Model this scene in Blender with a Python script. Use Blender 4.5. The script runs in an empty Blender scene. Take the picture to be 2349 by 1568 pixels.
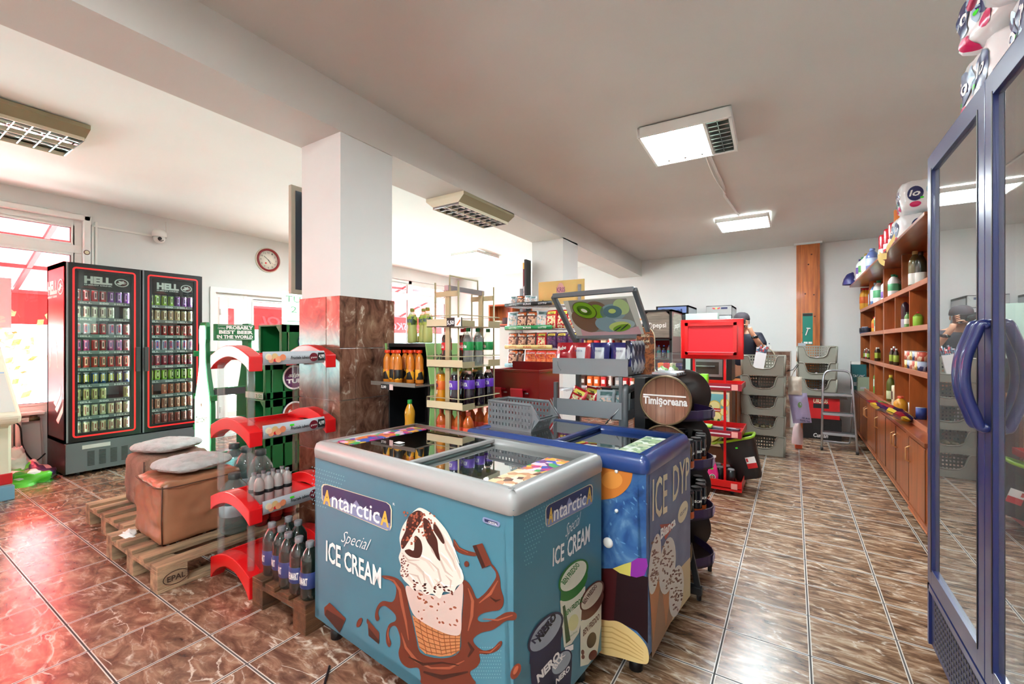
import bpy, math, random
from mathutils import Vector, Matrix, noise
from mathutils.geometry import tessellate_polygon
from mathutils.bvhtree import BVHTree
random.seed(7)
SC = bpy.context.scene
COL = SC.collection
R = math.radians
# ------------------------------------------------------------------ camera
CAM_H = 1.35; F_PX = 1009.0; CX, CY = 1174.5, 785.0; YAW = R(32.57)
cam_d = bpy.data.cameras.new('camera'); cam = bpy.data.objects.new('camera', cam_d); COL.objects.link(cam)
cam_d.sensor_width = 36; cam_d.lens = F_PX/2349*36; cam_d.shift_y = (CY-784)/2349
cam_d.clip_start = 0.02; cam_d.clip_end = 200
cam.location = (0, 0, CAM_H); cam.rotation_euler = (R(90), 0, YAW)
SC.camera = cam
SC.view_settings.view_transform = 'Standard'; SC.view_settings.look = 'None'
SC.view_settings.gamma = 1; SC.view_settings.use_curve_mapping = False
SC.view_settings.exposure = 1.12
# ------------------------------------------------------------------ daylight
W = bpy.data.worlds.new('sky'); SC.world = W; W.use_nodes = True
bg = W.node_tree.nodes['Background']; bg.inputs[0].default_value = (.52, .93, 1, 1); bg.inputs[1].default_value = 16.0
sun_d = bpy.data.lights.new('sun', 'SUN'); sun = bpy.data.objects.new('sun', sun_d); COL.objects.link(sun)
sun_d.energy = 42; sun_d.angle = R(2); sun_d.color = (.66, .96, 1)
sun.rotation_euler = Vector((1, .12, -.62)).to_track_quat('-Z', 'Y').to_euler(); sun.location = (-12, 0, 6)

LAMP_GAIN = 42.0
# ------------------------------------------------------------------ helpers
def lin(c):
    c = [x/255 for x in c]
    return tuple([(x/12.92 if x <= .04045 else ((x+.055)/1.055)**2.4) for x in c]) + (1,)
MATS = {}
def mat(name, col, rough=.5, metal=0, emit=None, es=1, coat=0, bump=0, bscale=60, vary=0, vscale=5, col2=None, trans=0, spec=None, stretch=(1,1,1)):
    if name in MATS: return MATS[name]
    m = bpy.data.materials.new(name); m.use_nodes = True; MATS[name] = m
    nt = m.node_tree; b = nt.nodes['Principled BSDF']
    b.inputs['Base Color'].default_value = lin(col); b.inputs['Roughness'].default_value = rough
    b.inputs['Metallic'].default_value = metal
    if coat: b.inputs['Coat Weight'].default_value = coat; b.inputs['Coat Roughness'].default_value = .08
    if trans: b.inputs['Transmission Weight'].default_value = trans
    if spec is not None: b.inputs['Specular IOR Level'].default_value = spec
    if emit: b.inputs['Emission Color'].default_value = lin(emit); b.inputs['Emission Strength'].default_value = es
    if bump or vary:
        tc = nt.nodes.new('ShaderNodeTexCoord'); mp = nt.nodes.new('ShaderNodeMapping'); mp.inputs['Scale'].default_value = stretch
        nt.links.new(tc.outputs['Object'], mp.inputs[0])
    if vary:
        n = nt.nodes.new('ShaderNodeTexNoise'); n.inputs['Scale'].default_value = vscale; n.inputs['Detail'].default_value = 5
        nt.links.new(mp.outputs[0], n.inputs['Vector'])
        r = nt.nodes.new('ShaderNodeValToRGB'); r.color_ramp.elements[0].position = .5-.22; r.color_ramp.elements[1].position = .5+.22
        c2 = col2 or [max(0, x*(1-vary)) for x in col]
        r.color_ramp.elements[0].color = lin(c2); r.color_ramp.elements[1].color = lin(col)
        nt.links.new(n.outputs[0], r.inputs[0]); nt.links.new(r.outputs[0], b.inputs['Base Color'])
    if bump:
        n = nt.nodes.new('ShaderNodeTexNoise'); n.inputs['Scale'].default_value = bscale; n.inputs['Detail'].default_value = 4
        nt.links.new(mp.outputs[0], n.inputs['Vector'])
        bp = nt.nodes.new('ShaderNodeBump'); bp.inputs['Strength'].default_value = bump; bp.inputs['Distance'].default_value = .01
        nt.links.new(n.outputs[0], bp.inputs['Height']); nt.links.new(bp.outputs[0], b.inputs['Normal'])
    return m
def glassm(name, tint=(240,245,245), gloss=.12, rough=.02, k=1.0, film=0):
    """thin pane: see-through plus a mirror share that grows at grazing angles"""
    if name in MATS: return MATS[name]
    m = bpy.data.materials.new(name); m.use_nodes = True; MATS[name] = m; nt = m.node_tree; nt.nodes.clear()
    o = nt.nodes.new('ShaderNodeOutputMaterial'); t = nt.nodes.new('ShaderNodeBsdfTransparent'); t.inputs[0].default_value = lin(tint)
    g = nt.nodes.new('ShaderNodeBsdfGlossy'); g.inputs['Roughness'].default_value = rough
    lw = nt.nodes.new('ShaderNodeLayerWeight'); pw = nt.nodes.new('ShaderNodeMath'); pw.operation = 'POWER'; pw.inputs[1].default_value = 3.5; nt.links.new(lw.outputs['Facing'], pw.inputs[0])
    ma = nt.nodes.new('ShaderNodeMath'); ma.operation = 'MULTIPLY_ADD'; ma.inputs[1].default_value = k; ma.inputs[2].default_value = gloss; ma.use_clamp = True
    mx = nt.nodes.new('ShaderNodeMixShader')
    nt.links.new(pw.outputs[0], ma.inputs[0]); nt.links.new(ma.outputs[0], mx.inputs[0]); nt.links.new(t.outputs[0], mx.inputs[1]); nt.links.new(g.outputs[0], mx.inputs[2])
    out = mx
    if film:
        d = nt.nodes.new('ShaderNodeBsdfDiffuse'); d.inputs[0].default_value = lin((225,228,225)); m2 = nt.nodes.new('ShaderNodeMixShader'); m2.inputs[0].default_value = film
        nt.links.new(mx.outputs[0], m2.inputs[1]); nt.links.new(d.outputs[0], m2.inputs[2]); out = m2
    nt.links.new(out.outputs[0], o.inputs[0]); return m
def noisecols(name, cols, scale=40, rough=.4, kind='VORONOI', stretch=(1,1,1), coat=0):
    """printed multi-colour pattern"""
    if name in MATS: return MATS[name]
    m = bpy.data.materials.new(name); m.use_nodes = True; MATS[name] = m; nt = m.node_tree; b = nt.nodes['Principled BSDF']
    tc = nt.nodes.new('ShaderNodeTexCoord'); mp = nt.nodes.new('ShaderNodeMapping'); mp.inputs['Scale'].default_value = stretch
    nt.links.new(tc.outputs['Object'], mp.inputs[0])
    if kind == 'VORONOI':
        v = nt.nodes.new('ShaderNodeTexVoronoi'); v.inputs['Scale'].default_value = scale
        s = nt.nodes.new('ShaderNodeSeparateColor'); nt.links.new(v.outputs['Color'], s.inputs[0]); f = s.outputs[0]
    else:
        v = nt.nodes.new('ShaderNodeTexNoise'); v.inputs['Scale'].default_value = scale; v.inputs['Detail'].default_value = 4; v.inputs['Distortion'].default_value = 1.2; f = v.outputs[0]
    nt.links.new(mp.outputs[0], v.inputs['Vector'])
    r = nt.nodes.new('ShaderNodeValToRGB'); cr = r.color_ramp; cr.interpolation = 'CONSTANT' if kind == 'VORONOI' else 'LINEAR'
    lo, hi = (0, 1) if kind == 'VORONOI' else (.3, .7)
    n = len(cols)
    for i, c in enumerate(cols):
        p = lo+(hi-lo)*i/(n if kind == 'VORONOI' else max(1, n-1))
        e = cr.elements[i] if i < 2 else cr.elements.new(p)
        e.position = p; e.color = lin(c)
    nt.links.new(f, r.inputs[0]); nt.links.new(r.outputs[0], b.inputs['Base Color']); b.inputs['Roughness'].default_value = rough
    if coat: b.inputs['Coat Weight'].default_value = coat
    return m

class MB:
    def __init__(s): s.v = []; s.f = []; s.fm = []; s.mats = []; s.M = Matrix.Identity(4); s.sm = []
    def mi(s, m):
        if m not in s.mats: s.mats.append(m)
        return s.mats.index(m)
    def add(s, vs, fs, m, smooth=False):
        o = len(s.v); s.v += [s.M @ Vector(v) for v in vs]
        for k, f in enumerate(fs):
            s.f.append([o+i for i in f]); s.fm.append(s.mi(m[k] if isinstance(m, list) else m)); s.sm.append(smooth)
        return s
    def box(s, x0, x1, y0, y1, z0, z1, m):
        if x0 > x1: x0, x1 = x1, x0
        if y0 > y1: y0, y1 = y1, y0
        if z0 > z1: z0, z1 = z1, z0
        vs = [(x, y, z) for z in (z0, z1) for y in (y0, y1) for x in (x0, x1)]
        return s.add(vs, [(0,2,3,1),(4,5,7,6),(0,1,5,4),(2,6,7,3),(0,4,6,2),(1,3,7,5)], m)
    def cbox(s, c, d, m, M=None):
        """box by centre and size"""
        vs = [(c[0]+d[0]/2*x, c[1]+d[1]/2*y, c[2]+d[2]/2*z) for z in (-1,1) for y in (-1,1) for x in (-1,1)]
        if M: vs = [M @ Vector(v) for v in vs]
        return s.add(vs, [(0,2,3,1),(4,5,7,6),(0,1,5,4),(2,6,7,3),(0,4,6,2),(1,3,7,5)], m)
    def rbox(s, x0, x1, y0, y1, z0, z1, r, m, seg=4):
        """box with rounded vertical corners and eased top and bottom"""
        pts = []
        for cx, cy, a0 in ((x1-r, y1-r, 0), (x0+r, y1-r, 90), (x0+r, y0+r, 180), (x1-r, y0+r, 270)):
            for i in range(seg+1):
                a = R(a0+90*i/seg); pts.append((cx, cy, math.cos(a), math.sin(a)))
        n = len(pts); e = min(r*.5, (z1-z0)*.3); rings = [(z0, r-e), (z0+e*.3, r-e*.3), (z0+e, r), (z1-e, r), (z1-e*.3, r-e*.3), (z1, r-e)]
        vs = [(p[0]+p[2]*rr, p[1]+p[3]*rr, z) for z, rr in rings for p in pts]
        fs = [(k*n+i, k*n+(i+1) % n, (k+1)*n+(i+1) % n, (k+1)*n+i) for k in range(len(rings)-1) for i in range(n)]
        s.add(vs, fs, m, True)
        s.add([vs[i] for i in range(n)], [tuple(reversed(range(n)))], m); s.add([vs[-n+i] for i in range(n)], [tuple(range(n))], m)
        return s
    def lathe(s, c, prof, m, seg=16, axis='Z', ms=None, sy=1):
        """prof: (radius, height); ms: material per profile segment"""
        vs = []; ax = {'Z': lambda a, b, h: (a, b, h), 'X': lambda a, b, h: (h, a, b), 'Y': lambda a, b, h: (b, h, a)}[axis]
        for r, h in prof:
            for i in range(seg):
                a = 2*math.pi*i/seg; p = ax(r*math.cos(a), sy*r*math.sin(a), h); vs.append((c[0]+p[0], c[1]+p[1], c[2]+p[2]))
        fs = []; mm = []
        for k in range(len(prof)-1):
            for i in range(seg):
                j = (i+1) % seg; fs.append((k*seg+i, k*seg+j, (k+1)*seg+j, (k+1)*seg+i)); mm.append(ms[k] if ms else m)
        return s.add(vs, fs, mm, True)
    def cyl(s, c, r, h, m, axis='Z', seg=16, r2=None):
        r2 = r if r2 is None else r2
        s.lathe(c, [(0, 0), (r, 0)], m, seg, axis); s.lathe(c, [(r, 0), (r2, h)], m, seg, axis); return s.lathe(c, [(r2, h), (0, h)], m, seg, axis)
    def tube(s, pts, r, m, seg=8, closed=False):
        pts = [Vector(p) for p in pts]; n = len(pts); rings = []; up = None
        for i, p in enumerate(pts):
            a = pts[(i-1) % n] if (i > 0 or closed) else p; b = pts[(i+1) % n] if (i < n-1 or closed) else p
            d = (b-a).normalized()
            if up is None:
                up = d.orthogonal().normalized()
            up = (up-d*up.dot(d)); up = up.normalized() if up.length > 1e-6 else d.orthogonal().normalized()
            q = d.cross(up)
            rr = r[i] if isinstance(r, (list, tuple)) else r
            rings.append([p+(up*math.cos(2*math.pi*k/seg)+q*math.sin(2*math.pi*k/seg))*rr for k in range(seg)])
        vs = [v for g in rings for v in g]; fs = []
        for i in range(n if closed else n-1):
            j = (i+1) % n
            for k in range(seg): l = (k+1) % seg; fs.append((i*seg+k, i*seg+l, j*seg+l, j*seg+k))
        if not closed: fs.append(tuple(reversed(range(seg)))); fs.append(tuple((n-1)*seg+k for k in range(seg)))
        return s.add(vs, fs, m, True)
    def bar(s, a, b, w, h, m, up=(0,0,1)):
        a = Vector(a); b = Vector(b); d = (b-a).normalized(); u = Vector(up); q = d.cross(u)
        if q.length < 1e-4: q = d.cross(Vector((1,0,0)))
        q.normalize(); u = q.cross(d)
        vs = [p+q*(w/2*i)+u*(h/2*j) for p in (a, b) for i, j in ((-1,-1),(1,-1),(1,1),(-1,1))]
        return s.add(vs, [(0,1,2,3),(7,6,5,4),(0,4,5,1),(1,5,6,2),(2,6,7,3),(3,7,4,0)], m)
    def prism(s, poly, ax, a, b, m):
        """poly in the two other axes (order X,Y,Z without ax), extruded from a to b along ax"""
        def P(p, h): return {'X': (h, p[0], p[1]), 'Y': (p[0], h, p[1]), 'Z': (p[0], p[1], h)}[ax]
        n = len(poly); vs = [P(p, a) for p in poly]+[P(p, b) for p in poly]
        tri = tessellate_polygon([[Vector((p[0], p[1], 0)) for p in poly]])
        fs = [tuple(t) for t in tri]+[tuple(n+i for i in reversed(t)) for t in tri]+[(i, (i+1) % n, n+(i+1) % n, n+i) for i in range(n)]
        return s.add(vs, fs, m)
    def sphere(s, c, r, m, seg=14, ring=8, sc=(1,1,1)):
        prof = []
        vs = []
        for i in range(ring+1):
            a = math.pi*i/ring
            for k in range(seg):
                b = 2*math.pi*k/seg; vs.append((c[0]+r*sc[0]*math.sin(a)*math.cos(b), c[1]+r*sc[1]*math.sin(a)*math.sin(b), c[2]-r*sc[2]*math.cos(a)))
        fs = [(i*seg+k, i*seg+(k+1) % seg, (i+1)*seg+(k+1) % seg, (i+1)*seg+k) for i in range(ring) for k in range(seg)]
        return s.add(vs, fs, m, True)
RM = {}
def base(o, M): RM[o.name] = M.copy(); return o
def tag(o, label=None, cat=None, group=None, kind=None):
    if label: o['label'] = label
    if cat: o['category'] = cat
    if group: o['group'] = group
    if kind: o['kind'] = kind
    return o
def B(name, mb, parent=None, loc=(0,0,0), bevel=0, weld=True, label=None, sub=0):
    """link the collected shapes (given in world coordinates) as ONE mesh object"""
    me = bpy.data.meshes.new(name)
    M = RM[parent.name] if parent else Matrix.Translation(loc)
    inv = M.inverted()
    me.from_pydata([inv @ v for v in mb.v], [], mb.f)
    for m in mb.mats: me.materials.append(m)
    me.polygons.foreach_set('material_index', mb.fm); me.polygons.foreach_set('use_smooth', mb.sm)
    me.update(); 
    import bmesh
    bm = bmesh.new(); bm.from_mesh(me); bmesh.ops.remove_doubles(bm, verts=bm.verts, dist=1e-5); bmesh.ops.recalc_face_normals(bm, faces=bm.faces); bm.to_mesh(me); bm.free()
    o = bpy.data.objects.new(name, me); COL.objects.link(o)
    if parent: o.parent = parent
    else: o.location = loc
    base(o, M)
    if bevel:
        b = o.modifiers.new('bevel', 'BEVEL'); b.width = bevel; b.segments = 2; b.limit_method = 'ANGLE'; b.angle_limit = R(40)
    if sub: sd = o.modifiers.new('smooth', 'SUBSURF'); sd.levels = sub; sd.render_levels = sub
    if label: o['label'] = label
    return o
def thing(name, label, cat, loc=(0,0,0), group=None, rz=0):
    o = bpy.data.objects.new(name, None); COL.objects.link(o); o.location = loc; o.rotation_euler = (0,0,rz); o.empty_display_size = .05
    base(o, Matrix.Translation(loc) @ Matrix.Rotation(rz, 4, 'Z')); return tag(o, label, cat, group)
def struct(name, mb, bevel=0, parent=None):
    o = B(name, mb, parent, bevel=bevel)
    if not parent: o['kind'] = 'structure'
    return o
KIDS = {}
def copy_tree(o, parent=None):
    c = o.copy(); COL.objects.link(c); c.parent = parent
    for ch in [x for x in bpy.data.objects if x.parent == o] if o.name not in KIDS else KIDS[o.name]: copy_tree(ch, c)
    return c
class Proto:
    """first use moves the source itself, later uses copy it with its parts"""
    def __init__(s, o):
        s.o = o; s.used = False
        def reg(x):
            KIDS[x.name] = [y for y in bpy.data.objects if y.parent == x]
            for y in KIDS[x.name]: reg(y)
        reg(o)
    def at(s, x, y, z, rz=0, label=None, group=None, sc=None, rot=None, cat=None):
        o = s.o if not s.used else copy_tree(s.o)
        s.used = True; o.location = (x, y, z); o.rotation_euler = rot or (0, 0, rz)
        if sc: o.scale = (sc, sc, sc) if not isinstance(sc, tuple) else sc
        return tag(o, label, cat, group)
# text as flat outlines
TX = {}
def text_mesh(body, bold=0, shear=0):
    k = (body, bold, shear)
    if k in TX: return TX[k]
    cu = bpy.data.curves.new('t', 'FONT'); cu.body = body; cu.offset = bold; cu.shear = shear; cu.resolution_u = 2
    ob = bpy.data.objects.new('t', cu); COL.objects.link(ob); dg = bpy.context.evaluated_depsgraph_get()
    me = ob.evaluated_get(dg).to_mesh(); vs = [v.co.copy() for v in me.vertices]; fs = [list(p.vertices) for p in me.polygons]
    bpy.data.objects.remove(ob); bpy.data.curves.remove(cu)
    if not vs: vs = [Vector((0,0,0))]; fs = []
    x0 = min(v.x for v in vs); x1 = max(v.x for v in vs); TX[k] = (vs, fs, x0, max(x1, x0+1e-3)); return TX[k]
def put_text(mb, body, O, U, V, w, h, m, bold=0, shear=0, N=None, mirror=False):
    """lettering on a plane: O baseline start, U direction, V up, w full width, h cap height"""
    vs, fs, x0, x1 = text_mesh(body, bold, shear)
    O = Vector(O); U = Vector(U).normalized(); V = Vector(V).normalized()
    sx = w/(x1-x0); sy = h/.73
    mb.add([O+U*((v.x-x0)*sx)+V*(v.y*sy) for v in vs], fs, m)
# pixel ray helpers (for reading positions off the photograph onto known planes)
FW = Vector((-math.sin(YAW), math.cos(YAW), 0)); RT = Vector((math.cos(YAW), math.sin(YAW), 0)); EYE = Vector((0, 0, CAM_H))
def ray(u, v): return FW+RT*((u-CX)/F_PX)+Vector((0, 0, -(v-CY)/F_PX))
def onplane(u, v, P, N): d = ray(u, v); return EYE+d*((Vector(P)-EYE).dot(N)/d.dot(N))
def smooth_poly(pts, n=4):
    out = []; k = len(pts)
    for i in range(k):
        p0, p1, p2, p3 = [Vector(pts[(i+j-1) % k]) for j in range(4)]
        for t in range(n):
            t /= n; out.append(.5*((2*p1)+(p2-p0)*t+(2*p0-5*p1+4*p2-p3)*t*t+(3*p1-p0-3*p2+p3)*t**3))
    return out
class Print:
    """flat printed artwork on one plane, collected into a single mesh; coordinates are read from the photograph"""
    def __init__(s, P, N, conv): s.P = Vector(P); s.N = Vector(N).normalized(); s.mb = MB(); s.conv = conv; s.U = s.N.cross(Vector((0,0,1))).normalized()*-1; s.l = 0
    def pt(s, p, off=None): 
        u, v = s.conv(p[0], p[1]); return onplane(u, v, s.P, s.N)
    def poly(s, pts, m, sm=True, lay=1):
        if sm: pts = smooth_poly([(p[0], p[1], 0) for p in pts])
        tri = tessellate_polygon([[Vector((p[0], p[1], 0)) for p in pts]])
        s.mb.add([s.pt(p)+s.N*(.0015+.0007*lay) for p in pts], [tuple(t) for t in tri], m)
    def ell(s, cx, cy, a, b, rot, m, lay=1, n=20):
        c, d = math.cos(R(rot)), math.sin(R(rot))
        s.poly([(cx+a*math.cos(t)*c-b*math.sin(t)*d, cy+a*math.cos(t)*d+b*math.sin(t)*c) for t in [2*math.pi*i/n for i in range(n)]], m, False, lay)
    def line(s, pts, w, m, lay=2):
        pts = [Vector((p[0], p[1], 0)) for p in pts]; L = []; Rr = []
        for i, p in enumerate(pts):
            d = (pts[min(i+1, len(pts)-1)]-pts[max(i-1, 0)]).normalized(); n = Vector((-d.y, d.x, 0)); ww = w[i] if isinstance(w, list) else w
            L.append(p+n*ww/2); Rr.append(p-n*ww/2)
        o = [s.pt(p)+s.N*(.0015+.0007*lay) for p in L+Rr]; k = len(pts)
        s.mb.add(o, [(i, i+1, k+i+1, k+i) for i in range(k-1)], m)
    def text(s, body, a, b, hpt, m, bold=0, shear=0, lay=3):
        """a, b: baseline ends, hpt: top of the first capital"""
        A = s.pt(a); Bp = s.pt(b); H = s.pt(hpt); U = (Bp-A); w = U.length; U.normalize(); Vv = (H-A); h = Vv.length; Vv.normalize()
        put_text(s.mb, body, A+s.N*(.0015+.0007*lay), U, Vv, w, h, m, bold, shear)
# a few everyday solids
def curve3(pts, n=6):
    P = [Vector(p) for p in pts]; out = []
    for i in range(len(P)-1):
        p0 = P[max(i-1, 0)]; p1 = P[i]; p2 = P[i+1]; p3 = P[min(i+2, len(P)-1)]
        for k in range(n):
            t = k/n; out.append(.5*((2*p1)+(p2-p0)*t+(2*p0-5*p1+4*p2-p3)*t*t+(3*p1-p0-3*p2+p3)*t**3))
    out.append(P[-1]); return out
def bottle(name, h, r, body, cap, lab=None, neck=None, seg=14, waist=True, lz=(.42, .62), text=None, tm=None, cr=.44):
    """bottle with cap and label parts, base at the origin"""
    mb = MB(); w = .9 if waist else 1
    pr = [(0,0),(.85,0),(1,.04),(1,.32),(w,.45),(w,.5),(1,.64),(.97,.72),(.7,.82),(.4,.89),(.34,.91),(.34,.95)]
    ms = [body]*8+[neck or body]*3
    mb.lathe((0,0,0), [(a*r, b*h) for a, b in pr], body, seg, ms=ms); o = B(name, mb)
    mb = MB(); mb.lathe((0,0,0), [(cr*.96*r,.905*h),(cr*r,.91*h),(cr*r,.993*h),(cr*.88*r,h),(0,h)], cap, seg); B('cap', mb, o)
    if lab:
        mb = MB(); z0, z1 = lz; mb.lathe((0,0,0), [(1.0*r,z0*h),(1.03*r,z0*h+.002),(1.03*r,z1*h-.002),(1.0*r,z1*h)], lab, seg)
        if text:
            W_ = 1.3*r; vs, fs, x0, x1 = text_mesh(text, .03, 0); sx = W_/(x1-x0); hh = (z1-z0)*h*.45; zc = (z0+z1)/2*h-hh/2
            mb.add([(math.sin(((v.x-x0)*sx-W_/2)/r)*r*1.05, -math.cos(((v.x-x0)*sx-W_/2)/r)*r*1.05, zc+v.y*hh/.73) for v in vs], fs, tm)
        B('label', mb, o)
    return Proto(o)
def bag_mesh(w, h, d, ms, seed=0, nx=10, ny=12, crimp=.06):
    """crisp bag standing upright: width x, thickness y, height z; ms(i,j) gives a material"""
    mb = MB(); rnd = random.Random(seed); off = Vector((seed*3.1, 0, 0))
    for sgn in (-1, 1):
        vs = []; fs = []; mm = []
        for j in range(ny+1):
            for i in range(nx+1):
                a = i/nx; b = j/ny; e = min(1, max(0, (1-abs(2*b-1))/(.5)))
                t = (1-abs(2*a-1)**3)*(math.sin(e*math.pi/2)**.8 if e > 0 else 0)
                if b < crimp or b > 1-crimp: t = 0
                x = (a-.5)*w*(1-.10*t); z = b*h; y = sgn*(t*d/2+.001)
                nn = noise.noise(Vector((x*22, z*22, sgn*3.))+off)
                y += sgn*nn*.012*(.3+t); x += noise.noise(Vector((z*30, sgn, 5))+off)*.004; y += noise.noise(Vector((x*60, z*9, 1))+off)*.004
                vs.append((x, y, z))
        for j in range(ny):
            for i in range(nx):
                k = j*(nx+1)+i; fs.append((k, k+1, k+nx+2, k+nx+1)); mm.append(ms(i/nx, j/ny, sgn))
        mb.add(vs, fs, mm, True)
    return mb
def holes_panel(mb, O, U, V, w, h, nx, ny, t, m, fr=.35):
    """perforated plate made of crossing bars"""
    O = Vector(O); U = Vector(U).normalized(); V = Vector(V).normalized(); N = U.cross(V)
    for i in range(nx+1):
        c = O+U*(w*i/nx); mb.bar(c, c+V*h, w/nx*fr, t, m, up=N)
    for j in range(ny+1):
        c = O+V*(h*j/ny); mb.bar(c, c+U*w, h/ny*fr, t, m, up=N)
# ------------------------------------------------------------------ surfaces
T = .3328
def tile_floor():
    m = bpy.data.materials.new('marbled_floor_tiles'); m.use_nodes = True; nt = m.node_tree; b = nt.nodes['Principled BSDF']; N = nt.nodes.new; L = nt.links.new
    def math_(op, a, c=None, cl=False):
        n = N('ShaderNodeMath'); n.operation = op; n.use_clamp = cl
        for i, x in enumerate((a, c)):
            if x is None: continue
            if isinstance(x, (int, float)): n.inputs[i].default_value = x
            else: L(x, n.inputs[i])
        return n.outputs[0]
    tc = N('ShaderNodeTexCoord'); sp = N('ShaderNodeSeparateXYZ'); L(tc.outputs['Object'], sp.inputs[0])
    X = math_('DIVIDE', math_('ADD', sp.outputs[0], .27), T); Y = math_('DIVIDE', math_('SUBTRACT', sp.outputs[1], .625), T)
    fx = math_('FRACT', X); fy = math_('FRACT', Y); ix = math_('FLOOR', X); iy = math_('FLOOR', Y)
    ex = math_('MINIMUM', fx, math_('SUBTRACT', 1, fx)); ey = math_('MINIMUM', fy, math_('SUBTRACT', 1, fy)); e = math_('MINIMUM', ex, ey)
    g = math_('LESS_THAN', e, .0095)                     # joint
    ch = math_('LESS_THAN', e, .022)  # band along the tile edges, bevel highlight painted as a lighter colour
    cb = N('ShaderNodeCombineXYZ'); L(ix, cb.inputs[0]); L(iy, cb.inputs[1]); wn = N('ShaderNodeTexWhiteNoise'); wn.noise_dimensions = '2D'; L(cb.outputs[0], wn.inputs['Vector'])
    # local tile coordinates, each tile shifted to one of a few prints
    off = N('ShaderNodeVectorMath'); off.operation = 'SCALE'; L(wn.outputs['Color'], off.inputs[0]); off.inputs['Scale'].default_value = 7
    ad = N('ShaderNodeVectorMath'); ad.operation = 'ADD'; L(tc.outputs['Object'], ad.inputs[0]); L(off.outputs[0], ad.inputs[1])
    ads = math_('GREATER_THAN', sp.outputs[0], -.95)
    def pattern(rot, sc):
        mp = N('ShaderNodeMapping'); mp.inputs['Rotation'].default_value = (0, 0, R(rot)); mp.inputs['Scale'].default_value = sc; L(ad.outputs[0], mp.inputs[0])
        n1 = N('ShaderNodeTexNoise'); n1.inputs['Scale'].default_value = 7; n1.inputs['Detail'].default_value = 8; n1.inputs['Roughness'].default_value = .62; n1.inputs['Distortion'].default_value = .9; L(mp.outputs[0], n1.inputs['Vector'])
        n2 = N('ShaderNodeTexNoise'); n2.inputs['Scale'].default_value = 1.7; n2.inputs['Detail'].default_value = 5; n2.inputs['Distortion'].default_value = 1.6; L(mp.outputs[0], n2.inputs['Vector'])
        v = math_('ABSOLUTE', math_('SUBTRACT', n2.outputs[0], .5)); v = math_('SUBTRACT', 1, math_('MULTIPLY', v, 52), True)
        n3 = N('ShaderNodeTexNoise'); n3.inputs['Scale'].default_value = 5.5; n3.inputs['Detail'].default_value = 6; n3.inputs['Distortion'].default_value = 1.1; L(mp.outputs[0], n3.inputs['Vector'])
        w = math_('ABSOLUTE', math_('SUBTRACT', n3.outputs[0], .52)); w = math_('MULTIPLY', math_('SUBTRACT', 1, math_('MULTIPLY', w, 40), True), .38)
        v = math_('MULTIPLY', v, math_('MULTIPLY', math_('SUBTRACT', n3.outputs[0], .44), 7, True)); w = math_('MULTIPLY', w, math_('MULTIPLY', math_('SUBTRACT', n1.outputs[0], .46), 8, True))
        return n1.outputs[0], math_('MAXIMUM', v, w)
    def ramp(f, cols):
        r = N('ShaderNodeValToRGB'); L(f, r.inputs[0])
        for i, (p, c) in enumerate(cols):
            el = r.color_ramp.elements[i] if i < 2 else r.color_ramp.elements.new(p)
            el.position = p; el.color = lin(c)
        return r.outputs[0]
    def mix(f, a, c):
        n = N('ShaderNodeMix'); n.data_type = 'RGBA'
        if isinstance(f, float): n.inputs[0].default_value = f
        else: L(f, n.inputs[0])
        for k, x in ((6, a), (7, c)):
            if isinstance(x, tuple): n.inputs[k].default_value = x
            else: L(x, n.inputs[k])
        return n.outputs[2]
    pL, vL = pattern(38, (1, 2.1, 1)); pR, vR = pattern(4, (1, 3.6, 1))
    cL = ramp(pL, [(.30, (74,46,36)), (.45, (116,80,62)), (.56, (146,108,86)), (.70, (178,146,120))])
    cR = ramp(pR, [(.32, (64,44,32)), (.44, (108,80,58)), (.55, (148,116,90)), (.68, (200,180,156))])
    cL = mix(vL, cL, lin((218,202,184))); cR = mix(math_('MULTIPLY', vR, .8), cR, lin((222,210,194)))
    c = mix(ads, cL, cR)
    tint = math_('MULTIPLY_ADD', wn.outputs['Value'], .10); 
    c = mix(ch, c, lin((216,208,198))); c = mix(g, c, lin((58,52,50)))
    L(c, b.inputs['Base Color'])
    L(math_('ADD', math_('MULTIPLY', g, .5), math_('MULTIPLY_ADD', pL, .22, False) if False else .27), b.inputs['Roughness'])
    bp = N('ShaderNodeBump'); bp.inputs['Strength'].default_value = .5; bp.inputs['Distance'].default_value = .003
    hn = N('ShaderNodeTexNoise'); hn.inputs['Scale'].default_value = 4; L(tc.outputs['Object'], hn.inputs['Vector'])
    L(math_('ADD', math_('SUBTRACT', 1, g), math_('MULTIPLY', hn.outputs[0], .35)), bp.inputs['Height']); L(bp.outputs[0], b.inputs['Normal'])
    b.inputs['Specular IOR Level'].default_value = .75
    return m
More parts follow.
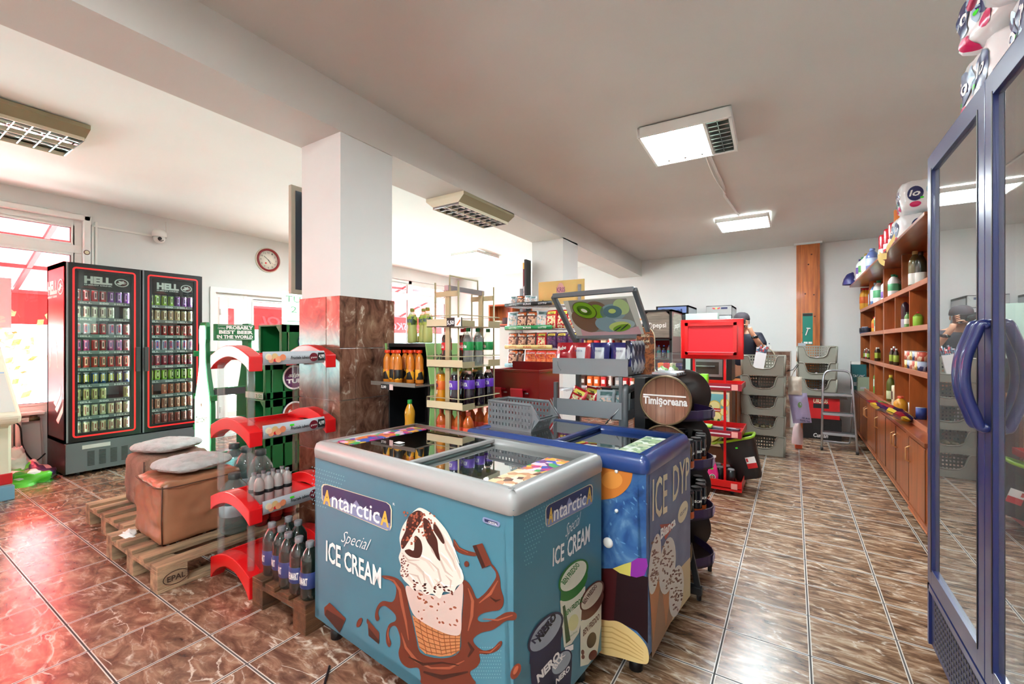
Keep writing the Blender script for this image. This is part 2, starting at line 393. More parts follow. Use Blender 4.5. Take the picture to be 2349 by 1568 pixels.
def wall_tile_mat():
    m = bpy.data.materials.new('marbled_wall_tiles'); m.use_nodes = True; nt = m.node_tree; b = nt.nodes['Principled BSDF']; N = nt.nodes.new; L = nt.links.new
    tc = N('ShaderNodeTexCoord'); mp = N('ShaderNodeMapping'); mp.inputs['Rotation'].default_value = (R(20), R(35), R(20)); mp.inputs['Scale'].default_value = (1, 1.3, .8); L(tc.outputs['Object'], mp.inputs[0])
    a = N('ShaderNodeTexNoise'); a.inputs['Scale'].default_value = 6; a.inputs['Detail'].default_value = 9; a.inputs['Roughness'].default_value = .65; a.inputs['Distortion'].default_value = 1.2; L(mp.outputs[0], a.inputs['Vector'])
    r = N('ShaderNodeValToRGB'); L(a.outputs[0], r.inputs[0])
    for i, (p, c) in enumerate([(.32, (58,38,30)), (.47, (112,76,60)), (.58, (134,100,82)), (.7, (158,134,112))]):
        e = r.color_ramp.elements[i] if i < 2 else r.color_ramp.elements.new(p); e.position = p; e.color = lin(c)
    v = N('ShaderNodeTexNoise'); v.inputs['Scale'].default_value = 2.2; v.inputs['Detail'].default_value = 5; v.inputs['Distortion'].default_value = 1.2; L(mp.outputs[0], v.inputs['Vector'])
    r2 = N('ShaderNodeValToRGB'); L(v.outputs[0], r2.inputs[0]); cr = r2.color_ramp
    cr.elements[0].position = .484; cr.elements[0].color = (0,0,0,1); cr.elements[1].position = .50; cr.elements[1].color = (.85,.85,.85,1); e = cr.elements.new(.514); e.color = (0,0,0,1)
    mk = N('ShaderNodeMath'); mk.operation = 'MULTIPLY_ADD'; mk.use_clamp = True; mk.inputs[1].default_value = 8; mk.inputs[2].default_value = -3.8; L(a.outputs[0], mk.inputs[0]); mv = N('ShaderNodeMath'); mv.operation = 'MULTIPLY'; L(mk.outputs[0], mv.inputs[0]); L(r2.outputs[0], mv.inputs[1])
    mx = N('ShaderNodeMix'); mx.data_type = 'RGBA'; L(mv.outputs[0], mx.inputs[0]); L(r.outputs[0], mx.inputs[6]); mx.inputs[7].default_value = lin((205,190,172)); L(mx.outputs[2], b.inputs['Base Color'])
    b.inputs['Roughness'].default_value = .18
    return m
plaster = mat('plaster', (228,228,225), .85, vary=.035, vscale=1.2, bump=.12, bscale=7)
ceil_m = mat('ceiling_paint', (212,207,200), .85, vary=.05, vscale=.9, bump=.15, bscale=5)
ceilL_m = mat('ceiling_paint_daylit', (240,247,243), .85, vary=.03, vscale=.9, bump=.1, bscale=5)  # same ceiling paint, lightened left of the beam: window daylight put into the colour
WHT = mat('white_plastic', (238,236,230), .35); PVC = mat('white_window_frame', (240,240,236), .3)
BLK = mat('black_plastic', (22,22,24), .35); DGR = mat('dark_grey', (62,64,66), .45); MGR = mat('mid_grey_metal', (128,132,136), .42, vary=.06)
CHR = mat('chrome', (205,206,210), .18, 1); STEEL = mat('steel', (170,172,176), .3, 1); SLV = mat('silver_plastic', (156,155,153), .36)
RED = mat('red_plastic', (214,22,26), .3, coat=.3); CREAM = mat('cream_plastic', (232,226,204), .45)
WGL = glassm('window_glass', (250,252,252), .03, 0, .8); CGL = glassm('clear_acrylic', (250,252,252), .02, .04, .55, film=.05)
WH = mat('printed_white', (242,240,236), .5); BK = mat('printed_black', (20,20,22), .5); RD = mat('printed_red', (206,28,34), .45)
YL = mat('printed_yellow', (232,196,70), .5); GN = mat('printed_green', (30,120,62), .5); BL = mat('printed_blue', (44,60,128), .5); PU = mat('printed_purple', (86,38,110), .45)
OR = mat('printed_orange', (232,112,34), .5); LIME = mat('fluorescent_green_sticker', (70,235,40), .5); GOLD = mat('printed_gold', (214,164,60), .45); CRM = mat('printed_cream', (226,214,180), .5)
PINK = mat('printed_pink', (226,60,140), .4); NAVY = mat('printed_navy', (34,36,78), .45); LBL = mat('printed_light_blue', (140,180,214), .5); BRN = mat('printed_brown', (92,48,32), .5); GRY = mat('printed_grey', (176,180,186), .5)
WOOD = mat('varnished_brown_wood', (182,96,46), .32, vary=.3, vscale=3, stretch=(6,6,.7), coat=.3)
WOODH = mat('varnished_counter_wood', (164,84,46), .3, vary=.3, vscale=3, stretch=(6,.7,6), coat=.3)
PINE = mat('knotty_pine', (214,122,54), .3, vary=.3, vscale=5, col2=(160,78,28), stretch=(5,5,.5), coat=.3)
PAL = mat('pallet_wood', (190,156,120), .8, vary=.45, vscale=4, stretch=(5,1,5), bump=.5, bscale=30); PALD = mat('dark_pallet_wood', (120,78,48), .6, vary=.5, vscale=4, stretch=(5,1,5), bump=.4, bscale=30)

def zc(y): return 2.995-.0132*y
def zb(y): return 2.707-.0138*y
YB = 8.30; YF = -3.0; XL = -6.85; XR = 1.22; BX0, BX1 = -2.84, -2.40
# floor and ceiling
mb = MB(); mb.box(XL-.25, XR+.2, YF-.2, YB+.2, -.1, 0, tile_floor()); struct('floor', mb)
for nm, x0, x1, m in (('ceiling', BX1-.01, XR+.2, ceil_m), ('ceiling_left', XL-.25, BX0+.01, ceilL_m)):
    mb = MB(); y0, y1 = YF-.2, YB+.2
    mb.prism([(y0, zc(y0)), (y1, zc(y1)), (y1, 3.2), (y0, 3.2)], 'X', x0, x1, m); struct(nm, mb)
mb = MB(); y0, y1 = YF-.2, YB+.2; mb.prism([(y0, zb(y0)), (y1, zb(y1)), (y1, 3.2), (y0, 3.2)], 'X', BX0, BX1, ceil_m); struct('ceiling_beam', mb)
mb = MB(); mb.box(XL-.25, XR+.2, YB, YB+.2, 0, 3.1, plaster); struct('wall_back', mb)
mb = MB(); mb.box(XR, XR+.2, YF-.2, YB+.2, 0, 3.1, plaster); struct('wall_right', mb)
mb = MB(); mb.box(XL-.25, XR+.2, YF-.2, YF, 0, 3.1, plaster); struct('wall_front', mb)
# left wall with openings (y0, y1, z0, z1)
ops = [(-2.6, 1.60, .60, 2.74), (2.97, 4.75, .02, 2.06), (5.3, 7.95, .55, 2.66)]
mb = MB(); y = YF-.2
for a, b_, c, d in ops:
    mb.box(XL-.22, XL, y, a, 0, 3.1, plaster); mb.box(XL-.22, XL, a, b_, 0, c, plaster); mb.box(XL-.22, XL, a, b_, d, 3.1, plaster); y = b_
mb.box(XL-.22, XL, y, YB+.2, 0, 3.1, plaster); struct('wall_left', mb)
def frame_rect(mb, y0, y1, z0, z1, w, m, x=XL-.1, t=.06):
    mb.box(x, x+t, y0, y0+w, z0, z1, m); mb.box(x, x+t, y1-w, y1, z0, z1, m); mb.box(x, x+t, y0+w, y1-w, z0, z0+w, m); mb.box(x, x+t, y0+w, y1-w, z1-w, z1, m)
def window(name, y0, y1, z0, z1, ys, zt, fw=.055):
    mb = MB(); frame_rect(mb, y0, y1, z0, z1, .07, PVC)
    edges = [y0]+ys+[y1]
    for a in ys: mb.box(XL-.1, XL-.04, a-.045, a+.045, z0, z1, PVC)
    if zt: mb.box(XL-.1, XL-.035, y0, y1, zt-.045, zt+.045, PVC)
    for i in range(len(edges)-1):
        a = edges[i]+(.045 if i else .06); b_ = edges[i+1]-(.045 if i < len(edges)-2 else .06)
        for c, d in (((z0+.06, zt-.04), (zt+.04, z1-.06)) if zt else ((z0+.06, z1-.06),)):
            frame_rect(mb, a, b_, c, d, .03, PVC, XL-.085, .045)
            frame_rect(mb, a+.03, b_-.03, c+.03, d-.03, .006, BLK, XL-.07, .02)
    o = struct(name, mb, .004)
    for i in range(len(edges)-1):
        a = edges[i]+.07; b_ = edges[i+1]-.07
        for c, d in (((z0+.09, zt-.07), (zt+.07, z1-.09)) if zt else ((z0+.09, z1-.09),)):
            g = MB(); g.box(XL-.064, XL-.060, a, b_, c, d, WGL); B('pane', g, o)
    return o
window('window_1', -2.6, 1.60, .60, 2.742, [-1.2, .12], 2.41)
window('window_2', 3.42, 4.75, .02, 2.062, [4.1], None)
window('window_3', 5.3, 7.95, .55, 2.66, [5.7, 6.75], 2.32)
# moulding round the big window, sill
mb = MB(); mb.box(XL, XL+.03, 1.60, 1.66, .60, 2.80, PVC); mb.box(XL, XL+.03, -2.6, 1.66, 2.74, 2.80, PVC); struct('trim_1', mb, .008)
mb = MB(); mb.box(XL-.1, XL+.10, -2.6, 1.28, .585, .615, PVC); struct('trim_2', mb, .006)
mb = MB(); mb.box(XL, XL+.02, 2.90, 4.8, 2.06, 2.13, PVC); mb.box(XL, XL+.02, 2.90, 2.97, 0, 2.06, PVC); struct('trim_3', mb, .005)
# door beside it: white leaf with a tall narrow pane
mb = MB(); frame_rect(mb, 2.97, 3.42, .02, 2.062, .05, PVC); y0, y1 = 3.03, 3.37
mb.box(XL-.09, XL-.03, y0, 3.15, .05, 2.0, PVC); mb.box(XL-.09, XL-.03, 3.26, y1, .05, 2.0, PVC); mb.box(XL-.09, XL-.03, 3.15, 3.26, .05, .35, PVC); mb.box(XL-.09, XL-.03, 3.15, 3.26, 1.85, 2.0, PVC); mb.box(XL-.09, XL-.03, 3.15, 3.26, 1.05, 1.15, PVC)
mb.cyl((XL-.02, 3.045, 1.75), .012, .08, WHT); mb.cyl((XL-.02, 3.045, .35), .012, .08, WHT)
d1 = struct('door_1', mb, .004); g = MB(); g.box(XL-.064, XL-.06, 3.15, 3.26, .35, 1.85, WGL); B('pane', g, d1)
# columns
WT = wall_tile_mat(); GRT = mat('light_tile_joint', (188,178,168), .8)
def column(name, x0, x1, y0, y1, tiled):
    mb = MB(); mb.box(x0, x1, y0, y1, 0, zb(y1)+.02, plaster); o = struct(name, mb)
    if tiled:
        g = .002; mb = MB(); mb.box(x0-.006, x1+.006, y0-.006, y1+.006, 0, 1.644, GRT)
        rows = [(0, .315), (.315, .648), (.648, .981), (.981, 1.314), (1.314, 1.647)]; t = .013
        for z0, z1 in rows:
            for a, b_ in ((x0-t, -2.54), (-2.54, x1+t)): mb.box(a+g, b_-g, y0-t, y0-.004, z0+g, z1-g, WT); mb.box(a+g, b_-g, y1+.004, y1+t, z0+g, z1-g, WT)
            for a, b_ in ((y0-t, 1.868), (1.868, y1+t)): mb.box(x1+.004, x1+t, a+g, b_-g, z0+g, z1-g, WT); mb.box(x0-t, x0-.004, a+g, b_-g, z0+g, z1-g, WT)
        struct('trim_4', mb, .0012)
    return o
column('column', BX0+.012, BX1-.012, 1.76, 2.185, True)
column('column_rear', BX0, BX1, 4.93, 5.37, False)
# pine clad post on the back wall
mb = MB(); x0, x1, yf = .045, .345, YB-.14
mb.box(x0, x1, yf, YB, 0, 2.86, PINE)
for x in (x0+.02, x0+.045, x1-.05, x1-.03): mb.box(x, x+.004, yf-.003, yf, 0, 2.86, mat('pine_groove', (92,46,20), .5))
for px, pz in ((.16,2.1),(.27,2.08),(.2,2.55),(.28,1.75),(.13,1.5),(.24,2.7)): mb.cyl((px, yf-.002, pz), .012, .004, mat('pine_knot', (88,40,18), .4), 'Y', 10)
mb.box(x0-.03, x1+.03, yf-.03, YB, 2.86, 2.90, plaster)
struct('trim_5', mb)
mb = MB()
for z0, z1 in ((0, .31), (.315, .645), (.65, .98), (.985, 1.20)):
    for a in (-.62, -.33): mb.box(a, a+.285 if a < -.5 else a+.29, YB-.012, YB, z0, z1, WT)
mb.box(-.635, -.62, YB-.016, YB, 0, 1.215, GRT); mb.box(-.04, -.025, YB-.016, YB, 0, 1.215, GRT); mb.box(-.635, -.025, YB-.016, YB, 1.2, 1.215, GRT)
struct('trim_6', mb)
# ------------------------------------------------------------------ outside, as seen through the panes
AW = bpy.data.materials.new('red_awning_fabric'); AW.use_nodes = True; nt = AW.node_tree; nt.nodes.clear()
o_ = nt.nodes.new('ShaderNodeOutputMaterial'); tr = nt.nodes.new('ShaderNodeBsdfTranslucent'); df = nt.nodes.new('ShaderNodeBsdfDiffuse'); ms_ = nt.nodes.new('ShaderNodeMixShader')
tr.inputs[0].default_value = lin((252,66,66)); df.inputs[0].default_value = lin((236,60,60)); ms_.inputs[0].default_value = .42
nt.links.new(tr.outputs[0], ms_.inputs[1]); nt.links.new(df.outputs[0], ms_.inputs[2]); nt.links.new(ms_.outputs[0], o_.inputs[0])
AB = mat('red_awning_frame', (190,40,44), .5)
mb = MB(); mb.box(-40, XL-.25, -25, 30, -.15, -.05, mat('pale_paving', (196,190,184), .8, vary=.1)); struct('ground', mb)
t = thing('awning', 'large red fabric awning on a frame outside the shop windows', 'awning', (XL-.25, 2.5, 2.9))
mb = MB(); mb.add([(XL-.23,-6,2.95),(XL-.23,11,2.95),(-9.6,11,2.15),(-9.6,-6,2.15)], [(0,1,2,3)], AW); B('canopy', mb, t)
mb = MB()
for y in [-4.5+1.5*i for i in range(10)]: mb.bar((XL-.24, y, 2.90), (-9.6, y, 2.10), .05, .05, AB)
for k in (.33, .66, 1): mb.bar((XL-.23-2.52*k, -6, 2.90-.8*k), (XL-.23-2.52*k, 11, 2.90-.8*k), .05, .05, AB)
B('frame', mb, t)
mb = MB(); mb.box(-9.62, -9.60, -6, 11, 1.62, 2.13, AW); v = B('valance', mb, t)
mb = MB()
for y in (-3.2, .55, 3.6, 6.9): put_text(mb, 'SKOL', (-9.59, y+.9, 1.72), (0,-1,0), (0,0,1), .9, .2, mat('dark_red_lettering', (150,20,26), .6), .03, .25)
for y in (-1.2, 2.0, 5.0, 8.4): put_text(mb, 'SKOL', (-9.59, y+.9, 1.72), (0,-1,0), (0,0,1), .9, .2, MATS['dark_red_lettering'], .03, .25)
B('lettering', mb, v)
mb = MB(); mb.box(-9.9,-9.5,-9,-6.3,0,2.2, plaster)
t = thing('vine', 'green vine trailing under the awning outside the left window', 'plant', (-8.9, .9, 0))
mb = MB(); lf = noisecols('vine_leaves', [(92,128,60),(150,150,80),(190,120,80),(120,150,90)], 30); rnd = random.Random(3)
for i in range(420):
    a = rnd.random(); z = .35+1.5*a; w = .06+.30*a*(1.15-a)*2; x = -8.9+rnd.gauss(0, w); y = 1.0+rnd.gauss(0, w*1.2); s_ = .03+.03*rnd.random(); n = Vector((rnd.uniform(-1,1), rnd.uniform(-1,1), rnd.uniform(-.5,1))).normalized(); u = n.orthogonal()*s_; w_ = n.cross(u)
    c = Vector((x, y, z)); mb.add([c+u, c+w_*.6, c-u, c-w_*.6], [(0,1,2,3)], lf)
B('foliage', mb, t); mb = MB(); mb.tube([(-8.9,1,-.05),(-8.85,.95,.5),(-8.95,1.05,1.1),(-8.9,1,1.8)], .015, BRN); B('stem', mb, t)
t = thing('planter_wall', 'low basket-weave brick planter outside the left window', 'planter', (-8.6, .6, -.05)); mb = MB(); mb.box(-9.0,-8.6,-3,2.2,-.05,.38, noisecols('basket_weave', [(120,96,80),(170,150,130),(90,74,64)], 26)); mb.box(-9.02,-8.58,-3,2.2,.38,.42, mat('pale_stone',(214,204,196),.8)); B('body', mb, t)
CARP = mat('pink_car_paint', (214,120,130), .25, coat=.6)
t = thing('car', 'pale red car parked outside beyond the left window', 'car', (-12, .2, -.05))
mb = MB(); prof = [(-2,.28),(2,.28),(2.05,.62),(1.85,.78),(1.1,.86),(.5,1.28),(-.95,1.30),(-1.6,.9),(-2.05,.82)]
mb.prism(prof, 'X', -12.8, -11.2, CARP); B('body', mb, t, bevel=.06)
mb = MB(); mb.prism([(1.0,.88),(.47,1.22),(-.92,1.24),(-1.45,.9)], 'X', -12.81, -11.19, BLK); B('windows', mb, t)
for x in (-12.75, -11.4):
    for y in (-1.3, 1.3): mb = MB(); mb.cyl((x, y, .25), .3, .2, BLK, 'X', 20); B('wheel', mb, t)
t = thing('house', 'pale house across the street outside the shop', 'house', (-24, 2, 0)); mb = MB(); mb.box(-26,-24,-20,24,-.1,3.4, mat('pale_house_wall', (232,222,212), .9)); B('wall', mb, t)
mb = MB(); mb.prism([(-26.4,3.4),(-23.6,3.4),(-25,4.6)], 'Y', -20.5, 24.5, mat('pale_roof_tiles', (214,170,150), .9)); B('roof', mb, t)
mb = MB(); mb.box(XL-.056, XL-.052, -.4, 1.06, 1.50, 2.02, mat('white_poster', (246,226,232), .6)); 
put_text(mb, 'san', (XL-.05, 1.02, 1.56), (0,-1,0), (0,0,1), .32, .10, WH, .04); t = B('window_poster', mb, loc=(XL-.054,.3,1.5)); tag(t, 'pinkish white poster stuck inside the left shop window', 'poster')
# ------------------------------------------------------------------ ceiling lights
def emis(name, s, col=(240,252,255)): return mat(name, col, .5, emit=col, es=s)
LM = emis('lamp_diffuser', LAMP_GAIN)
LV = mat('louvre_reflector', (214,220,216), .12, .9)
t = thing('ceiling_light', 'square ceiling light with white housing, bright louvres and one unlit side', 'ceiling light', (-.68, 3.6, 2.93), 'square ceiling lights')
M = Matrix.Translation((-.675, 3.59, 0)) @ Matrix.Rotation(R(2.0), 4, 'Z'); wz = 2.945
mb = MB(); mb.M = M; a = .315
for x0, x1, y0, y1 in ((-a,a,-a,-a+.02),(-a,a,a-.02,a),(-a,-a+.02,-a,a),(a-.02,a,-a,a)): mb.box(x0,x1,y0,y1,wz-.075,wz,WHT)
mb.box(-a,a,-a,a,wz-.008,wz,WHT); mb.box(.13,.15,-a,a,wz-.072,wz-.01,WHT); B('housing', mb, t, bevel=.003)
mb = MB(); mb.M = M; mb.box(-a+.02, .13, -a+.02, a-.02, wz-.05, wz-.03, LM); B('diffuser', mb, t)
mb = MB(); mb.M = M
for i in range(9): y = -a+.03+i*.07; mb.box(.155, a-.025, y, y+.014, wz-.07, wz-.025, LV)
mb.box(.22,.225,-a+.02,a-.02,wz-.07,wz-.03,LV); mb.box(.15,a-.02,-a+.02,a-.02,wz-.02,wz-.012,LV); B('louvre', mb, t)
mb = MB(); mb.M = M
for i in range(3): mb.sphere((-.2+i*.13, a-.04, wz-.052), .014, CHR, 10, 6)
B('lamp_holder', mb, t)
def panel(x0, x1, y0, y1, zt, label, rz=0):
    t = thing('ceiling_light', label, 'ceiling light', ((x0+x1)/2, (y0+y1)/2, zt), 'flush white ceiling panels')
    mb = MB(); w = .018
    for q in ((x0,x1,y0,y0+w),(x0,x1,y1-w,y1),(x0,x0+w,y0,y1),(x1-w,x1,y0,y1)): mb.box(*q, zt-.05, zt, WHT)
    B('frame', mb, t, bevel=.003); mb = MB(); mb.box(x0+w, x1-w, y0+w, y1-w, zt-.045, zt-.03, LM); B('diffuser', mb, t)
panel(-.83, -.24, 6.06, 6.66, 2.905, 'flat glowing ceiling panel in front of the pine post')
panel(-5.04, -4.46, 5.9, 6.55, 2.912, 'flat glowing ceiling panel in the left part of the shop above the wire rack')
panel(-1.2, -.6, -.6, 0, 3.0, 'added ceiling panel, unseen, lighting the shop from behind the viewpoint')  # added lamp out of view, lights the room from behind the camera
panel(-.3, .3, -2.4, -1.8, 3.02, 'added ceiling panel, unseen, giving more light from far behind the viewpoint')  # second added lamp out of view, brightens surfaces that face the camera
panel(-5.0, -4.4, 3.3, 3.9, 2.94, 'added ceiling panel hidden behind the tiled column, brightening the left side')  # added lamp kept out of sight, lifts the brightness on the left
# louvred fixtures
OLD = mat('yellowed_fixture', (226,222,196), .45); OLDM = mat('brass_grey_fixture_side', (150,142,112), .5)
def louvre(x0, x1, y0, y1, zt, label, longx=False, lit=False, rows=2):
    t = thing('louvre_light', label, 'ceiling light', ((x0+x1)/2, (y0+y1)/2, zt), 'old louvred tube lights')
    h = .085; s_ = .07; mb = MB()
    vs = [(x0,y0,zt),(x1,y0,zt),(x1,y1,zt),(x0,y1,zt),(x0,y0,zt-.03),(x1,y0,zt-.03),(x1,y1,zt-.03),(x0,y1,zt-.03),(x0+s_,y0+.012,zt-h),(x1-s_,y0+.012,zt-h),(x1-s_,y1-.012,zt-h),(x0+s_,y1-.012,zt-h)]
    mb.add(vs, [(0,1,2,3),(0,4,5,1),(1,5,6,2),(2,6,7,3),(3,7,4,0),(4,8,9,5),(5,9,10,6),(6,10,11,7),(7,11,8,4)], [OLD,OLD,OLDM,OLD,OLD,OLD,OLDM,OLD,OLD]); B('housing', mb, t)
    a0, a1, b0, b1 = x0+s_, x1-s_, y0+.02, y1-.02; mb = MB(); mb.box(a0+.005, a1-.005, b0, b1, zt-h+.02, zt-h+.03, DGR if not lit else LV); 
    for x in [a0, (a0+a1)/2, a1]: mb.box(x-.005, x+.005, b0, b1, zt-h-.02, zt-h+.012, OLD)
    n = max(5, int((b1-b0)/.085))
    for i in range(n+1): y = b0+(b1-b0)*i/n; mb.box(a0, a1, y-.004, y+.004, zt-h-.016, zt-h+.012, LV if lit else STEEL)
    B('louvre', mb, t)
    mb = MB(); 
    for x in ((a0*.75+a1*.25), (a0*.25+a1*.75)): mb.cyl((x, b0, zt-h+.008), .013, b1-b0, mat('unlit_tube', (240,240,236), .3) if not lit else LV, 'Y', 10)
    B('tube', mb, t)
louvre(-2.84, -2.40, 2.98, 3.80, zb(3.4)+.004, 'old louvred light fixed under the concrete beam past the tiled column')
louvre(-5.10, -4.44, -.45, 1.08, 2.975, 'long old louvred light on the ceiling at the left picture edge', lit=True)
# cable duct between the lights
mb = MB(); mb.bar((-.60,3.93,2.935),(-.59,4.9,2.925),.022,.012,plaster); mb.bar((-.59,4.9,2.925),(-.62,5.2,2.92),.022,.012,plaster); mb.bar((-.62,5.2,2.92),(-.56,6.06,2.91),.022,.012,plaster); mb.tube(curve3([(-.62,3.95,2.93),(-.63,4.5,2.915),(-.60,5.1,2.915)]), .005, WHT)
tag(B('cable_duct', mb, loc=(-.6,4.9,2.92)), 'thin white cable duct on the ceiling joining the two bright lights', 'cable duct')
# clock
t = thing('wall_clock', 'round wall clock with dark red rim and cream dial', 'clock', (XL+.02, 3.70, 2.62)); c = (XL, 3.70, 2.62)
mb = MB(); mb.lathe(c, [(0,.001),(.19,.001),(.19,.02),(.155,.035),(.15,.02)], mat('cream_rim',(226,214,196),.4), 32, 'X'); B('case', mb, t)
mb = MB(); mb.lathe(c, [(.178,.02),(.175,.036),(.15,.04),(.145,.022)], mat('dark_red_rim',(140,24,30),.35), 32, 'X'); B('rim', mb, t)
mb = MB(); mb.cyl((XL+.018,3.70,2.62), .146, .004, mat('dial',(232,226,212),.5), 'X', 32)
for i in range(12):
    a = R(90-30*(i+1)); yy = 3.70+.115*math.cos(a); zz = 2.62+.115*math.sin(a); s_ = str(i+1); put_text(mb, s_, (XL+.0235, yy-.008*len(s_), zz-.013), (0,1,0), (0,0,1), .015*len(s_), .026, BK)
mb.add([(XL+.0232, 3.66+.014*math.cos(k*.6), 2.57+.014*math.sin(k*.6)) for k in range(10)], [tuple(range(10))], RD); B('dial', mb, t)
mb = MB(); mb.bar((XL+.026,3.70,2.62),(XL+.026,3.63,2.675),.006,.002,BK,(1,0,0)); mb.bar((XL+.027,3.69,2.63),(XL+.027,3.735,2.565),.007,.002,BK,(1,0,0)); mb.bar((XL+.028,3.69,2.63),(XL+.028,3.78,2.56),.002,.001,BK,(1,0,0)); B('hands', mb, t)
# security camera
t = thing('security_camera', 'white dome security camera with an antenna on the left wall', 'camera', (XL+.09, 2.29, 2.72)); mb = MB()
mb.cyl((XL, 2.29, 2.73), .05, .05, WHT, 'X'); mb.lathe((XL+.09,2.29,2.66), [(0,.12),(.05,.115),(.075,.08),(.078,.03),(.07,.02)], WHT, 20); B('housing', mb, t)
mb = MB(); mb.sphere((XL+.09,2.29,2.665), .062, WHT, 18, 12); B('camera_ball', mb, t); mb = MB(); mb.cyl((XL+.135,2.275,2.655), .02, .02, BLK, 'X'); 
for k in range(5): mb.sphere((XL+.143,2.262+k*.012,2.626+.003*(k-2)**2), .006, BLK, 8, 5)
B('lens', mb, t); mb = MB(); mb.tube([(XL+.06,2.35,2.70),(XL+.05,2.38,2.72),(XL+.05,2.37,2.90)], .005, WHT); B('antenna', mb, t)
mb = MB(); mb.bar((XL+.008,1.67,2.70),(XL+.008,2.24,2.70),.016,.022,WHT,(0,0,1)); mb.bar((XL+.008,1.68,2.70),(XL+.008,1.68,1.9),.016,.02,WHT,(0,1,0))
mb.box(XL,XL+.02,1.70,1.72,.7,2.75,WHT); tag(B('cable_trunking', mb, loc=(XL+.01,1.7,2.7)), 'white cable trunking on the left wall running to the security camera', 'cable duct')
mb = MB(); mb.lathe((XL+.031,1.625,2.38), [(0,.004),(.022,.004),(.028,0)], BRN, 16, 'X'); mb.lathe((XL+.031,1.625,2.38), [(0,.006),(.014,.006),(.02,.004)], CRM, 16, 'X'); tag(B('round_sticker', mb, loc=(XL+.03,1.625,2.38)), 'small round brown medallion on the window moulding', 'sticker')
# ================================================================== big fridge with two glass doors
t = thing('drinks_fridge', 'tall double-door energy drink fridge, black doors with red line, red side', 'fridge', (-6.4, 1.89, 0))
FX0, FX1, FY0, FY1, FZ = -6.73, -6.07, 1.29, 2.49, 2.16
GRD = bpy.data.materials.new('red_side_print'); GRD.use_nodes = True; nt = GRD.node_tree; b_ = nt.nodes['Principled BSDF']; b_.inputs['Roughness'].default_value = .3
tc = nt.nodes.new('ShaderNodeTexCoord'); sx = nt.nodes.new('ShaderNodeSeparateXYZ'); rr = nt.nodes.new('ShaderNodeValToRGB'); mm = nt.nodes.new('ShaderNodeMath'); mm.operation = 'DIVIDE'; mm.inputs[1].default_value = 2.16
nt.links.new(tc.outputs['Object'], sx.inputs[0]); nt.links.new(sx.outputs[2], mm.inputs[0]); nt.links.new(mm.outputs[0], rr.inputs[0]); nt.links.new(rr.outputs[0], b_.inputs['Base Color'])
for i, (p, c) in enumerate([(0, (34,14,18)), (.3, (60,18,26)), (.5, (120,30,40)), (.8, (222,30,48))]):
    e = rr.color_ramp.elements[i] if i < 2 else rr.color_ramp.elements.new(p); e.position = p; e.color = lin(c)
CABD = mat('fridge_charcoal', (96,102,104), .45); INT = mat('fridge_interior', (34,36,38), .5)
mb = MB(); w = .035
mb.box(FX0, FX1-.06, FY0, FY0+w, .33, FZ, GRD); mb.box(FX0, FX1-.06, FY1-w, FY1, .33, FZ, INT); mb.box(FX0, FX1-.06, FY0, FY1, FZ-.05, FZ, INT); mb.box(FX0, FX0+.04, FY0, FY1, .33, FZ, INT); mb.box(FX0, FX1-.06, FY0, FY1, .33, .37, INT); mb.box(FX0+.04, FX1-.06, 1.875, 1.905, .37, FZ-.05, INT)
mb.box(FX0, FX1-.02, FY0, FY0+.003, .03, .33, GRD)
B('cabinet', mb, t)
mb = MB(); mb.box(FX0, FX1, FY0+.003, FY1, .04, .335, CABD); mb.box(FX1, FX1+.004, FY0+.12, FY0+.34, .265, .305, mat('grey_label',(190,190,184),.5)); B('base_panel', mb, t, bevel=.006)
mb = MB()
for i in range(11):
    for j in range(8): y = FY0+.16+j*.09; z = .09+i*.014+.0; mb.box(FX1+.0005, FX1+.002, y, y+.055, z, z+.006, BLK)
o = B('vent_slots', mb, t)
mb = MB()
for y in (FY0+.1, FY1-.1): mb.cyl((FX1-.06, y, 0), .02, .045, BLK); mb.cyl((FX0+.06, y, 0), .02, .045, BLK)
B('feet', mb, t)
FRG = glassm('fridge_glass', (236,242,240), .05, 0, 1.6); REDL = mat('red_line', (236,40,40), .4, emit=(236,40,40), es=.25)
def rrect(mb, y0, y1, z0, z1, w, r, x, m):
    O = []; I = []
    for cy, cz, a0 in ((y1-r, z1-r, 0), (y0+r, z1-r, 90), (y0+r, z0+r, 180), (y1-r, z0+r, 270)):
        for i in range(5):
            a = R(a0+22.5*i); O.append((x, cy+r*math.cos(a), cz+r*math.sin(a))); I.append((x, cy+(r-w)*math.cos(a), cz+(r-w)*math.sin(a)))
    n = len(O); mb.add(O+I, [(i, (i+1) % n, n+(i+1) % n, n+i) for i in range(n)], m)
def hell(mb, O, U, w, h, m):
    U = Vector(U); O = Vector(O); put_text(mb, 'HELL', O, U, (0,0,1), w*.62, h, m, .06); put_text(mb, 'ENERGY DRINK', O-Vector((0,0,h*.35)), U, (0,0,1), w*.62, h*.17, m, .04)
    n = Vector((1,0,0)) if abs(U.y) > .5 else Vector((0,-1,0)); c = O+U*(w*.84)+Vector((0,0,h*.4)); N2 = n*.001
    ring = lambda r1, r2: [c+N2+U*(rr_*w*.17*math.cos(a))+Vector((0,0,rr_*h*.62*math.sin(a))) for rr_ in (r1, r2) for a in [2*math.pi*k/24 for k in range(24)]]
    mb.add(ring(1, .82), [(i, (i+1) % 24, 24+(i+1) % 24, 24+i) for i in range(24)], m)
    P = [(-.75,-.3),(-.3,.1),(-.5,.5),(0,.35),(.3,.55),(.3,.25),(.75,0),(.2,-.05),(.6,-.35),(.1,-.25),(-.2,-.6)]
    tri = tessellate_polygon([[Vector((p[0], p[1], 0)) for p in P]]); mb.add([c+N2+U*(p[0]*w*.17)+Vector((0,0,p[1]*h*.62)) for p in P], [tuple(q) for q in tri], m)
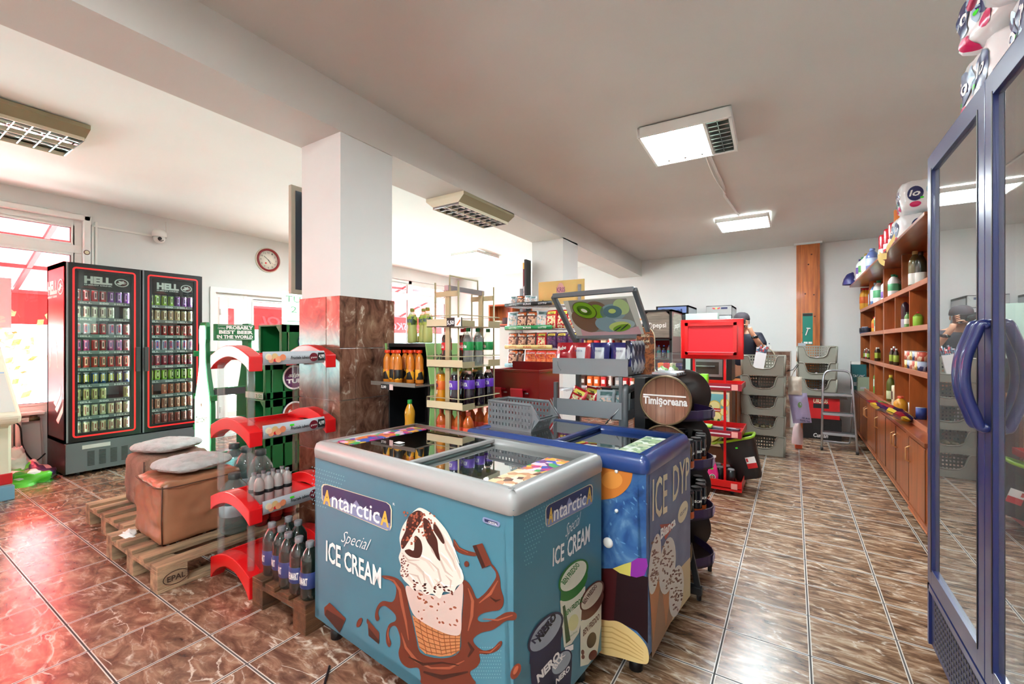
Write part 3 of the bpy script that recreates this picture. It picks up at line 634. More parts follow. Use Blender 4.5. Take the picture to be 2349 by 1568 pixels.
for k, (y0, y1) in enumerate(((FY0+.005, 1.888), (1.902, FY1-.005))):
    d = MB(); z0, z1 = .35, FZ-.01; x0, x1 = FX1-.055, FX1; wv = .085
    d.box(x0, x1, y0, y0+wv, z0, z1, BLK); d.box(x0, x1, y1-wv, y1, z0, z1, BLK); d.box(x0, x1, y0+wv, y1-wv, z0, z0+.08, BLK); d.box(x0, x1, y0+wv, y1-wv, z1-.075, z1, BLK)
    rrect(d, y0+.045, y1-.045, z0+.04, z1-.04, .016, .03, x1+.001, REDL); d.box(x0, x1+.002, y0, y0+.014, z0, z1, MGR)
    if k == 0: d.box(x0, x1+.002, y1-.01, y1, z0, z1, DGR)
    dr = B('door', d, t); g = MB(); g.box(x1-.012, x1-.008, y0+wv, y1-wv, z0+.08, z1-.075, FRG); B('glass', g, dr)
    hd = MB(); hd.box(x1-.022, x1-.016, y0+wv, y1-wv, z1-.26, z1-.075, mat('header_black',(26,18,20),.4)); hell(hd, (x1-.0145, y0+wv+.05, z1-.19), (0,1,0), y1-y0-2*wv-.07, .07, WH)
    for pts in ([(.30,.10),(.38,.14),(.39,.05)], [(.02,.02),(.10,.05),(.16,.01)]): hd.add([(x1-.0155, y0+wv+p[0], z1-.26+p[1]) for p in pts], [(0,1,2)], mat('dark_red_flame',(96,16,20),.5))
    B('header', hd, dr)
    h_ = MB(); yy = y1-.03 if k == 0 else y0+.03; h_.box(x1, x1+.03, yy-.02, yy+.02, 1.03, 1.30, DGR); B('handle', h_, dr, bevel=.006)
mb = MB(); hell(mb, (FX0+.03, FY0-.0015, 1.86), (1,0,0), .56, .13, WH)
mb.add([(FX0+.1+.3*k/10+.02*math.sin(k), FY0-.0015, 1.45-.07*(k-5)**2*.2) for k in range(11)]+[(FX0+.1+.3*k/10, FY0-.0015, 1.43-.07*(k-5)**2*.2) for k in range(11)], [(i,i+1,12+i,11+i) for i in range(10)], WH)
for a, z in ((.25,.72),(.30,.66),(.34,.55)): mb.add([(FX0+a, FY0-.0015, z),(FX0+a+.22, FY0-.0015, z+.16),(FX0+a+.25, FY0-.0015, z+.20),(FX0+a+.24, FY0-.0015, z+.10),(FX0+a+.08, FY0-.0015, z-.03)], [(0,1,2,3,4)], WH)
B('side_lettering', mb, t)
SHZ = [1.775, 1.605, 1.43, 1.26, 1.085, .915, .75, .585, .41]
mb = MB()
for z in SHZ[:-1]:
    for y0, y1 in ((1.33, 1.875), (1.905, 2.45)): mb.box(FX0+.05, FX1-.075, y0, y1, z-.014, z-.006, INT); mb.box(FX1-.08, FX1-.074, y0+.04, y1-.04, z-.03, z+.004, mat('price_rail',(120,128,126),.4)); put_text(mb, 'HELL    500   HELL', (FX1-.073, y0+.06, z-.024), (0,1,0), (0,0,1), y1-y0-.14, .018, WH, .03)
o = B('shelves', mb, t)
INTL = mat('fridge_led', (250,255,250), .5, emit=(235,255,245), es=90)
mb = MB()
for y in (1.335, 1.868, 1.912, 2.445): mb.box(FX1-.10, FX1-.085, y-.005, y+.005, .42, 1.98, INTL)
B('light_strip', mb, t)
# cans
def can(c1, c2, c3, r=.0275, h=.125):
    mb = MB(); m1 = mat('can_%d_%d_%d' % c1, c1, .3, .35); m2 = mat('canb_%d_%d_%d' % c2, c2, .3, .2); m3 = mat('canc_%d_%d_%d' % c3, c3, .3, .2)
    mb.lathe((0,0,0), [(0,0),(r*.8,.0),(r,.006),(r,h*.2),(r,h*.55),(r,h*.8),(r,h-.012),(r*.82,h),(r*.82,h-.002),(0,h-.002)], m1, 12, ms=[SLV,SLV,m1,m1,m1,m1,SLV,SLV,SLV])
    # printed strip that faces the glass
    for a0, a1, z0, z1, m in ((-.35,.35,.22,.85,m2), (-.75,-.5,.15,.8,m3), (.55,.8,.2,.8,m3), (-.16,.16,.35,.72,m3)):
        q = 1.012 if m is m2 else 1.025; n = 3
        mb.add([(r*q*math.cos(a0+(a1-a0)*i/n), r*q*math.sin(a0+(a1-a0)*i/n), z*h) for z in (z0, z1) for i in range(n+1)], [(i, i+1, n+2+i, n+1+i) for i in range(n)], m)
    return Proto(B('drink_can', mb))
cc = lambda *k: can(*k)
rowA = [('red and purple', [((196,40,44),(230,200,200),(40,20,24)), ((120,40,150),(220,180,230),(30,16,40))]), ('cream and green', [((206,214,186),(232,230,214),(90,60,60))]), ('silver and red', [((196,196,204),(190,40,60),(60,60,130)), ((190,40,50),(230,210,190),(50,20,20))]),
 ('magenta and pink', [((170,40,110),(230,160,190),(50,60,120)), ((200,50,60),(240,200,190),(60,20,30))]), ('red', [((206,54,48),(230,190,160),(70,24,22))]), ('black and yellow', [((20,24,40),(240,240,240),(220,210,60)), ((30,60,120),(240,240,240),(230,200,60))]), ('olive', [((190,182,118),(214,208,150),(110,60,50))]), ('pale cream', [((222,214,172),(236,230,200),(150,80,70))]), ('light beige', [((220,208,170),(236,226,196),(160,70,60))])]
rowB = [('lime green and purple', [((160,200,60),(230,240,190),(40,60,20)), ((130,50,150),(220,190,230),(30,16,40))]), ('beige', [((214,190,150),(236,224,200),(110,60,50))]), ('dark red', [((190,44,48),(236,200,190),(40,20,20))]), ('silver and blue', [((200,206,220),(60,80,160),(200,60,70)), ((210,210,216),(190,60,80),(60,60,120))]), ('crimson', [((170,40,60),(230,170,170),(40,30,60))]), ('lime', [((150,200,60),(50,60,30),(230,240,180))]), ('terracotta', [((196,110,84),(226,180,150),(90,40,34))]), ('pale terracotta', [((206,140,112),(232,200,176),(110,50,40))]), ('dull red', [((176,84,74),(210,150,140),(80,30,30))])]
for side, rows, y0 in (('left', rowA, 1.405), ('right', rowB, 2.012)):
    for k, (nm, cs) in enumerate(rows):
        ps = [Proto_.o for Proto_ in []]; P_ = [cc(*c) for c in cs]
        for i in range(7):
            if side == 'left' and k == 6 and i in (4, 5): continue
            if side == 'right' and k == 6 and i == 1: continue
            if side == 'left' and k == 1 and i == 5: continue
            j = 0 if len(P_) == 1 else (i*2//7 if k in (0,) else (i//2) % 2)
            if side == 'right' and k == 0: j = 0 if i < 4 else 1
            P_[j].at(FX1-.125, y0+i*.0655, SHZ[k], random.uniform(-.3,.3), '%s can, %s shelf, behind the %s door of the double drinks fridge' % (nm, ['top','second','third','fourth','fifth','sixth','seventh','eighth','bottom'][k], side), '%s cans, %s shelf, %s door' % (nm, ['top','second','third','fourth','fifth','sixth','seventh','eighth','bottom'][k], side), cat='drink can')
# ================================================================== coin machine at the left edge
t = thing('service_kiosk', 'cream self-service kiosk with slanted front at the left picture edge', 'kiosk', (-6.0, .5, 0))
KS = mat('kiosk_grey_panel', (206,212,206), .5)
mb = MB(); y0, y1 = .05, .88
mb.prism([(-6.55,0),(-5.72,0),(-5.72,.06),(-5.72,.52),(-5.72,.63),(-5.36,.69),(-5.34,.75),(-6.28,1.42),(-6.55,1.5)], 'Y', y0, y1, CREAM); B('body', mb, t, bevel=.02)
mb = MB(); mb.box(-5.73,-5.66,y0-.01,y1+.01,0,.12,mat('kiosk_blue_base',(120,168,196),.5)); mb.box(-5.722,-5.708,y0,y1+.005,.125,.22,RD); B('base', mb, t, bevel=.01)
sl = Vector((-.94,0,.67)).normalized(); nn = Vector((.67,0,.94)).normalized()
def slp(a, y, o=.003): return Vector((-5.37,y,.77))+sl*a+nn*o
mb = MB(); mb.add([slp(.02,y0+.04),slp(.02,y1-.03),slp(.52,y1-.03),slp(.52,y0+.04)], [(0,1,2,3)], KS); mb.add([slp(.34,.45,.006),slp(.34,y1-.10,.006),slp(.47,y1-.10,.006),slp(.47,.45,.006)], [(0,1,2,3)], DGR); mb.add([slp(.37,.48,.008),slp(.37,y1-.14,.008),slp(.44,y1-.14,.008),slp(.44,.48,.008)], [(0,1,2,3)], BLK)
mb.add([slp(.53,y0+.04),slp(.53,y1-.03),slp(.55,y1-.03),slp(.55,y0+.04)], [(0,1,2,3)], LBL)
for cy, ca, m in ((.70,.10,mat('pale_orange',(226,196,160),.5)),(.70,.24,RD),(.5,.1,MATS['pale_orange']),(.5,.24,MATS['pale_orange'])):
    for rr_, mm_, o_ in ((.055,WH,.0055),(.03,m,.007)): mb.add([slp(ca+rr_*.8*math.sin(a), cy+rr_*math.cos(a), o_) for a in [k*math.pi/8 for k in range(16)]], [tuple(range(16))], mm_)
B('sloped_panel', mb, t)
mb = MB(); mb.lathe((-5.715,.62,.42), [(.12,0),(.12,.002),(.10,.002)], mat('pale_orange2',(236,196,130),.5), 24, 'X'); mb.lathe((-5.715,.62,.42), [(0,.003),(.085,.003),(.085,0)], MATS['pale_orange2'], 24, 'X'); B('round_emblem', mb, t)
# radiator
t = thing('radiator', 'white ribbed radiator under the left window behind the kiosk', 'radiator', (XL+.08, .9, .1)); mb = MB()
for k in range(9): y = .62+k*.055; mb.rbox(XL+.03, XL+.13, y, y+.045, .12, .56, .02, WHT)
B('ribs', mb, t); mb = MB(); mb.bar((XL+.08,.6,.54),(XL+.08,1.16,.54),.04,.04,WHT); mb.bar((XL+.08,.6,.14),(XL+.08,1.16,.14),.04,.04,WHT); B('header_pipe', mb, t); mb = MB(); mb.cyl((XL+.08,1.14,.54), .02, .10, mat('old_brass',(110,92,70),.4,.8), 'Y'); mb.cyl((XL+.06,1.2,.535), .03, .04, MATS['old_brass'], 'Z'); mb.tube([(XL+.08,1.22,.54),(XL+.03,1.26,.54),(XL+.03,1.28,.0)], .01, WHT); B('valve', mb, t)
mb = MB(); mb.tube(curve3([(XL+.15,.98,.56),(XL+.17,1.08,.50),(XL+.2,1.10,.28),(XL+.2,1.18,.12),(XL+.15,1.27,.17)]), .007, BLK); tag(B('power_cable', mb, loc=(XL+.2,1.1,.2)), 'black power cable hanging from the sill beside the radiator', 'cable')
# folded shopping bags on the floor
BAGM = noisecols('crumpled_bags', [(236,236,232),(90,200,50),(226,228,224),(70,50,90),(240,240,238),(60,150,50)], 9, .35, coat=.4)
def lump(c, rx, ry, rz, m, seed, amp=.35, seg=22, rings=12, fr=14):
    mb = MB(); vs = []
    for i in range(rings+1):
        a = math.pi/2*i/rings
        for k in range(seg):
            b_ = 2*math.pi*k/seg; d = Vector((math.cos(a)*math.cos(b_), math.cos(a)*math.sin(b_), math.sin(a)))
            n = 1+amp*noise.noise(d*2.2+Vector((seed,0,0)))+amp*.4*noise.noise(d*fr+Vector((0,seed,0)))
            vs.append((c[0]+rx*d.x*n, c[1]+ry*d.y*n, c[2]+max(0, rz*d.z*n)))
    fs = [(i*seg+k, i*seg+(k+1) % seg, (i+1)*seg+(k+1) % seg, (i+1)*seg+k) for i in range(rings) for k in range(seg)]; mb.add(vs, fs, m, True); return mb
tag(B('plastic_bag', lump((-6.33,1.07,0), .30,.20,.14, BAGM, 2, .5), loc=(-6.33,1.07,0)), 'flattened green and white plastic bags on the floor beside the double fridge', 'bag')
tag(B('plastic_bag', lump((-6.42,1.02,.12), .12,.09,.17, mat('thin_white_plastic',(232,230,226),.3,bump=.6,bscale=25), 5, .5), loc=(-6.42,1.02,.12)), 'crumpled white plastic bag on top of the flattened bags', 'bag')
# ================================================================== beer display with bottle shaped sides
GRN = mat('display_green', (20,112,60), .35, coat=.3); GLW = mat('backlit_bottle', (150,240,170), .4, emit=(150,250,180), es=3.2); GLW2 = mat('backlit_label', (190,240,210), .4, emit=(190,240,215), es=1.6)
t = thing('beer_display', 'green beer display rack with glowing bottle-shaped side panels and slogan sign', 'display rack', (-5.19, 2.36, 0))
def bottle_outline(w, h): 
    pr = [(.5,0),(.5,.42),(.46,.5),(.30,.62),(.2,.72),(.17,.86),(.20,.88),(.20,.97),(.15,1)]
    return [(w*a, h*b_) for a, b_ in pr]+[(-w*a, h*b_) for a, b_ in reversed(pr)]
for y, s_ in ((2.15, -1), (2.57, 1)):
    o = bottle_outline(.34, 1.5); mb = MB(); mb.prism([(-5.19+a, .04+z) for a, z in bottle_outline(.39, 1.52)], 'Y', y-.02, y+.02, GRN)
    for z in (.42, .75, 1.2): mb.box(-5.40,-5.37,y-.03,y+.03,z,z+.06,GRN); mb.box(-5.01,-4.98,y-.03,y+.03,z,z+.06,GRN)
    p = B('side_panel', mb, t, bevel=.006)
    mb = MB(); mb.prism([(-5.19+a*.9, .07+z*.97) for a, z in o], 'Y', y+s_*.021, y+s_*.028, GLW); B('bottle_light', mb, p)
    mb = MB(); mb.box(-5.34,-5.04,y+s_*.029,y+s_*.032,.30,.78,GLW2); mb.lathe((-5.19,y+s_*.0325,.70), [(0,0),(.02,0)], WH, 10, 'Y')
    put_text(mb, 'Carlsberg', (-5.32 if s_ < 0 else -5.06, y+s_*.0335, .50), (1 if s_ < 0 else -1,0,.16), (-.16 if s_ < 0 else .16,0,1), .27, .07, WH, .03, .2); put_text(mb, 'PILSNER', (-5.28 if s_ < 0 else -5.1, y+s_*.0335, .40), (1 if s_ < 0 else -1,0,0), (0,0,1), .18, .03, WH, .02); B('bottle_label', mb, p)
mb = MB(); mb.box(-5.05,-5.0,2.17,2.56,1.37,1.54,GRN)
put_text(mb, 'PROBABLY', (-4.998,2.27,1.49), (0,1,0), (0,0,1), .27, .035, WH, .05); put_text(mb, 'Carlsberg', (-4.998,2.19,1.49), (0,1,0), (0,0,1), .07, .022, WH, .0, .3); put_text(mb, 'BEST BEER', (-4.998,2.20,1.442), (0,1,0), (0,0,1), .34, .035, WH, .05); put_text(mb, 'IN THE WORLD', (-4.998,2.18,1.394), (0,1,0), (0,0,1), .36, .033, WH, .05)
mb.box(-4.9985,-4.998,2.19,2.54,1.383,1.387,WH); mb.box(-4.9985,-4.998,2.19,2.54,1.528,1.532,WH); B('slogan_sign', mb, t)
mb = MB()
for z in (.15, .5, .82, 1.2):
    mb.box(-5.36,-5.02,2.17,2.55,z,z+.012,DGR); mb.box(-5.03,-5.01,2.17,2.55,z-.02,z+.05,DGR); mb.box(-5.035,-5.015,2.17,2.55,z+.05,z+.06,GRN)
B('shelves', mb, t)
# ================================================================== pallets
def pallet(x0, x1, y0, y1, m, along='Y', nb=5, h=.144):
    parts = []; mb = MB(); w = x1-x0; L_ = y1-y0; bw = .098
    for i in range(nb): x = x0+(w-bw)*i/(nb-1); mb.box(x, x+bw if i in (0, nb-1) else x+bw*.85, y0, y1, h-.022, h, m)
    parts.append(('top_boards', mb)); mb = MB(); ys = [y0, (y0+y1)/2-.07, y1-.14]
    for y in ys: mb.box(x0, x1, y, y+.14, h-.044, h-.022, m)
    parts.append(('cross_boards', mb))
    xs = [x0, (x0+x1)/2-.05, x1-.10] if w > .6 else [x0, x1-.10]
    for y in ys:
        for x in xs: mb = MB(); mb.box(x, x+.10, y, y+.14, .022, h-.044, m); parts.append(('block', mb))
    mb = MB()
    for x in xs: mb.box(x, x+.10, y0, y1, 0, .022, m)
    parts.append(('bottom_boards', mb)); return parts
t = thing('pallet', 'light wooden euro pallet under the brown leather ottoman, marked EPAL', 'pallet', (-3.25,1.56,0), 'wooden pallets')
for n, mb in pallet(-3.65,-2.86,.96,2.16,PAL): B(n, mb, t, bevel=.003)
mb = MB(); mb.add([(-2.8575, 1.02+.10*k, z) for k, z in ((0,0),)] , [], BK)
pr_ = [( -2.8585, 1.035+.055+.055*math.cos(a), .062+.028*math.sin(a)) for a in [2*math.pi*k/24 for k in range(24)]]
mb = MB(); put_text(mb, 'EPAL', (-2.8585,1.003,.048), (0,1,0), (0,0,1), .085, .03, mat('burnt_mark',(60,34,20),.8), .02)
mb.tube([(-2.859, 1.045+.06*math.cos(a), .063+.036*math.sin(a)) for a in [2*math.pi*k/24 for k in range(24)]], .002, MATS['burnt_mark'], 4, True); B('burnt_mark', mb, t)
t = thing('pallet', 'wooden pallet under the fuzzy ottoman, farthest left of the pallets', 'pallet', (-4.08,1.66,0), 'wooden pallets')
for n, mb in pallet(-4.48,-3.70,1.06,2.26,PAL): B(n, mb, t, bevel=.003)
t = thing('pallet', 'dark brown pallet carrying shrink-wrapped dark bottles beside the blue ice cream freezer', 'pallet', (-2.1,1.6,0), 'wooden pallets')
for n, mb in pallet(-2.35,-1.885,1.19,1.74,PALD,nb=4): B(n, mb, t, bevel=.003)
mb = lump((-3.50,1.03,.144), .05,.035,.025, mat('torn_white_plastic',(236,234,230),.3), 9, .8, 16, 6); tag(B('plastic_scrap', mb, loc=(-3.5,1.03,.144)), 'torn scrap of white plastic on the front edge of the marked pallet', 'litter')
# ottomans
LEA = mat('brown_leather', (168,116,84), .34, vary=.2, vscale=3, bump=.25, bscale=14, col2=(138,92,66)); FUR = mat('brown_furry_fabric', (168,132,112), .95, vary=.3, vscale=9, bump=.9, bscale=90, stretch=(1,1,.35))
def soft_box(x0, x1, y0, y1, z0, z1, m, r, seed, wr=.01, n=16, power=8):
    """upholstered block: superellipsoid with shallow folds"""
    mb = MB(); cx, cy, cz = (x0+x1)/2, (y0+y1)/2, (z0+z1)/2; a, b_, c = (x1-x0)/2, (y1-y0)/2, (z1-z0)/2
    idx = {}; vs = []; fs = []
    def P(p):
        k = tuple(round(q, 5) for q in p)
        if k in idx: return idx[k]
        d = Vector(p); nrm = (abs(d.x)**power+abs(d.y)**power+abs(d.z)**power)**(1/power); d = d/nrm
        f = wr*noise.noise(Vector((d.x*3+seed, d.y*3, d.z*3)))+wr*.5*noise.noise(Vector((d.x*9, d.y*9+seed, d.z*4)))*(.3+max(0, d.z))
        v = Vector((cx+d.x*(a+f), cy+d.y*(b_+f), cz+d.z*(c+(f if d.z > -.9 else 0)))); idx[k] = len(vs); vs.append(v); return idx[k]
    for ax in range(3):
        for s_ in (-1, 1):
            for i in range(n):
                for j in range(n):
                    q = []
                    for u, v in ((i,j),(i+1,j),(i+1,j+1),(i,j+1)):
                        p = [0,0,0]; p[ax] = s_; p[(ax+1) % 3] = math.tan((2*u/n-1)*math.pi/4); p[(ax+2) % 3] = math.tan((2*v/n-1)*math.pi/4); q.append(P(p))
                    fs.append(tuple(q))
    mb.add(vs, fs, m, True); return mb
t = thing('ottoman', 'worn brown leather cube ottoman standing on the marked pallet', 'ottoman', (-3.33,1.29,.144))
B('upholstery', soft_box(-3.55,-3.12,1.065,1.52,.143,.515,LEA,.03,3,.012,18,14), t)
mb = MB(); mb.tube([(-3.125,1.072,.155),(-3.118,1.066,.3),(-3.125,1.072,.50)], .0035, mat('dark_seam',(84,50,34),.6), 5); mb.tube(curve3([(-3.545,1.075,.495),(-3.33,1.058,.488),(-3.125,1.072,.49),(-3.11,1.3,.488),(-3.125,1.51,.49)]), .0035, MATS['dark_seam'], 5); B('seam', mb, t)
t = thing('ottoman', 'fuzzy brown fabric ottoman behind the leather one', 'ottoman', (-4.08,1.43,.144)); B('upholstery', soft_box(-4.28,-3.88,1.22,1.66,.143,.515,FUR,.03,8,.008), t); mb = MB(); mb.tube([(-3.885,1.226,.16),(-3.88,1.222,.3),(-3.885,1.226,.50)], .004, mat('dark_brown_piping',(80,58,48),.7), 5); B('seam', mb, t)
# cushions
CUSH = mat('pale_grey_cotton', (190,192,190), .9, vary=.1, vscale=20, bump=.4, bscale=70)
def cushion(cx, cy, z, w, h, rz, label, seed, tilt=0):
    mb = MB(); n = 26; M = Matrix.Translation((cx,cy,z)) @ Matrix.Rotation(R(rz), 4, 'Z') @ Matrix.Rotation(R(tilt), 4, 'X'); tuf = [(-.17,-.17),(.17,-.17),(-.17,.17),(.17,.17)]
    for s_ in (1, -1):
        vs = []
        for j in range(n+1):
            for i in range(n+1):
                a, b_ = i/n-.5, j/n-.5; e = (1-(2*abs(a))**4)*(1-(2*abs(b_))**4); tz = .036*max(e, 0)**.45
                for q in tuf: tz -= .032*math.exp(-((a-q[0])**2+(b_-q[1])**2)/.004)*(1 if s_ > 0 else .3)
                for q in (-.17, .17): tz -= .006*math.exp(-((a-q)**2)/.0012)+.006*math.exp(-((b_-q)**2)/.0012)
                tz += .003*noise.noise(Vector((a*14+seed, b_*14, s_))); sq = .97+.03*math.cos(b_*6)
                q_ = 1-.55*max(0,abs(2*a)-.55)*max(0,abs(2*b_)-.55)*1.4; vs.append(M @ Vector((a*w*sq*q_, b_*h*(.97+.03*math.cos(a*6))*q_, .04+s_*(max(tz, .0))*(1 if s_ > 0 else .9)))) 
        mb.add(vs, [(j*(n+1)+i, j*(n+1)+i+1, (j+1)*(n+1)+i+1, (j+1)*(n+1)+i) for j in range(n) for i in range(n)], CUSH, True)
    t = thing('seat_cushion', label, 'cushion', (cx,cy,z), 'tufted grey cushions'); B('cover', mb, t)
    mb = MB()
    for q in tuf: mb.sphere(M @ Vector((q[0]*w, q[1]*h, .048)), .007, mat('cushion_button',(130,132,130),.6), 8, 5)
    B('buttons', mb, t)
cushion(-3.36, 1.32, .52, .40, .40, 12, 'grey tufted cushion lying on the leather ottoman', 1)
cushion(-4.10, 1.44, .518, .40, .40, 25, 'grey tufted cushion lying on the fuzzy ottoman', 6)
# ================================================================== crate tower
CRG = mat('crate_green', (16,104,50), .4); CRD = mat('crate_inside', (8,60,30), .6)
def crate(x0, x1, y0, y1, z0, z1, label, disc=None, dname=None, price=False):
    t = thing('green_crate', label, 'crate', ((x0+x1)/2, (y0+y1)/2, z0), 'stacked green crates'); mb = MB(); th = .012; h = z1-z0
    mb.box(x0, x1, y0, y1, z0, z0+th, CRG); mb.box(x0, x1, y0, y1, z1-th, z1, CRG); mb.box(x0, x0+th, y0, y1, z0, z1, CRG); mb.box(x0, x1, y1-th, y1, z0, z1, CRG)
    # +x side with vertical slots
    n = 4; L_ = y1-y0
    for i in range(n+1):
        a = y0+L_*i/n; mb.box(x1-th, x1, max(y0, a-L_/n*.42), min(y1, a+L_/n*.42), z0, z1, CRG)
    mb.box(x1-th, x1, y0, y1, z0, z0+h*.2, CRG); mb.box(x1-th, x1, y0, y1, z1-h*.2, z1, CRG)
    # open display side towards the camera, with frame
    mb.box(x0, x0+.03, y0, y0+th, z0, z1, CRG); mb.box(x1-.03, x1, y0, y0+th, z0, z1, CRG); mb.box(x0, x1, y0, y0+th, z0, z0+.06, CRG)
    mb.prism([(x1-.03,z1-.06),(x1-.03,z1-.012),(x1-.08,z1-.012)], 'Y', y0, y0+th, CRG)
    o = B('shell', mb, t, bevel=.003)
    mb = MB(); mb.rbox(0,0.001,0,0.001,0,0.001,.0004,CRD,2)
    if price: mb = MB(); mb.box(x0+.01, x1-.03, y0-.004, y0, z0+.005, z0+.052, mat('price_strip',(150,168,150),.4)); put_text(mb, '3,50', (x1-.13, y0-.0045, z0+.012), (1,0,0), (0,0,1), .09, .03, GN, .03); B('price_strip', mb, t)
    if disc:
        m, m2, s1, s2 = disc; cy, cz, rr_ = (y0+y1)/2+.03, (z0+z1)/2+.02, .10
        mb = MB(); mb.lathe((x1+.001,cy,cz), [(0,.012),(rr_*.86,.012),(rr_*.86,.0125),(rr_,.0125),(rr_,0)], m, 28, 'X', ms=[m,WH,WH,m2])
        put_text(mb, s1, (x1+.0145, cy-.055, cz+.005), (0,1,0), (0,0,1), .10, .032, WH, .03, .2); put_text(mb, s2, (x1+.0145, cy-.07, cz-.045), (0,1,0), (0,0,1), .14, .032, WH, .05); B('round_badge', mb, t)
crate(-3.74,-3.44,1.84,2.24,.146,.30,'shallow green crate at the bottom of the crate tower')
crate(-3.74,-3.44,1.84,2.24,.302,.60,'green crate low in the tower, second from the pallet')
crate(-3.74,-3.44,1.84,2.24,.602,.90,'green crate in the middle of the tower with a price strip', (mat('orange_badge',(196,70,50),.4),NAVY,'fresh','TU'), price=True)
crate(-3.74,-3.44,1.84,2.24,.902,1.19,'green crate with a purple round badge, second from the top', (mat('plum_badge',(92,24,86),.4),GN,'sip','TUB'), price=True)
crate(-3.58,-3.25,1.86,2.26,1.192,1.486,'topmost green crate of the tower, set to the right, with an orange badge', (MATS['orange_badge'],NAVY,'grape','TU'))
mb = MB(); mb.box(-3.28,-3.25,1.88,2.22,1.487,1.74,mat('window_lit_mint_sign',(214,246,226),.4,emit=(214,248,228),es=1.2)); put_text(mb, 'TU', (-3.248,1.89,1.66), (0,1,0), (0,0,1), .12, .05, mat('mint_lettering',(140,220,170),.4)); put_text(mb, '2', (-3.248,1.93,1.58), (0,1,0), (0,0,1), .05, .05, MATS['mint_lettering']); mb.box(-3.249,-3.247,1.90,2.0,1.51,1.515,MATS['mint_lettering'])  # sign is no lamp; the window light on it is put in as emission
tag(B('mint_sign', mb, loc=(-3.26,2.05,1.487), bevel=.003), 'pale mint sign standing on the topmost green crate', 'sign')
t = thing('wall_panel', 'narrow dark grey framed panel mounted upright on the column side', 'panel', (-2.95,2.0,1.69)); mb = MB(); mb.box(-2.965,-2.93,1.745,2.10,1.69,2.446,mat('beige_metal_frame',(176,168,150),.5)); mb.box(-2.93,-2.83,1.85,2.05,1.8,1.85,MATS['beige_metal_frame']); mb.box(-2.93,-2.83,1.85,2.05,2.3,2.35,MATS['beige_metal_frame']); B('frame', mb, t, bevel=.004)
mb = MB(); mb.box(-2.931,-2.927,1.775,2.09,1.72,2.41,mat('dark_slate_screen',(66,72,80),.3)); B('screen', mb, t)
# ================================================================== red fruit stand
t = thing('fruit_stand', 'red plastic four-tier fruit stand with clear tube posts', 'display stand', (-2.62,1.46,0))
RX0, RX1, RY0, RY1 = -2.83, -2.40, 1.20, 1.72
def arch(y0, y1, ztop, foot, inner=.05):
    """end piece arched along X"""
    n = 12; top = []; bot = []
    for i in range(n+1):
        u = i/n; x = RX0+(RX1-RX0)*u; a = math.sin(math.pi*u); top.append((x, ztop-.05+.06*a)); bot.append((x, ztop-.05-inner-foot*(1-a**.6)+.045*a-.0))
    mb = MB(); vs = [(x,y0,z) for x,z in top]+[(x,y0,z) for x,z in bot]+[(x,y1,z) for x,z in top]+[(x,y1,z) for x,z in bot]; k = n+1; fs = []
    for i in range(n): fs += [(i,i+1,k+i+1,k+i),(2*k+i+1,2*k+i,3*k+i,3*k+i+1),(i+1,i,2*k+i,2*k+i+1),(k+i,k+i+1,3*k+i+1,3*k+i)]
    fs += [(0,k,3*k,2*k),(n,2*k+n,3*k+n,k+n)]; mb.add(vs, fs, RED); return mb
tiers = [(.165,.075,.0),(.515,.03,1),(.925,.03,1),(1.325,.03,1)]
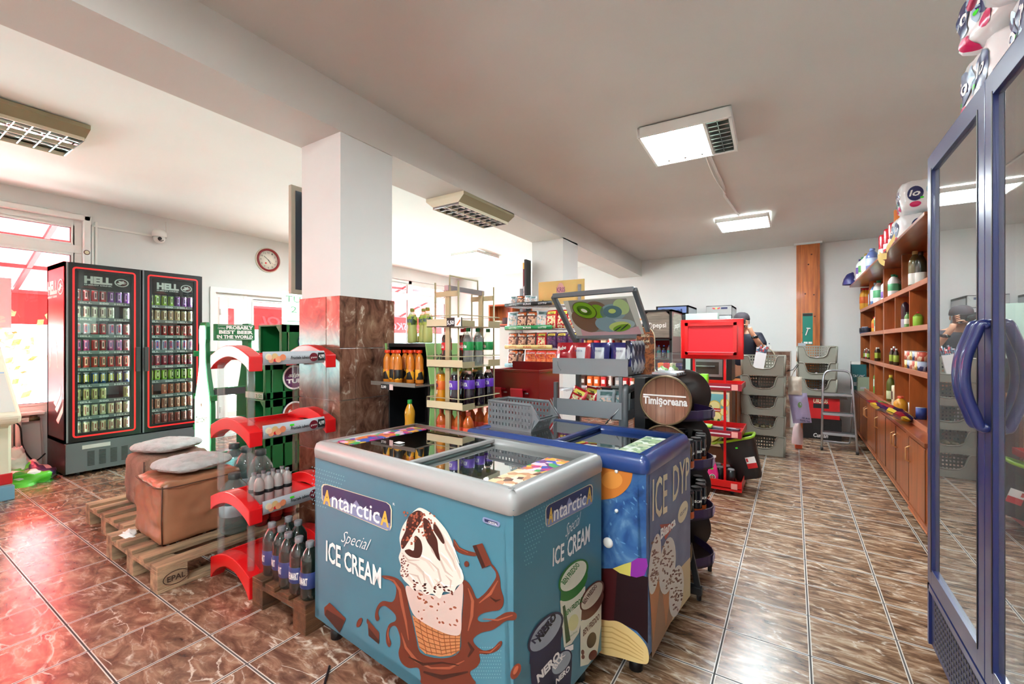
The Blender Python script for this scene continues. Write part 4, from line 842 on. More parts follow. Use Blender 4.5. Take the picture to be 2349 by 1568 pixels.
for i, (zt, ft, lab) in enumerate(tiers):
    mb = arch(RY0, RY0+.07, zt, ft)
    for q in (arch(RY1-.07, RY1, zt, ft),):
        o = len(mb.v); mb.v += q.v; mb.f += [[o+a for a in f] for f in q.f]; mb.fm += q.fm; mb.sm += q.sm
    mb.box(RX0+.012, RX1-.012, RY0+.06, RY1-.06, zt-.075, zt-.065, RED); mb.box(RX0+.01, RX0+.02, RY0+.06, RY1-.06, zt-.08, zt-.04, RED); mb.box(RX1-.025, RX1-.012, RY0+.06, RY1-.06, zt-.085, zt-.04, RED)
    if i == 0: mb.box(RX0+.02, RX1-.02, RY0+.06, RY1-.06, .04, .06, RED)
    tr_ = B('tier', mb, t, bevel=.004)
    if lab:
        mb = MB(); n = 6; z0, z1 = zt-.098, zt-.025
        ar = [(RX1-.012+.012*math.sin(math.pi*k/n), z0+(z1-z0)*k/n) for k in range(n+1)]; mb.prism(ar, 'Y', RY0+.075, RY1-.075, GRY)
        xx = RX1+.002; 
        def rnd_(cy, cz, r_, m, x=xx, sq=1): mb.add([(x, cy+r_*math.cos(a), cz+r_*sq*math.sin(a)) for a in [2*math.pi*k/14 for k in range(14)]], [tuple(range(14))], m)
        zc_ = (z0+z1)/2
        for dy, dz, r_, m in ((.02,.01,.02,CRM),(.035,-.012,.018,mat('fruit_peach',(226,150,110),.5)),(.055,.012,.02,mat('fruit_apple',(214,176,120),.5)),(.075,-.008,.02,MATS['fruit_peach']),(.1,.004,.02,mat('fruit_orange',(222,130,90),.5)),(.058,-.014,.011,RD)): rnd_(RY0+.08+dy, zc_+dz*.8, r_*.9, m, xx+.0003*dy*10)
        rnd_(RY0+.10+.005, zc_+.004, .014, mat('fruit_pale',(238,190,160),.5), xx+.002)
        put_text(mb, 'Fructele iubesc', (xx+.001, RY0+.225, zc_-.008), (0,1,0), (0,0,1), .115, .018, BK, .02, .15); rnd_(RY0+.352+.015, zc_, .027, mat('dark_cherry_badge',(110,16,34),.4), xx+.001, .95); put_text(mb, 'granini', (xx+.0025, RY0+.347, zc_-.006), (0,1,0), (0,0,1), .04, .011, WH)
        mb.box(xx, xx+.001, RY0+.395, RY1-.082, zc_-.022, zc_+.026, BK); put_text(mb, '4,99', (xx+.0015, RY0+.40, zc_-.006), (0,1,0), (0,0,1), .035, .022, WH, .03)
        if i < 3: mb.box(xx+.001, xx+.002, RY0+.22, RY0+.245, zc_+.014, zc_+.024, LIME)
        B('label_strip', mb, tr_)
for x in (RX0+.05, RX1-.05):
    for y in (RY0+.035, RY1-.035):
        for z0, z1 in ((.13,.44),(.50,.845),(.905,1.25)):
            mb = MB(); mb.lathe((x,y,z0), [(.019,0),(.019,z1-z0)], CGL, 14); mb.lathe((x,y,z0), [(.014,0),(.014,z1-z0)], CGL, 14); B('post', mb, t)
CL = glassm('clear_pink_drink', (248,228,226), .05, .05, .7, film=.35); SHR = glassm('shrink_film', (253,253,253), .0, .06, .2, film=.004)
def pack(P, nx, ny, dx, x, y, z, h, label, group, rz=0, film=True, cat='drink pack', each=None):
    """bottles of a wrapped pack (each its own thing) plus the film round them"""
    M = Matrix.Translation((x,y,z)) @ Matrix.Rotation(rz, 4, 'Z')
    for i in range(nx):
        for j in range(ny):
            p = M @ Vector(((i-(nx-1)/2)*dx, (j-(ny-1)/2)*dx, 0)); P.at(p.x, p.y, p.z, rz+random.uniform(-.4,.4), each, group, cat='bottle')
    if film:
        mb = MB(); mb.M = M; w = nx*dx/2; d = ny*dx/2
        n = 8
        def ring(k, z_): return [(k*w*(1 if abs(math.cos(a)) > .3 else 1)*max(-1, min(1, 1.35*math.cos(a))), k*d*max(-1, min(1, 1.35*math.sin(a))), z_+.012*noise.noise(Vector((a*3, z_*20, x)))) for a in [2*math.pi*q/32 for q in range(32)]]
        R_ = [ring(1.03, .004), ring(1.05, h*.35), ring(1.04, h*.66), ring(.93, h*.84), ring(.80, h*.965), ring(.62, h*1.01)]
        vs = [v for r_ in R_ for v in r_]; mb.add(vs, [(a*32+q, a*32+(q+1) % 32, (a+1)*32+(q+1) % 32, (a+1)*32+q) for a in range(5) for q in range(32)], SHR, True)
        tag(B('shrink_wrap', mb, loc=(x,y,z)), label, 'shrink wrap', None)
Pw = bottle('pink_drink_bottle', .165, .026, CL, mat('grey_cap',(120,120,126),.4), BK, lz=(.34,.46), waist=False); 
pack(Pw, 2, 4, .054, -2.53, 1.385, .452, .165, 'clear shrink wrap round the small pink bottles on the fruit stand', 'small pink bottles on the fruit stand', each='small clear pink drink bottle in the wrapped pack on the fruit stand')
# water jugs and packs behind
AQ = glassm('aqua_plastic', (168,206,204), .06, .05, .7, film=.14); AQL = mat('blue_net', (170,186,192), .4)
Pj = bottle('water_jug', .37, .082, AQ, mat('jug_cap',(60,70,70),.4), AQL, waist=True, lz=(.30,.5), seg=20)
Pj.at(-3.02, 1.42, .144, 0, 'large aqua plastic water jug behind the fruit stand posts', None, cat='water jug')
for k, (x, y) in enumerate(((-3.60,1.69),(-3.42,1.69),(-3.24,1.70))): Pj.at(x, y, .144+(.0), .3*k, 'tall water jug in the row behind the leather ottoman', 'water jugs behind the leather ottoman', (1,1,1.18), cat='water jug')
RB = mat('red_wrap_bottle', (120,22,26), .2, coat=.5); Pr = bottle('mineral_water_bottle', .30, .045, RB, mat('teal_cap',(60,150,140),.4), mat('red_print_wrap',(170,24,30),.3,coat=.4), waist=False, lz=(.12,.68), text='ROMANIEI', tm=WH)
for i in range(2):
    for j in range(3): Pr.at(-2.97+i*.0-.095*i, 1.56+j*.095, .144, R(75), 'mineral water bottle in red printed wrap behind the fruit stand', 'red wrapped mineral water bottles', cat='bottle')
DK = mat('dark_green_glass', (10,24,18), .08, coat=.8); DC = mat('dull_cap',(120,120,124),.4); DL = mat('navy_white_label',(40,56,112),.4)
Pd = bottle('dark_bottle', .265, .044, DK, DC, DL, waist=False, lz=(.22,.50), text='NEUMARKT', tm=mat('white_label_lettering',(240,236,232),.5), seg=16)
mbx = MB(); 
for k, (x, y, nx, ny, lb) in enumerate(((-2.255,1.31,2,2,'clear shrink wrap round the dark bottles at the left end of the brown pallet'),(-2.02,1.262,3,1.0,''),(-1.99,1.45,2,2,'clear shrink wrap round the dark bottles farther back on the brown pallet'))):
    if k == 1: pack(Pd, 3, 1, .09, -2.02, 1.243, .144, .265, 'clear shrink wrap round the front row of dark bottles on the brown pallet', 'dark bottles, front row by the freezer', each='dark blue-labelled bottle in the wrapped front row nearest the teal freezer')
    else: pack(Pd, nx, ny, .09, x, y, .144, .265, lb, 'dark bottles, pack %s' % ('at the left end' if k == 0 else 'farther back'), each='dark blue-labelled bottle in the wrapped pack '+('at the left end of the brown pallet' if k == 0 else 'farther back on the brown pallet'))
# ================================================================== ice cream chest freezers
def Zc(ox, oy, s): return lambda x, y: (ox+x/s, oy+y/s)
def chest(name, label, C, ang, L_, D_, H, body, rim, innerm, xdir=-1, rimh=.072):
    """C near corner; runs L_ towards -x and D_ away from the camera"""
    M = Matrix.Translation((C[0], C[1], 0)) @ Matrix.Rotation(R(ang), 4, 'Z'); t = thing(name, label, 'freezer', tuple(M @ Vector((-L_/2, D_/2, 0))), 'glass-topped chest freezers'); 
    mb = MB(); mb.M = M; w = .05; zb_ = .10; zt = H-rimh+.02
    for q in ((-L_+.012,-.012,.012,w),(-L_+.012,-.012,D_-w,D_-.012),(-L_+.012,-L_+w,.012,D_-.012),(-w,-.012,.012,D_-.012)): mb.box(*q, zb_, zt, body)
    mb.box(-L_+.012,-.012,.012,D_-.012,zb_,zb_+.05,body); B('body', mb, t, bevel=.004)
    mb = MB(); mb.M = M; e = .0
    for q in ((-L_+w,-w,w,w+.006),(-L_+w,-w,D_-w-.006,D_-w),(-L_+w,-L_+w+.006,w,D_-w),(-w-.006,-w,w,D_-w)): mb.box(*q, .15, zt, innerm)
    mb.box(-L_+w,-w,w,D_-w,.15,.17,innerm); B('liner', mb, t)
    # rim: rounded frame
    r = .035; pr = []
    pts = []
    for cx, cy, a0 in ((-r, r, -90), (-r, D_-r, 0), (-L_+r, D_-r, 90), (-L_+r, r, 180)):
        for i in range(6): a = R(a0+18*i); pts.append((cx, cy, math.cos(a), math.sin(a)))
    secs = [(r-.006, H-rimh), (r-.002, H-rimh+.004), (r+.0, H-rimh*.55), (r-.001, H-.03), (r-.008, H-.010), (r-.022, H-.002), (r-.052, H), (r-.060, H-.004), (r-.060, H-.05), (r-.04, H-rimh)]
    n = len(pts); vs = []
    for q, z in secs:
        for p in pts: vs.append((p[0]+p[2]*q, p[1]+p[3]*q, z))
    mb = MB(); mb.M = M; mb.add(vs, [(k*n+i, k*n+(i+1) % n, (k+1)*n+(i+1) % n, (k+1)*n+i) for k in range(len(secs)-1) for i in range(n)], rim, True); B('rim', mb, t)
    for x in (-L_+.08, -.08):
        for y in (.08, D_-.08): mb = MB(); mb.M = M; mb.cyl((x, y, 0), .028, .05, BLK, 'Z', 14); mb.box(x-.03, x+.03, y-.03, y+.03, .05, .10, BLK); B('foot', mb, t)
    return t, M
FGL = glassm('freezer_glass', (226,234,232), .06, .01, 1.8)
def lids(t, M, L_, D_, H, fr):
    for k, (a, b_, dz) in enumerate(((-L_+.03, -L_*.46, -.004), (-L_*.5, -.03, -.022))):
        mb = MB(); mb.M = M; z = H+dz; q = .028
        for c in ((a,b_,.03,.03+q),(a,b_,D_-.03-q,D_-.03),(a,a+q*.8,.03,D_-.03),(b_-q*.8,b_,.03,D_-.03)): mb.box(*c, z-.012, z, fr)
        mb.box(a, b_, .026, .03, z-.012, z+.001, BLK)
        o = B('lid', mb, t, bevel=.002); g = MB(); g.M = M; g.box(a+q*.8, b_-q*.8, .03+q, D_-.03-q, z-.008, z-.004, FGL); B('glass', g, o)
TEAL = mat('teal_print', (74,130,148), .38, vary=.12, vscale=1.6, col2=(60,114,132)); LIN = mat('pale_liner', (196,202,202), .5)
C1 = (-.695, 1.10); A1 = -4.8; L1 = 1.16; D1 = .615; H1 = .90
t1, M1 = chest('ice_cream_freezer', 'teal ice cream freezer with silver rim and a big chocolate cone picture, in front', C1, A1, L1, D1, H1, TEAL, SLV, LIN)
lids(t1, M1, L1, D1, H1, SLV)
BLUEP = mat('freezer_blue_plastic', (38,66,128), .28, coat=.4); ICEP = noisecols('icy_blue_print', [(26,50,96),(44,84,140),(70,112,160),(120,156,188)], 6, .35, 'NOISE')
C2 = (-.476, 1.730); A2 = -4.6; L2 = .985; D2 = .587; H2 = .90
t2, M2 = chest('ice_cream_freezer', 'blue ice cream freezer behind the teal one, with frosty blue print and cones', C2, A2, L2, D2, H2, ICEP, BLUEP, LIN)
lids(t2, M2, L2, D2, H2, BLUEP)
# glass stickers
ST1 = noisecols('rainbow_sticker', [(190,40,120),(60,170,90),(240,180,60),(60,90,180),(220,120,60),(240,200,220),(110,50,130)], 34, .3); ST2 = noisecols('brown_sticker', [(150,96,60),(226,196,150),(196,140,96),(90,50,30),(230,210,190)], 40, .3); ST3 = noisecols('green_white_sticker', [(150,180,130),(220,226,214),(110,140,110),(190,200,170)], 40, .3)
def sticker(t, M, x0, x1, y0, y1, z, m):
    mb = MB(); mb.M = M; mb.box(x0, x1, y0, y1, z, z+.0015, m); B('lid_sticker', mb, t)
sticker(t1, M1, -.20, -.06, .07, .30, H1-.0255, ST2); sticker(t1, M1, -.20, -.06, .30, .50, H1-.0255, ST1); sticker(t1, M1, -L1+.07, -L1+.18, .09, .53, H1-.0075, ST1)
sticker(t2, M2, -.19, -.06, .07, .50, H2-.0255, ST3)
mb = MB(); mb.M = M1; mb.box(-.85,-.81,.22,.25,H1-.004,H1-.0025,WH); B('small_label', mb, t1)
# front print
nF = (M1.to_3x3() @ Vector((0,-1,0))); pF = M1 @ Vector((-.3,.012,.5)); nR = (M1.to_3x3() @ Vector((1,0,0))); pR_ = M1 @ Vector((-.012,.3,.5))
z1 = Zc(700, 900, 2.347)
CH1 = mat('print_chocolate', (104,46,30), .35); CH2 = mat('print_dark_chocolate', (58,26,20), .35); CH3 = mat('print_milk_chocolate', (156,84,58), .35); IC1 = mat('print_ice_cream', (228,218,206), .4); IC2 = mat('print_ice_cream_fold', (196,178,164), .4); IC3 = mat('print_cup_cream', (204,182,172), .4); WAF = mat('print_waffle', (190,126,80), .4); WAF2 = mat('print_waffle_line', (140,82,46), .4); BADG = mat('print_badge_navy', (36,42,84), .4); BADL = mat('print_badge_lilac', (126,136,172), .4); GLD = mat('print_gold', (222,178,72), .4); TL2 = mat('teal_print_light', (112,168,180), .38); TL3 = mat('pale_teal_glow', (112,162,172), .4)
p = Print(pF, nF, z1)
for i in range(14):
    for j in range(10):
        x = 40+i*13+(j % 2)*6; y = 400+j*22+i*4
        if i+j < 15: p.ell(x, y, 3, 4, 0, TL2, .2, 6); p.ell(950+i*13, 560+j*20+i*5, 3, 4, 0, TL2, .2, 6) if False else None
        p.ell(880+i*13+(j % 2)*6, 1370+j*18, 2.6, 4, 0, TL3, .3, 6)
def badge(p, q, base_a, base_b, cap, frac=.12):
    """q: four corners tl,tr,br,bl"""
    def ins(q, f): c = (sum(a[0] for a in q)/4, sum(a[1] for a in q)/4); return [(a[0]+(c[0]-a[0])*f, a[1]+(c[1]-a[1])*f*1.6) for a in q]
    def rq(q, k=.07):
        out = []
        for i in range(4):
            a, b_, c = q[i-1], q[i], q[(i+1) % 4]; k1 = k if i % 2 else k*3; k2 = k*3 if i % 2 else k
            out += [(b_[0]+(a[0]-b_[0])*k1, b_[1]+(a[1]-b_[1])*k1), (b_[0]+(a[0]-b_[0])*k1*.3+(c[0]-b_[0])*k2*.3, b_[1]+(a[1]-b_[1])*k1*.3+(c[1]-b_[1])*k2*.3), (b_[0]+(c[0]-b_[0])*k2, b_[1]+(c[1]-b_[1])*k2)]
        return out
    p.poly(rq(q), CRM, False, 1); p.poly(rq(ins(q, .03)), BADG, False, 1.6)
    qi = ins(q, .04); tl, tr, br, bl = qi
    lo = []; 
    for k in range(13):
        u = k/12; hgt = (.42, .30, .62, .38, .72, .45, .88, .5, .66, .4, .6, .34, .4)[k]; lo.append((bl[0]+(br[0]-bl[0])*u+(tl[0]-bl[0])*hgt, bl[1]+(br[1]-bl[1])*u+(tl[1]-bl[1])*hgt))
    p.poly(lo+[br, bl], BADL, False, 2.0)
    a, b_ = base_a, base_b; f = lambda u: (a[0]+(b_[0]-a[0])*u, a[1]+(b_[1]-a[1])*u); cp = (cap[0]-a[0], cap[1]-a[1])
    up = lambda s_, k: (s_[0]+cp[0]*k, s_[1]+cp[1]*k)
    p.text('A', f(0), f(.115), up(f(0), 1.0), GLD, .035, lay=3); p.text('ntarctic', f(.13), f(.855), up(f(.13), 1.05), WH, .01, lay=3); p.text('A', f(.87), f(1), up(f(.87), 1.0), GLD, .035, lay=3)
badge(p, [(90,483),(470,598),(468,752),(92,592)], (100,594), (455,722), (103,516))
p.text('Special', (197,800), (352,852), (205,735), WH, -.01, .45)
p.text('ICE', (116,900), (195,938), (117,788), WH, .02); p.text('CREAM', (214,946), (413,1050), (214,842), WH, .02)
p.text('R', (477,604), (487,607), (477,590), WH)
# splash of chocolate
splash = [(415,985),(455,985),(500,1000),(530,1030),(548,1080),(560,1150),(580,1230),(600,1320),(622,1395),(700,1425),(790,1420),(838,1380),(842,1290),(850,1180),(856,1090),(850,1010),(880,1020),(905,1060),(925,1105),(950,1095),(985,1060),(1020,1010),(1030,985),(1025,960),(1000,928),(1012,925),(1040,965),(1052,1010),(1055,1050),(1070,1100),(1068,1140),(1045,1168),(1000,1175),(950,1190),(930,1215),(950,1232),(1000,1228),(1040,1205),(1085,1180),(1130,1180),(1142,1200),(1130,1222),(1085,1225),(1050,1250),(1010,1275),(950,1290),(910,1320),(915,1350),(960,1385),(1010,1375),(1045,1340),(1062,1335),(1058,1360),(1030,1390),(980,1405),(940,1405),(945,1440),(925,1475),(890,1500),(900,1530),(905,1570),(650,1570),(625,1530),(612,1480),(560,1480),(520,1450),(505,1400),(515,1350),(510,1300),(490,1255),(462,1262),(452,1300),(465,1345),(455,1368),(440,1345),(438,1295),(455,1245),(490,1225),(485,1190),(440,1150),(412,1150),(395,1180),(402,1215),(388,1228),(378,1200),(390,1150),(420,1120),(470,1125),(490,1090),(490,1040),(460,1008),(430,1000)]
p.poly(splash, CH1, True, 1)
p.line([(430,993),(480,1010),(512,1060),(525,1140),(545,1230),(560,1330)], [2,10,14,16,12,4], CH3, 1.6)
p.line([(452,1262),(448,1300),(456,1345)], [3,7,3], CH3, 1.6); p.line([(520,1290),(545,1370),(600,1440),(680,1480),(780,1480),(860,1440)], [3,14,18,10,14,4], CH3, 1.6)
p.line([(880,1050),(905,1120),(900,1200),(880,1280)], [4,16,16,5], CH3, 1.6); p.line([(940,1130),(1000,1080),(1040,1010)], [5,16,5], CH3, 1.6); p.line([(960,1215),(1040,1222),(1120,1195)], [4,9,5], CH3, 1.7); p.line([(940,1392),(1000,1395),(1050,1350)], [4,8,3], CH3, 1.7)
p.line([(1000,1100),(1030,1120),(1055,1110)], [4,14,4], CH2, 1.7); p.line([(560,1420),(640,1460),(740,1450),(830,1465)], [6,16,10,5], CH2, 1.7); p.line([(640,1500),(740,1530),(880,1500)], [10,26,10], CH2, 1.8); p.line([(880,1340),(905,1380),(880,1420)], [8,22,8], CH2, 1.8)
p.poly([(802,788),(815,800),(835,830),(880,850),(925,862),(920,878),(870,872),(825,855),(803,825)], CH1, True, 1); p.line([(808,800),(830,835),(880,860)], 4, CH3, 1.6)
# cone
p.poly([(580,1195),(640,1235),(740,1285),(840,1290),(835,1385),(790,1412),(730,1418),(650,1402),(618,1370),(600,1290)], WAF, False, 2.0)
for k in range(6): p.line([(592+k*5,1225+k*28),(650+k*3,1262+k*26),(740,1300+k*21),(838,1305+k*16)], 5, WAF2, 2.2)
for k in range(7): p.line([(620+k*32,1230+k*8),(632+k*30,1300+k*6),(660+k*26,1405)], 4, WAF2, 2.2)
p.poly([(545,1040),(600,1055),(700,1090),(800,1070),(850,1020),(852,1110),(846,1190),(840,1292),(790,1302),(715,1275),(640,1235),(590,1195),(562,1130)], IC3, True, 2.4)
for i in range(26): x = 590+random.random()*235; y = 1080+random.random()*170; p.ell(x, y, 4+random.random()*8, 3+random.random()*4, random.uniform(0, 90), CH3, 2.6, 7)
swirl = [(575,652),(600,628),(622,618),(655,630),(690,655),(725,690),(765,740),(795,800),(808,860),(835,930),(857,985),(850,1020),(820,1040),(800,1075),(750,1068),(730,1105),(690,1080),(655,1085),(625,1060),(590,1062),(560,1030),(535,1005),(515,965),(520,930),(508,885),(520,840),(512,780),(530,715)]
p.poly(swirl, IC1, True, 3.0)
for pts in ([(640,700),(665,780),(690,850),(735,905),(760,960),(800,990)], [(700,690),(745,770),(765,840),(800,900),(815,950)], [(540,900),(600,925),(640,965),(650,1020)], [(560,970),(610,985),(630,1030)], [(670,900),(720,950),(735,1010),(700,1040)], [(760,980),(790,1010),(785,1050)], [(525,860),(560,900),(620,900)]): p.line(pts, [3]+[11]*(len(pts)-2)+[3], IC2, 3.3)
for pts in ([(560,840),(600,870),(660,900),(700,960)],[(600,940),(660,990),(690,1050)],[(720,860),(760,900),(800,960)],[(740,760),(790,840),(820,920)],[(530,950),(570,1000),(600,1040)],[(700,1000),(740,1040),(790,1040)],[(800,900),(830,960),(840,1000)]): p.line(pts, [4]+[18]*(len(pts)-2)+[4], mat('print_fold_soft',(212,198,184),.4), 3.2); p.line([(a+14,b_-4) for a,b_ in pts], [3]+[9]*(len(pts)-2)+[3], mat('print_highlight',(246,240,232),.4), 3.25)
for poly in ([(570,655),(610,632),(640,650),(625,700),(592,745),(560,800),(530,840),(520,800),(545,740),(552,690)], [(640,675),(672,690),(690,740),(715,790),(722,850),(732,900),(715,890),(690,840),(662,800),(645,745)], [(595,770),(625,790),(636,840),(620,885),(570,880),(540,850),(565,840),(590,845)], [(700,700),(735,750),(755,800),(745,810),(715,770),(695,735)]): p.poly(poly, CH2, True, 3.5)
for i in range(75):
    a = random.random(); x = 545+a*150+random.gauss(0, 12); y = 640+random.random()*190*(1-.4*a)+a*10
    if 520 < x < 720: p.ell(x, y, 7, 5, random.uniform(0, 180), CH3 if i % 3 else mat('print_nut', (134,70,48), .4), 3.8+.001*i, 6)
for i in range(30): x = 520+random.random()*40; y = 870+random.random()*120; p.ell(x, y, 5, 4, 0, CH1, 3.7, 6)
for i in range(22): x = 590+random.random()*240; p.ell(x, 1035+.12*(x-590)+random.gauss(0, 14), 9, 5, random.uniform(-40, 60), CH2 if i % 2 else CH1, 3.7, 7)
def bar_(a, b_, c, d, dd): p.poly([a, b_, c, d], CH1, False, 2.6); p.poly([dd[0], dd[1], c, d], CH2, False, 2.7)
p.poly([(105,1155),(135,1128),(222,1215),(188,1290),(108,1195)], CH1, False, 2); p.poly([(108,1195),(120,1165),(215,1225),(188,1290)], CH2, False, 2.2)
p.poly([(338,1215),(402,1290),(400,1352),(345,1305)], CH1, False, 2); p.poly([(345,1260),(400,1330),(400,1352),(345,1305)], CH2, False, 2.2)
p.poly([(905,822),(958,808),(1008,920),(957,945)], CH1, False, 3); p.poly([(905,822),(925,817),(975,935),(957,945)], CH2, False, 3.2)
p.ell(295,1235,12,28,25,CH1,2); p.ell(872,920,13,16,0,CH1,2); p.ell(1137,1497,24,46,25,CH1,2); p.ell(1137,1490,10,26,25,CH3,2.2); p.ell(338,1228,4,14,0,CH1,2)
p.poly([(960,672),(975,670),(1040,692),(1052,705),(1045,720),(1030,718),(965,696)], BADL, True, 2); p.poly([(968,676),(1038,698),(1040,712),(970,692)], BADG, False, 2.3); p.text('CRYSTAL', (990,700), (1038,714), (990,688), WH, .02)
B('front_print', p.mb, t1)
p = Print(pR_, nR, z1)
for i in range(12):
    for j in range(14):
        x = 1180+i*14+(j % 2)*7; y = 640-i*7+j*22
        if i < 12-j*.7: p.ell(x, y, 3, 4.5, 0, TL2, .2, 6)
badge(p, [(1290,612),(1545,484),(1547,596),(1292,731)], (1303,706), (1540,582), (1306,622), .1)
p.text('Special', (1397,778), (1478,700), (1400,706), WH, -.01, .45)
p.text('ICE', (1328,932), (1389,898), (1330,832), WH, .02); p.text('CREAM', (1406,888), (1527,797), (1409,782), WH, .02)
def tub(p, cx, cy, a, b_, rot, lid, lid2, body, bpts, words):
    p.poly(bpts, body, False, 2); c, s_ = math.cos(R(rot)), math.sin(R(rot)); nx, ny = -s_, c
    dx, dy = words[2]
    outer = []
    for k in range(21): th = math.pi*k/20*1; outer.append((cx+a*math.cos(th)*c-b_*math.sin(th)*s_+dx, cy+a*math.cos(th)*s_+b_*math.sin(th)*c+dy))
    outer += [(cx-a*c, cy-a*s_)]; outer = [(cx+a*c, cy+a*s_)]+outer
    p.poly(outer, lid, False, 2.4); p.ell(cx, cy, a, b_, rot, lid, 2.6, 28); p.ell(cx, cy, a*.9, b_*.82, rot, lid2, 2.9, 28)
    u = (c, s_); w0, w1 = words[0], words[1]
    p.text(w0, (cx-u[0]*a*.62-nx*b_*.15, cy-u[1]*a*.62-ny*b_*.15), (cx+u[0]*a*.62-nx*b_*.15, cy+u[1]*a*.62-ny*b_*.15), (cx-u[0]*a*.62-nx*b_*.6, cy-u[1]*a*.62-ny*b_*.6), words[3], .03, 0, 3.4)
CR2 = mat('print_tub_cream', (214,214,196), .4); LG = mat('print_tub_green', (46,118,52), .4); LB_ = mat('print_tub_brown', (98,50,40), .4); LN = mat('print_tub_navy', (28,32,64), .4)
tub(p, 1440, 985, 108, 58, -52, LG, CR2, CR2, [(1368,1120),(1505,1040),(1500,1130),(1470,1290),(1430,1350),(1390,1370)], ('BEN FREDDO', '', (-4,44), LG))
p.poly([(1382,1150),(1395,1140),(1425,1330),(1400,1350)], mat('print_dark_green',(60,84,50),.4), False, 2.2); p.text('BEN FREDDO', (1395,1205), (1490,1120), (1395,1175), LG, .03); p.ell(1440,1235,26,46,15,mat('print_pistachio',(206,206,150),.4),2.5); p.text('pistachio', (1400,1330),(1460,1285),(1400,1318),LG)
tub(p, 1540, 1092, 96, 44, -55, LB_, mat('print_tub_beige',(196,184,166),.4), CR2, [(1478,1232),(1592,1130),(1590,1250),(1570,1400),(1520,1460),(1478,1472)], ('BEN FREDDO', '', (-3,48), LB_))
p.text('BEN FREDDO', (1492,1310), (1580,1215), (1492,1275), LB_, .03); p.ell(1538,1330,24,44,15,CH2,2.5); p.ell(1490,1395,9,14,0,CH1,2.6); p.ell(1492,1420,9,12,0,CH1,2.6); p.ell(1545,1410,20,30,30,CH1,2.5)
tub(p, 1290, 1290, 135, 62, -52, LN, mat('print_tub_grey',(150,160,172),.4), LN, [(1205,1420),(1375,1270),(1372,1440),(1372,1568),(1215,1568)], ('NERO', '', (-4,60), LN))
p.text('NERO', (1258,1340), (1350,1205), (1240,1310), BK, .06); p.text('NERO', (1248,1560), (1368,1420), (1240,1520), WH, .05)
tub(p, 1375, 1450, 80, 44, -55, LN, MATS['print_tub_grey'], LN, [(1318,1530),(1432,1400),(1432,1470),(1425,1568),(1318,1568)], ('BLK', '', (-3,30), WH)); p.text('NERO', (1345,1568),(1420,1490),(1345,1538),WH,.04)
p.poly([(1395,1370),(1440,1352),(1440,1380),(1395,1400)], WH, False, 2.2)
B('side_print', p.mb, t1)
# blue freezer print
nF2 = (M2.to_3x3() @ Vector((0,-1,0))); pF2 = M2 @ Vector((-.3,.012,.5)); nR2 = (M2.to_3x3() @ Vector((1,0,0))); pR2 = M2 @ Vector((-.012,.3,.5))
z2 = Zc(1100, 940, 2.496); p = Print(pF2, nF2, z2)
p.poly([(640,330),(735,322),(862,340),(872,395),(840,455),(780,498),(700,512),(640,500)], mat('print_orange_glow',(206,120,48),.4), True, 1); p.ell(760,400,60,50,0,mat('print_orange_core',(226,146,66),.4),1.5)
p.poly([(640,905),(760,905),(965,955),(965,1335),(900,1262),(820,1222),(640,1200)], mat('print_dark_maroon',(34,12,18),.3), False, 1); p.poly([(700,905),(790,908),(770,1210),(700,1205)], mat('print_cola',(64,20,22),.3), False, 1.3)
p.poly([(764,905),(830,880),(870,868),(866,950),(805,932)], mat('print_yellow_bite',(206,190,92),.4), False, 1.6); p.poly([(870,868),(905,846),(958,848),(965,890),(945,945),(900,957),(865,948)], mat('print_purple_bite',(140,44,150),.4), False, 1.7)
p.poly([(640,1205),(740,1203),(800,1210),(880,1262),(935,1315),(966,1370),(968,1440),(930,1450),(820,1420),(640,1360)], mat('print_vanilla',(222,190,128),.4), True, 2)
for k in range(5): p.line([(660,1230+k*30),(760,1240+k*30),(850,1290+k*26),(940,1370+k*16)], [3,8,8,3], mat('print_vanilla_fold',(196,156,94),.4), 2.4)
for y in (350, 575): P_ = p.pt((786, y)); mb = MB(); mb.sphere(P_+p.N*.004, .008, WHT, 10, 6); B('rivet', mb, t2)
P_ = p.pt((738, 757)); mb = MB(); mb.sphere(P_+p.N*.004, .022, WHT, 14, 8, (1,.5,1)); B('lock_cap', mb, t2)
for i in range(26): x = 745+random.random()*215; y = 430+random.random()*400; p.ell(x, y, random.uniform(4, 22), random.uniform(2, 6), random.uniform(20, 80), mat('print_ice_glint',(96,140,182),.3), .8, 7)
B('front_print', p.mb, t2)
p = Print(pR2, nR2, z2)
p.poly([(972,360),(1205,170),(1205,850),(1150,900),(1100,1000),(972,1050)], mat('print_slate_blue',(60,80,124),.35,vary=.35,vscale=7,col2=(96,120,156)), False, .3)
p.poly([(1150,900),(1205,840),(1205,1060),(1060,1260),(1100,1100)], mat('print_sand',(206,184,140),.4), False, .6); p.poly([(975,1050),(1150,900),(1100,1200),(985,1420)], mat('print_waffle_dark',(150,112,84),.4), False, .8)
FR_ = CRM
p.text('ICE', (985,632), (1070,578), (987,385), FR_, .01); p.text('DYP', (1102,520), (1196,440), (1104,312), FR_, .01)
p.poly([(1028,655),(1118,645),(1062,742)], mat('print_brick_red',(170,60,44),.4), False, 1.4); p.text('Bianca', (1032,738), (1118,655), (1032,680), WH, .04)
p.ell(1162,582,24,66,15,FR_,1.2); p.text('ICE DYP', (1145,610),(1180,570),(1145,592),BADG,.02,0,2)
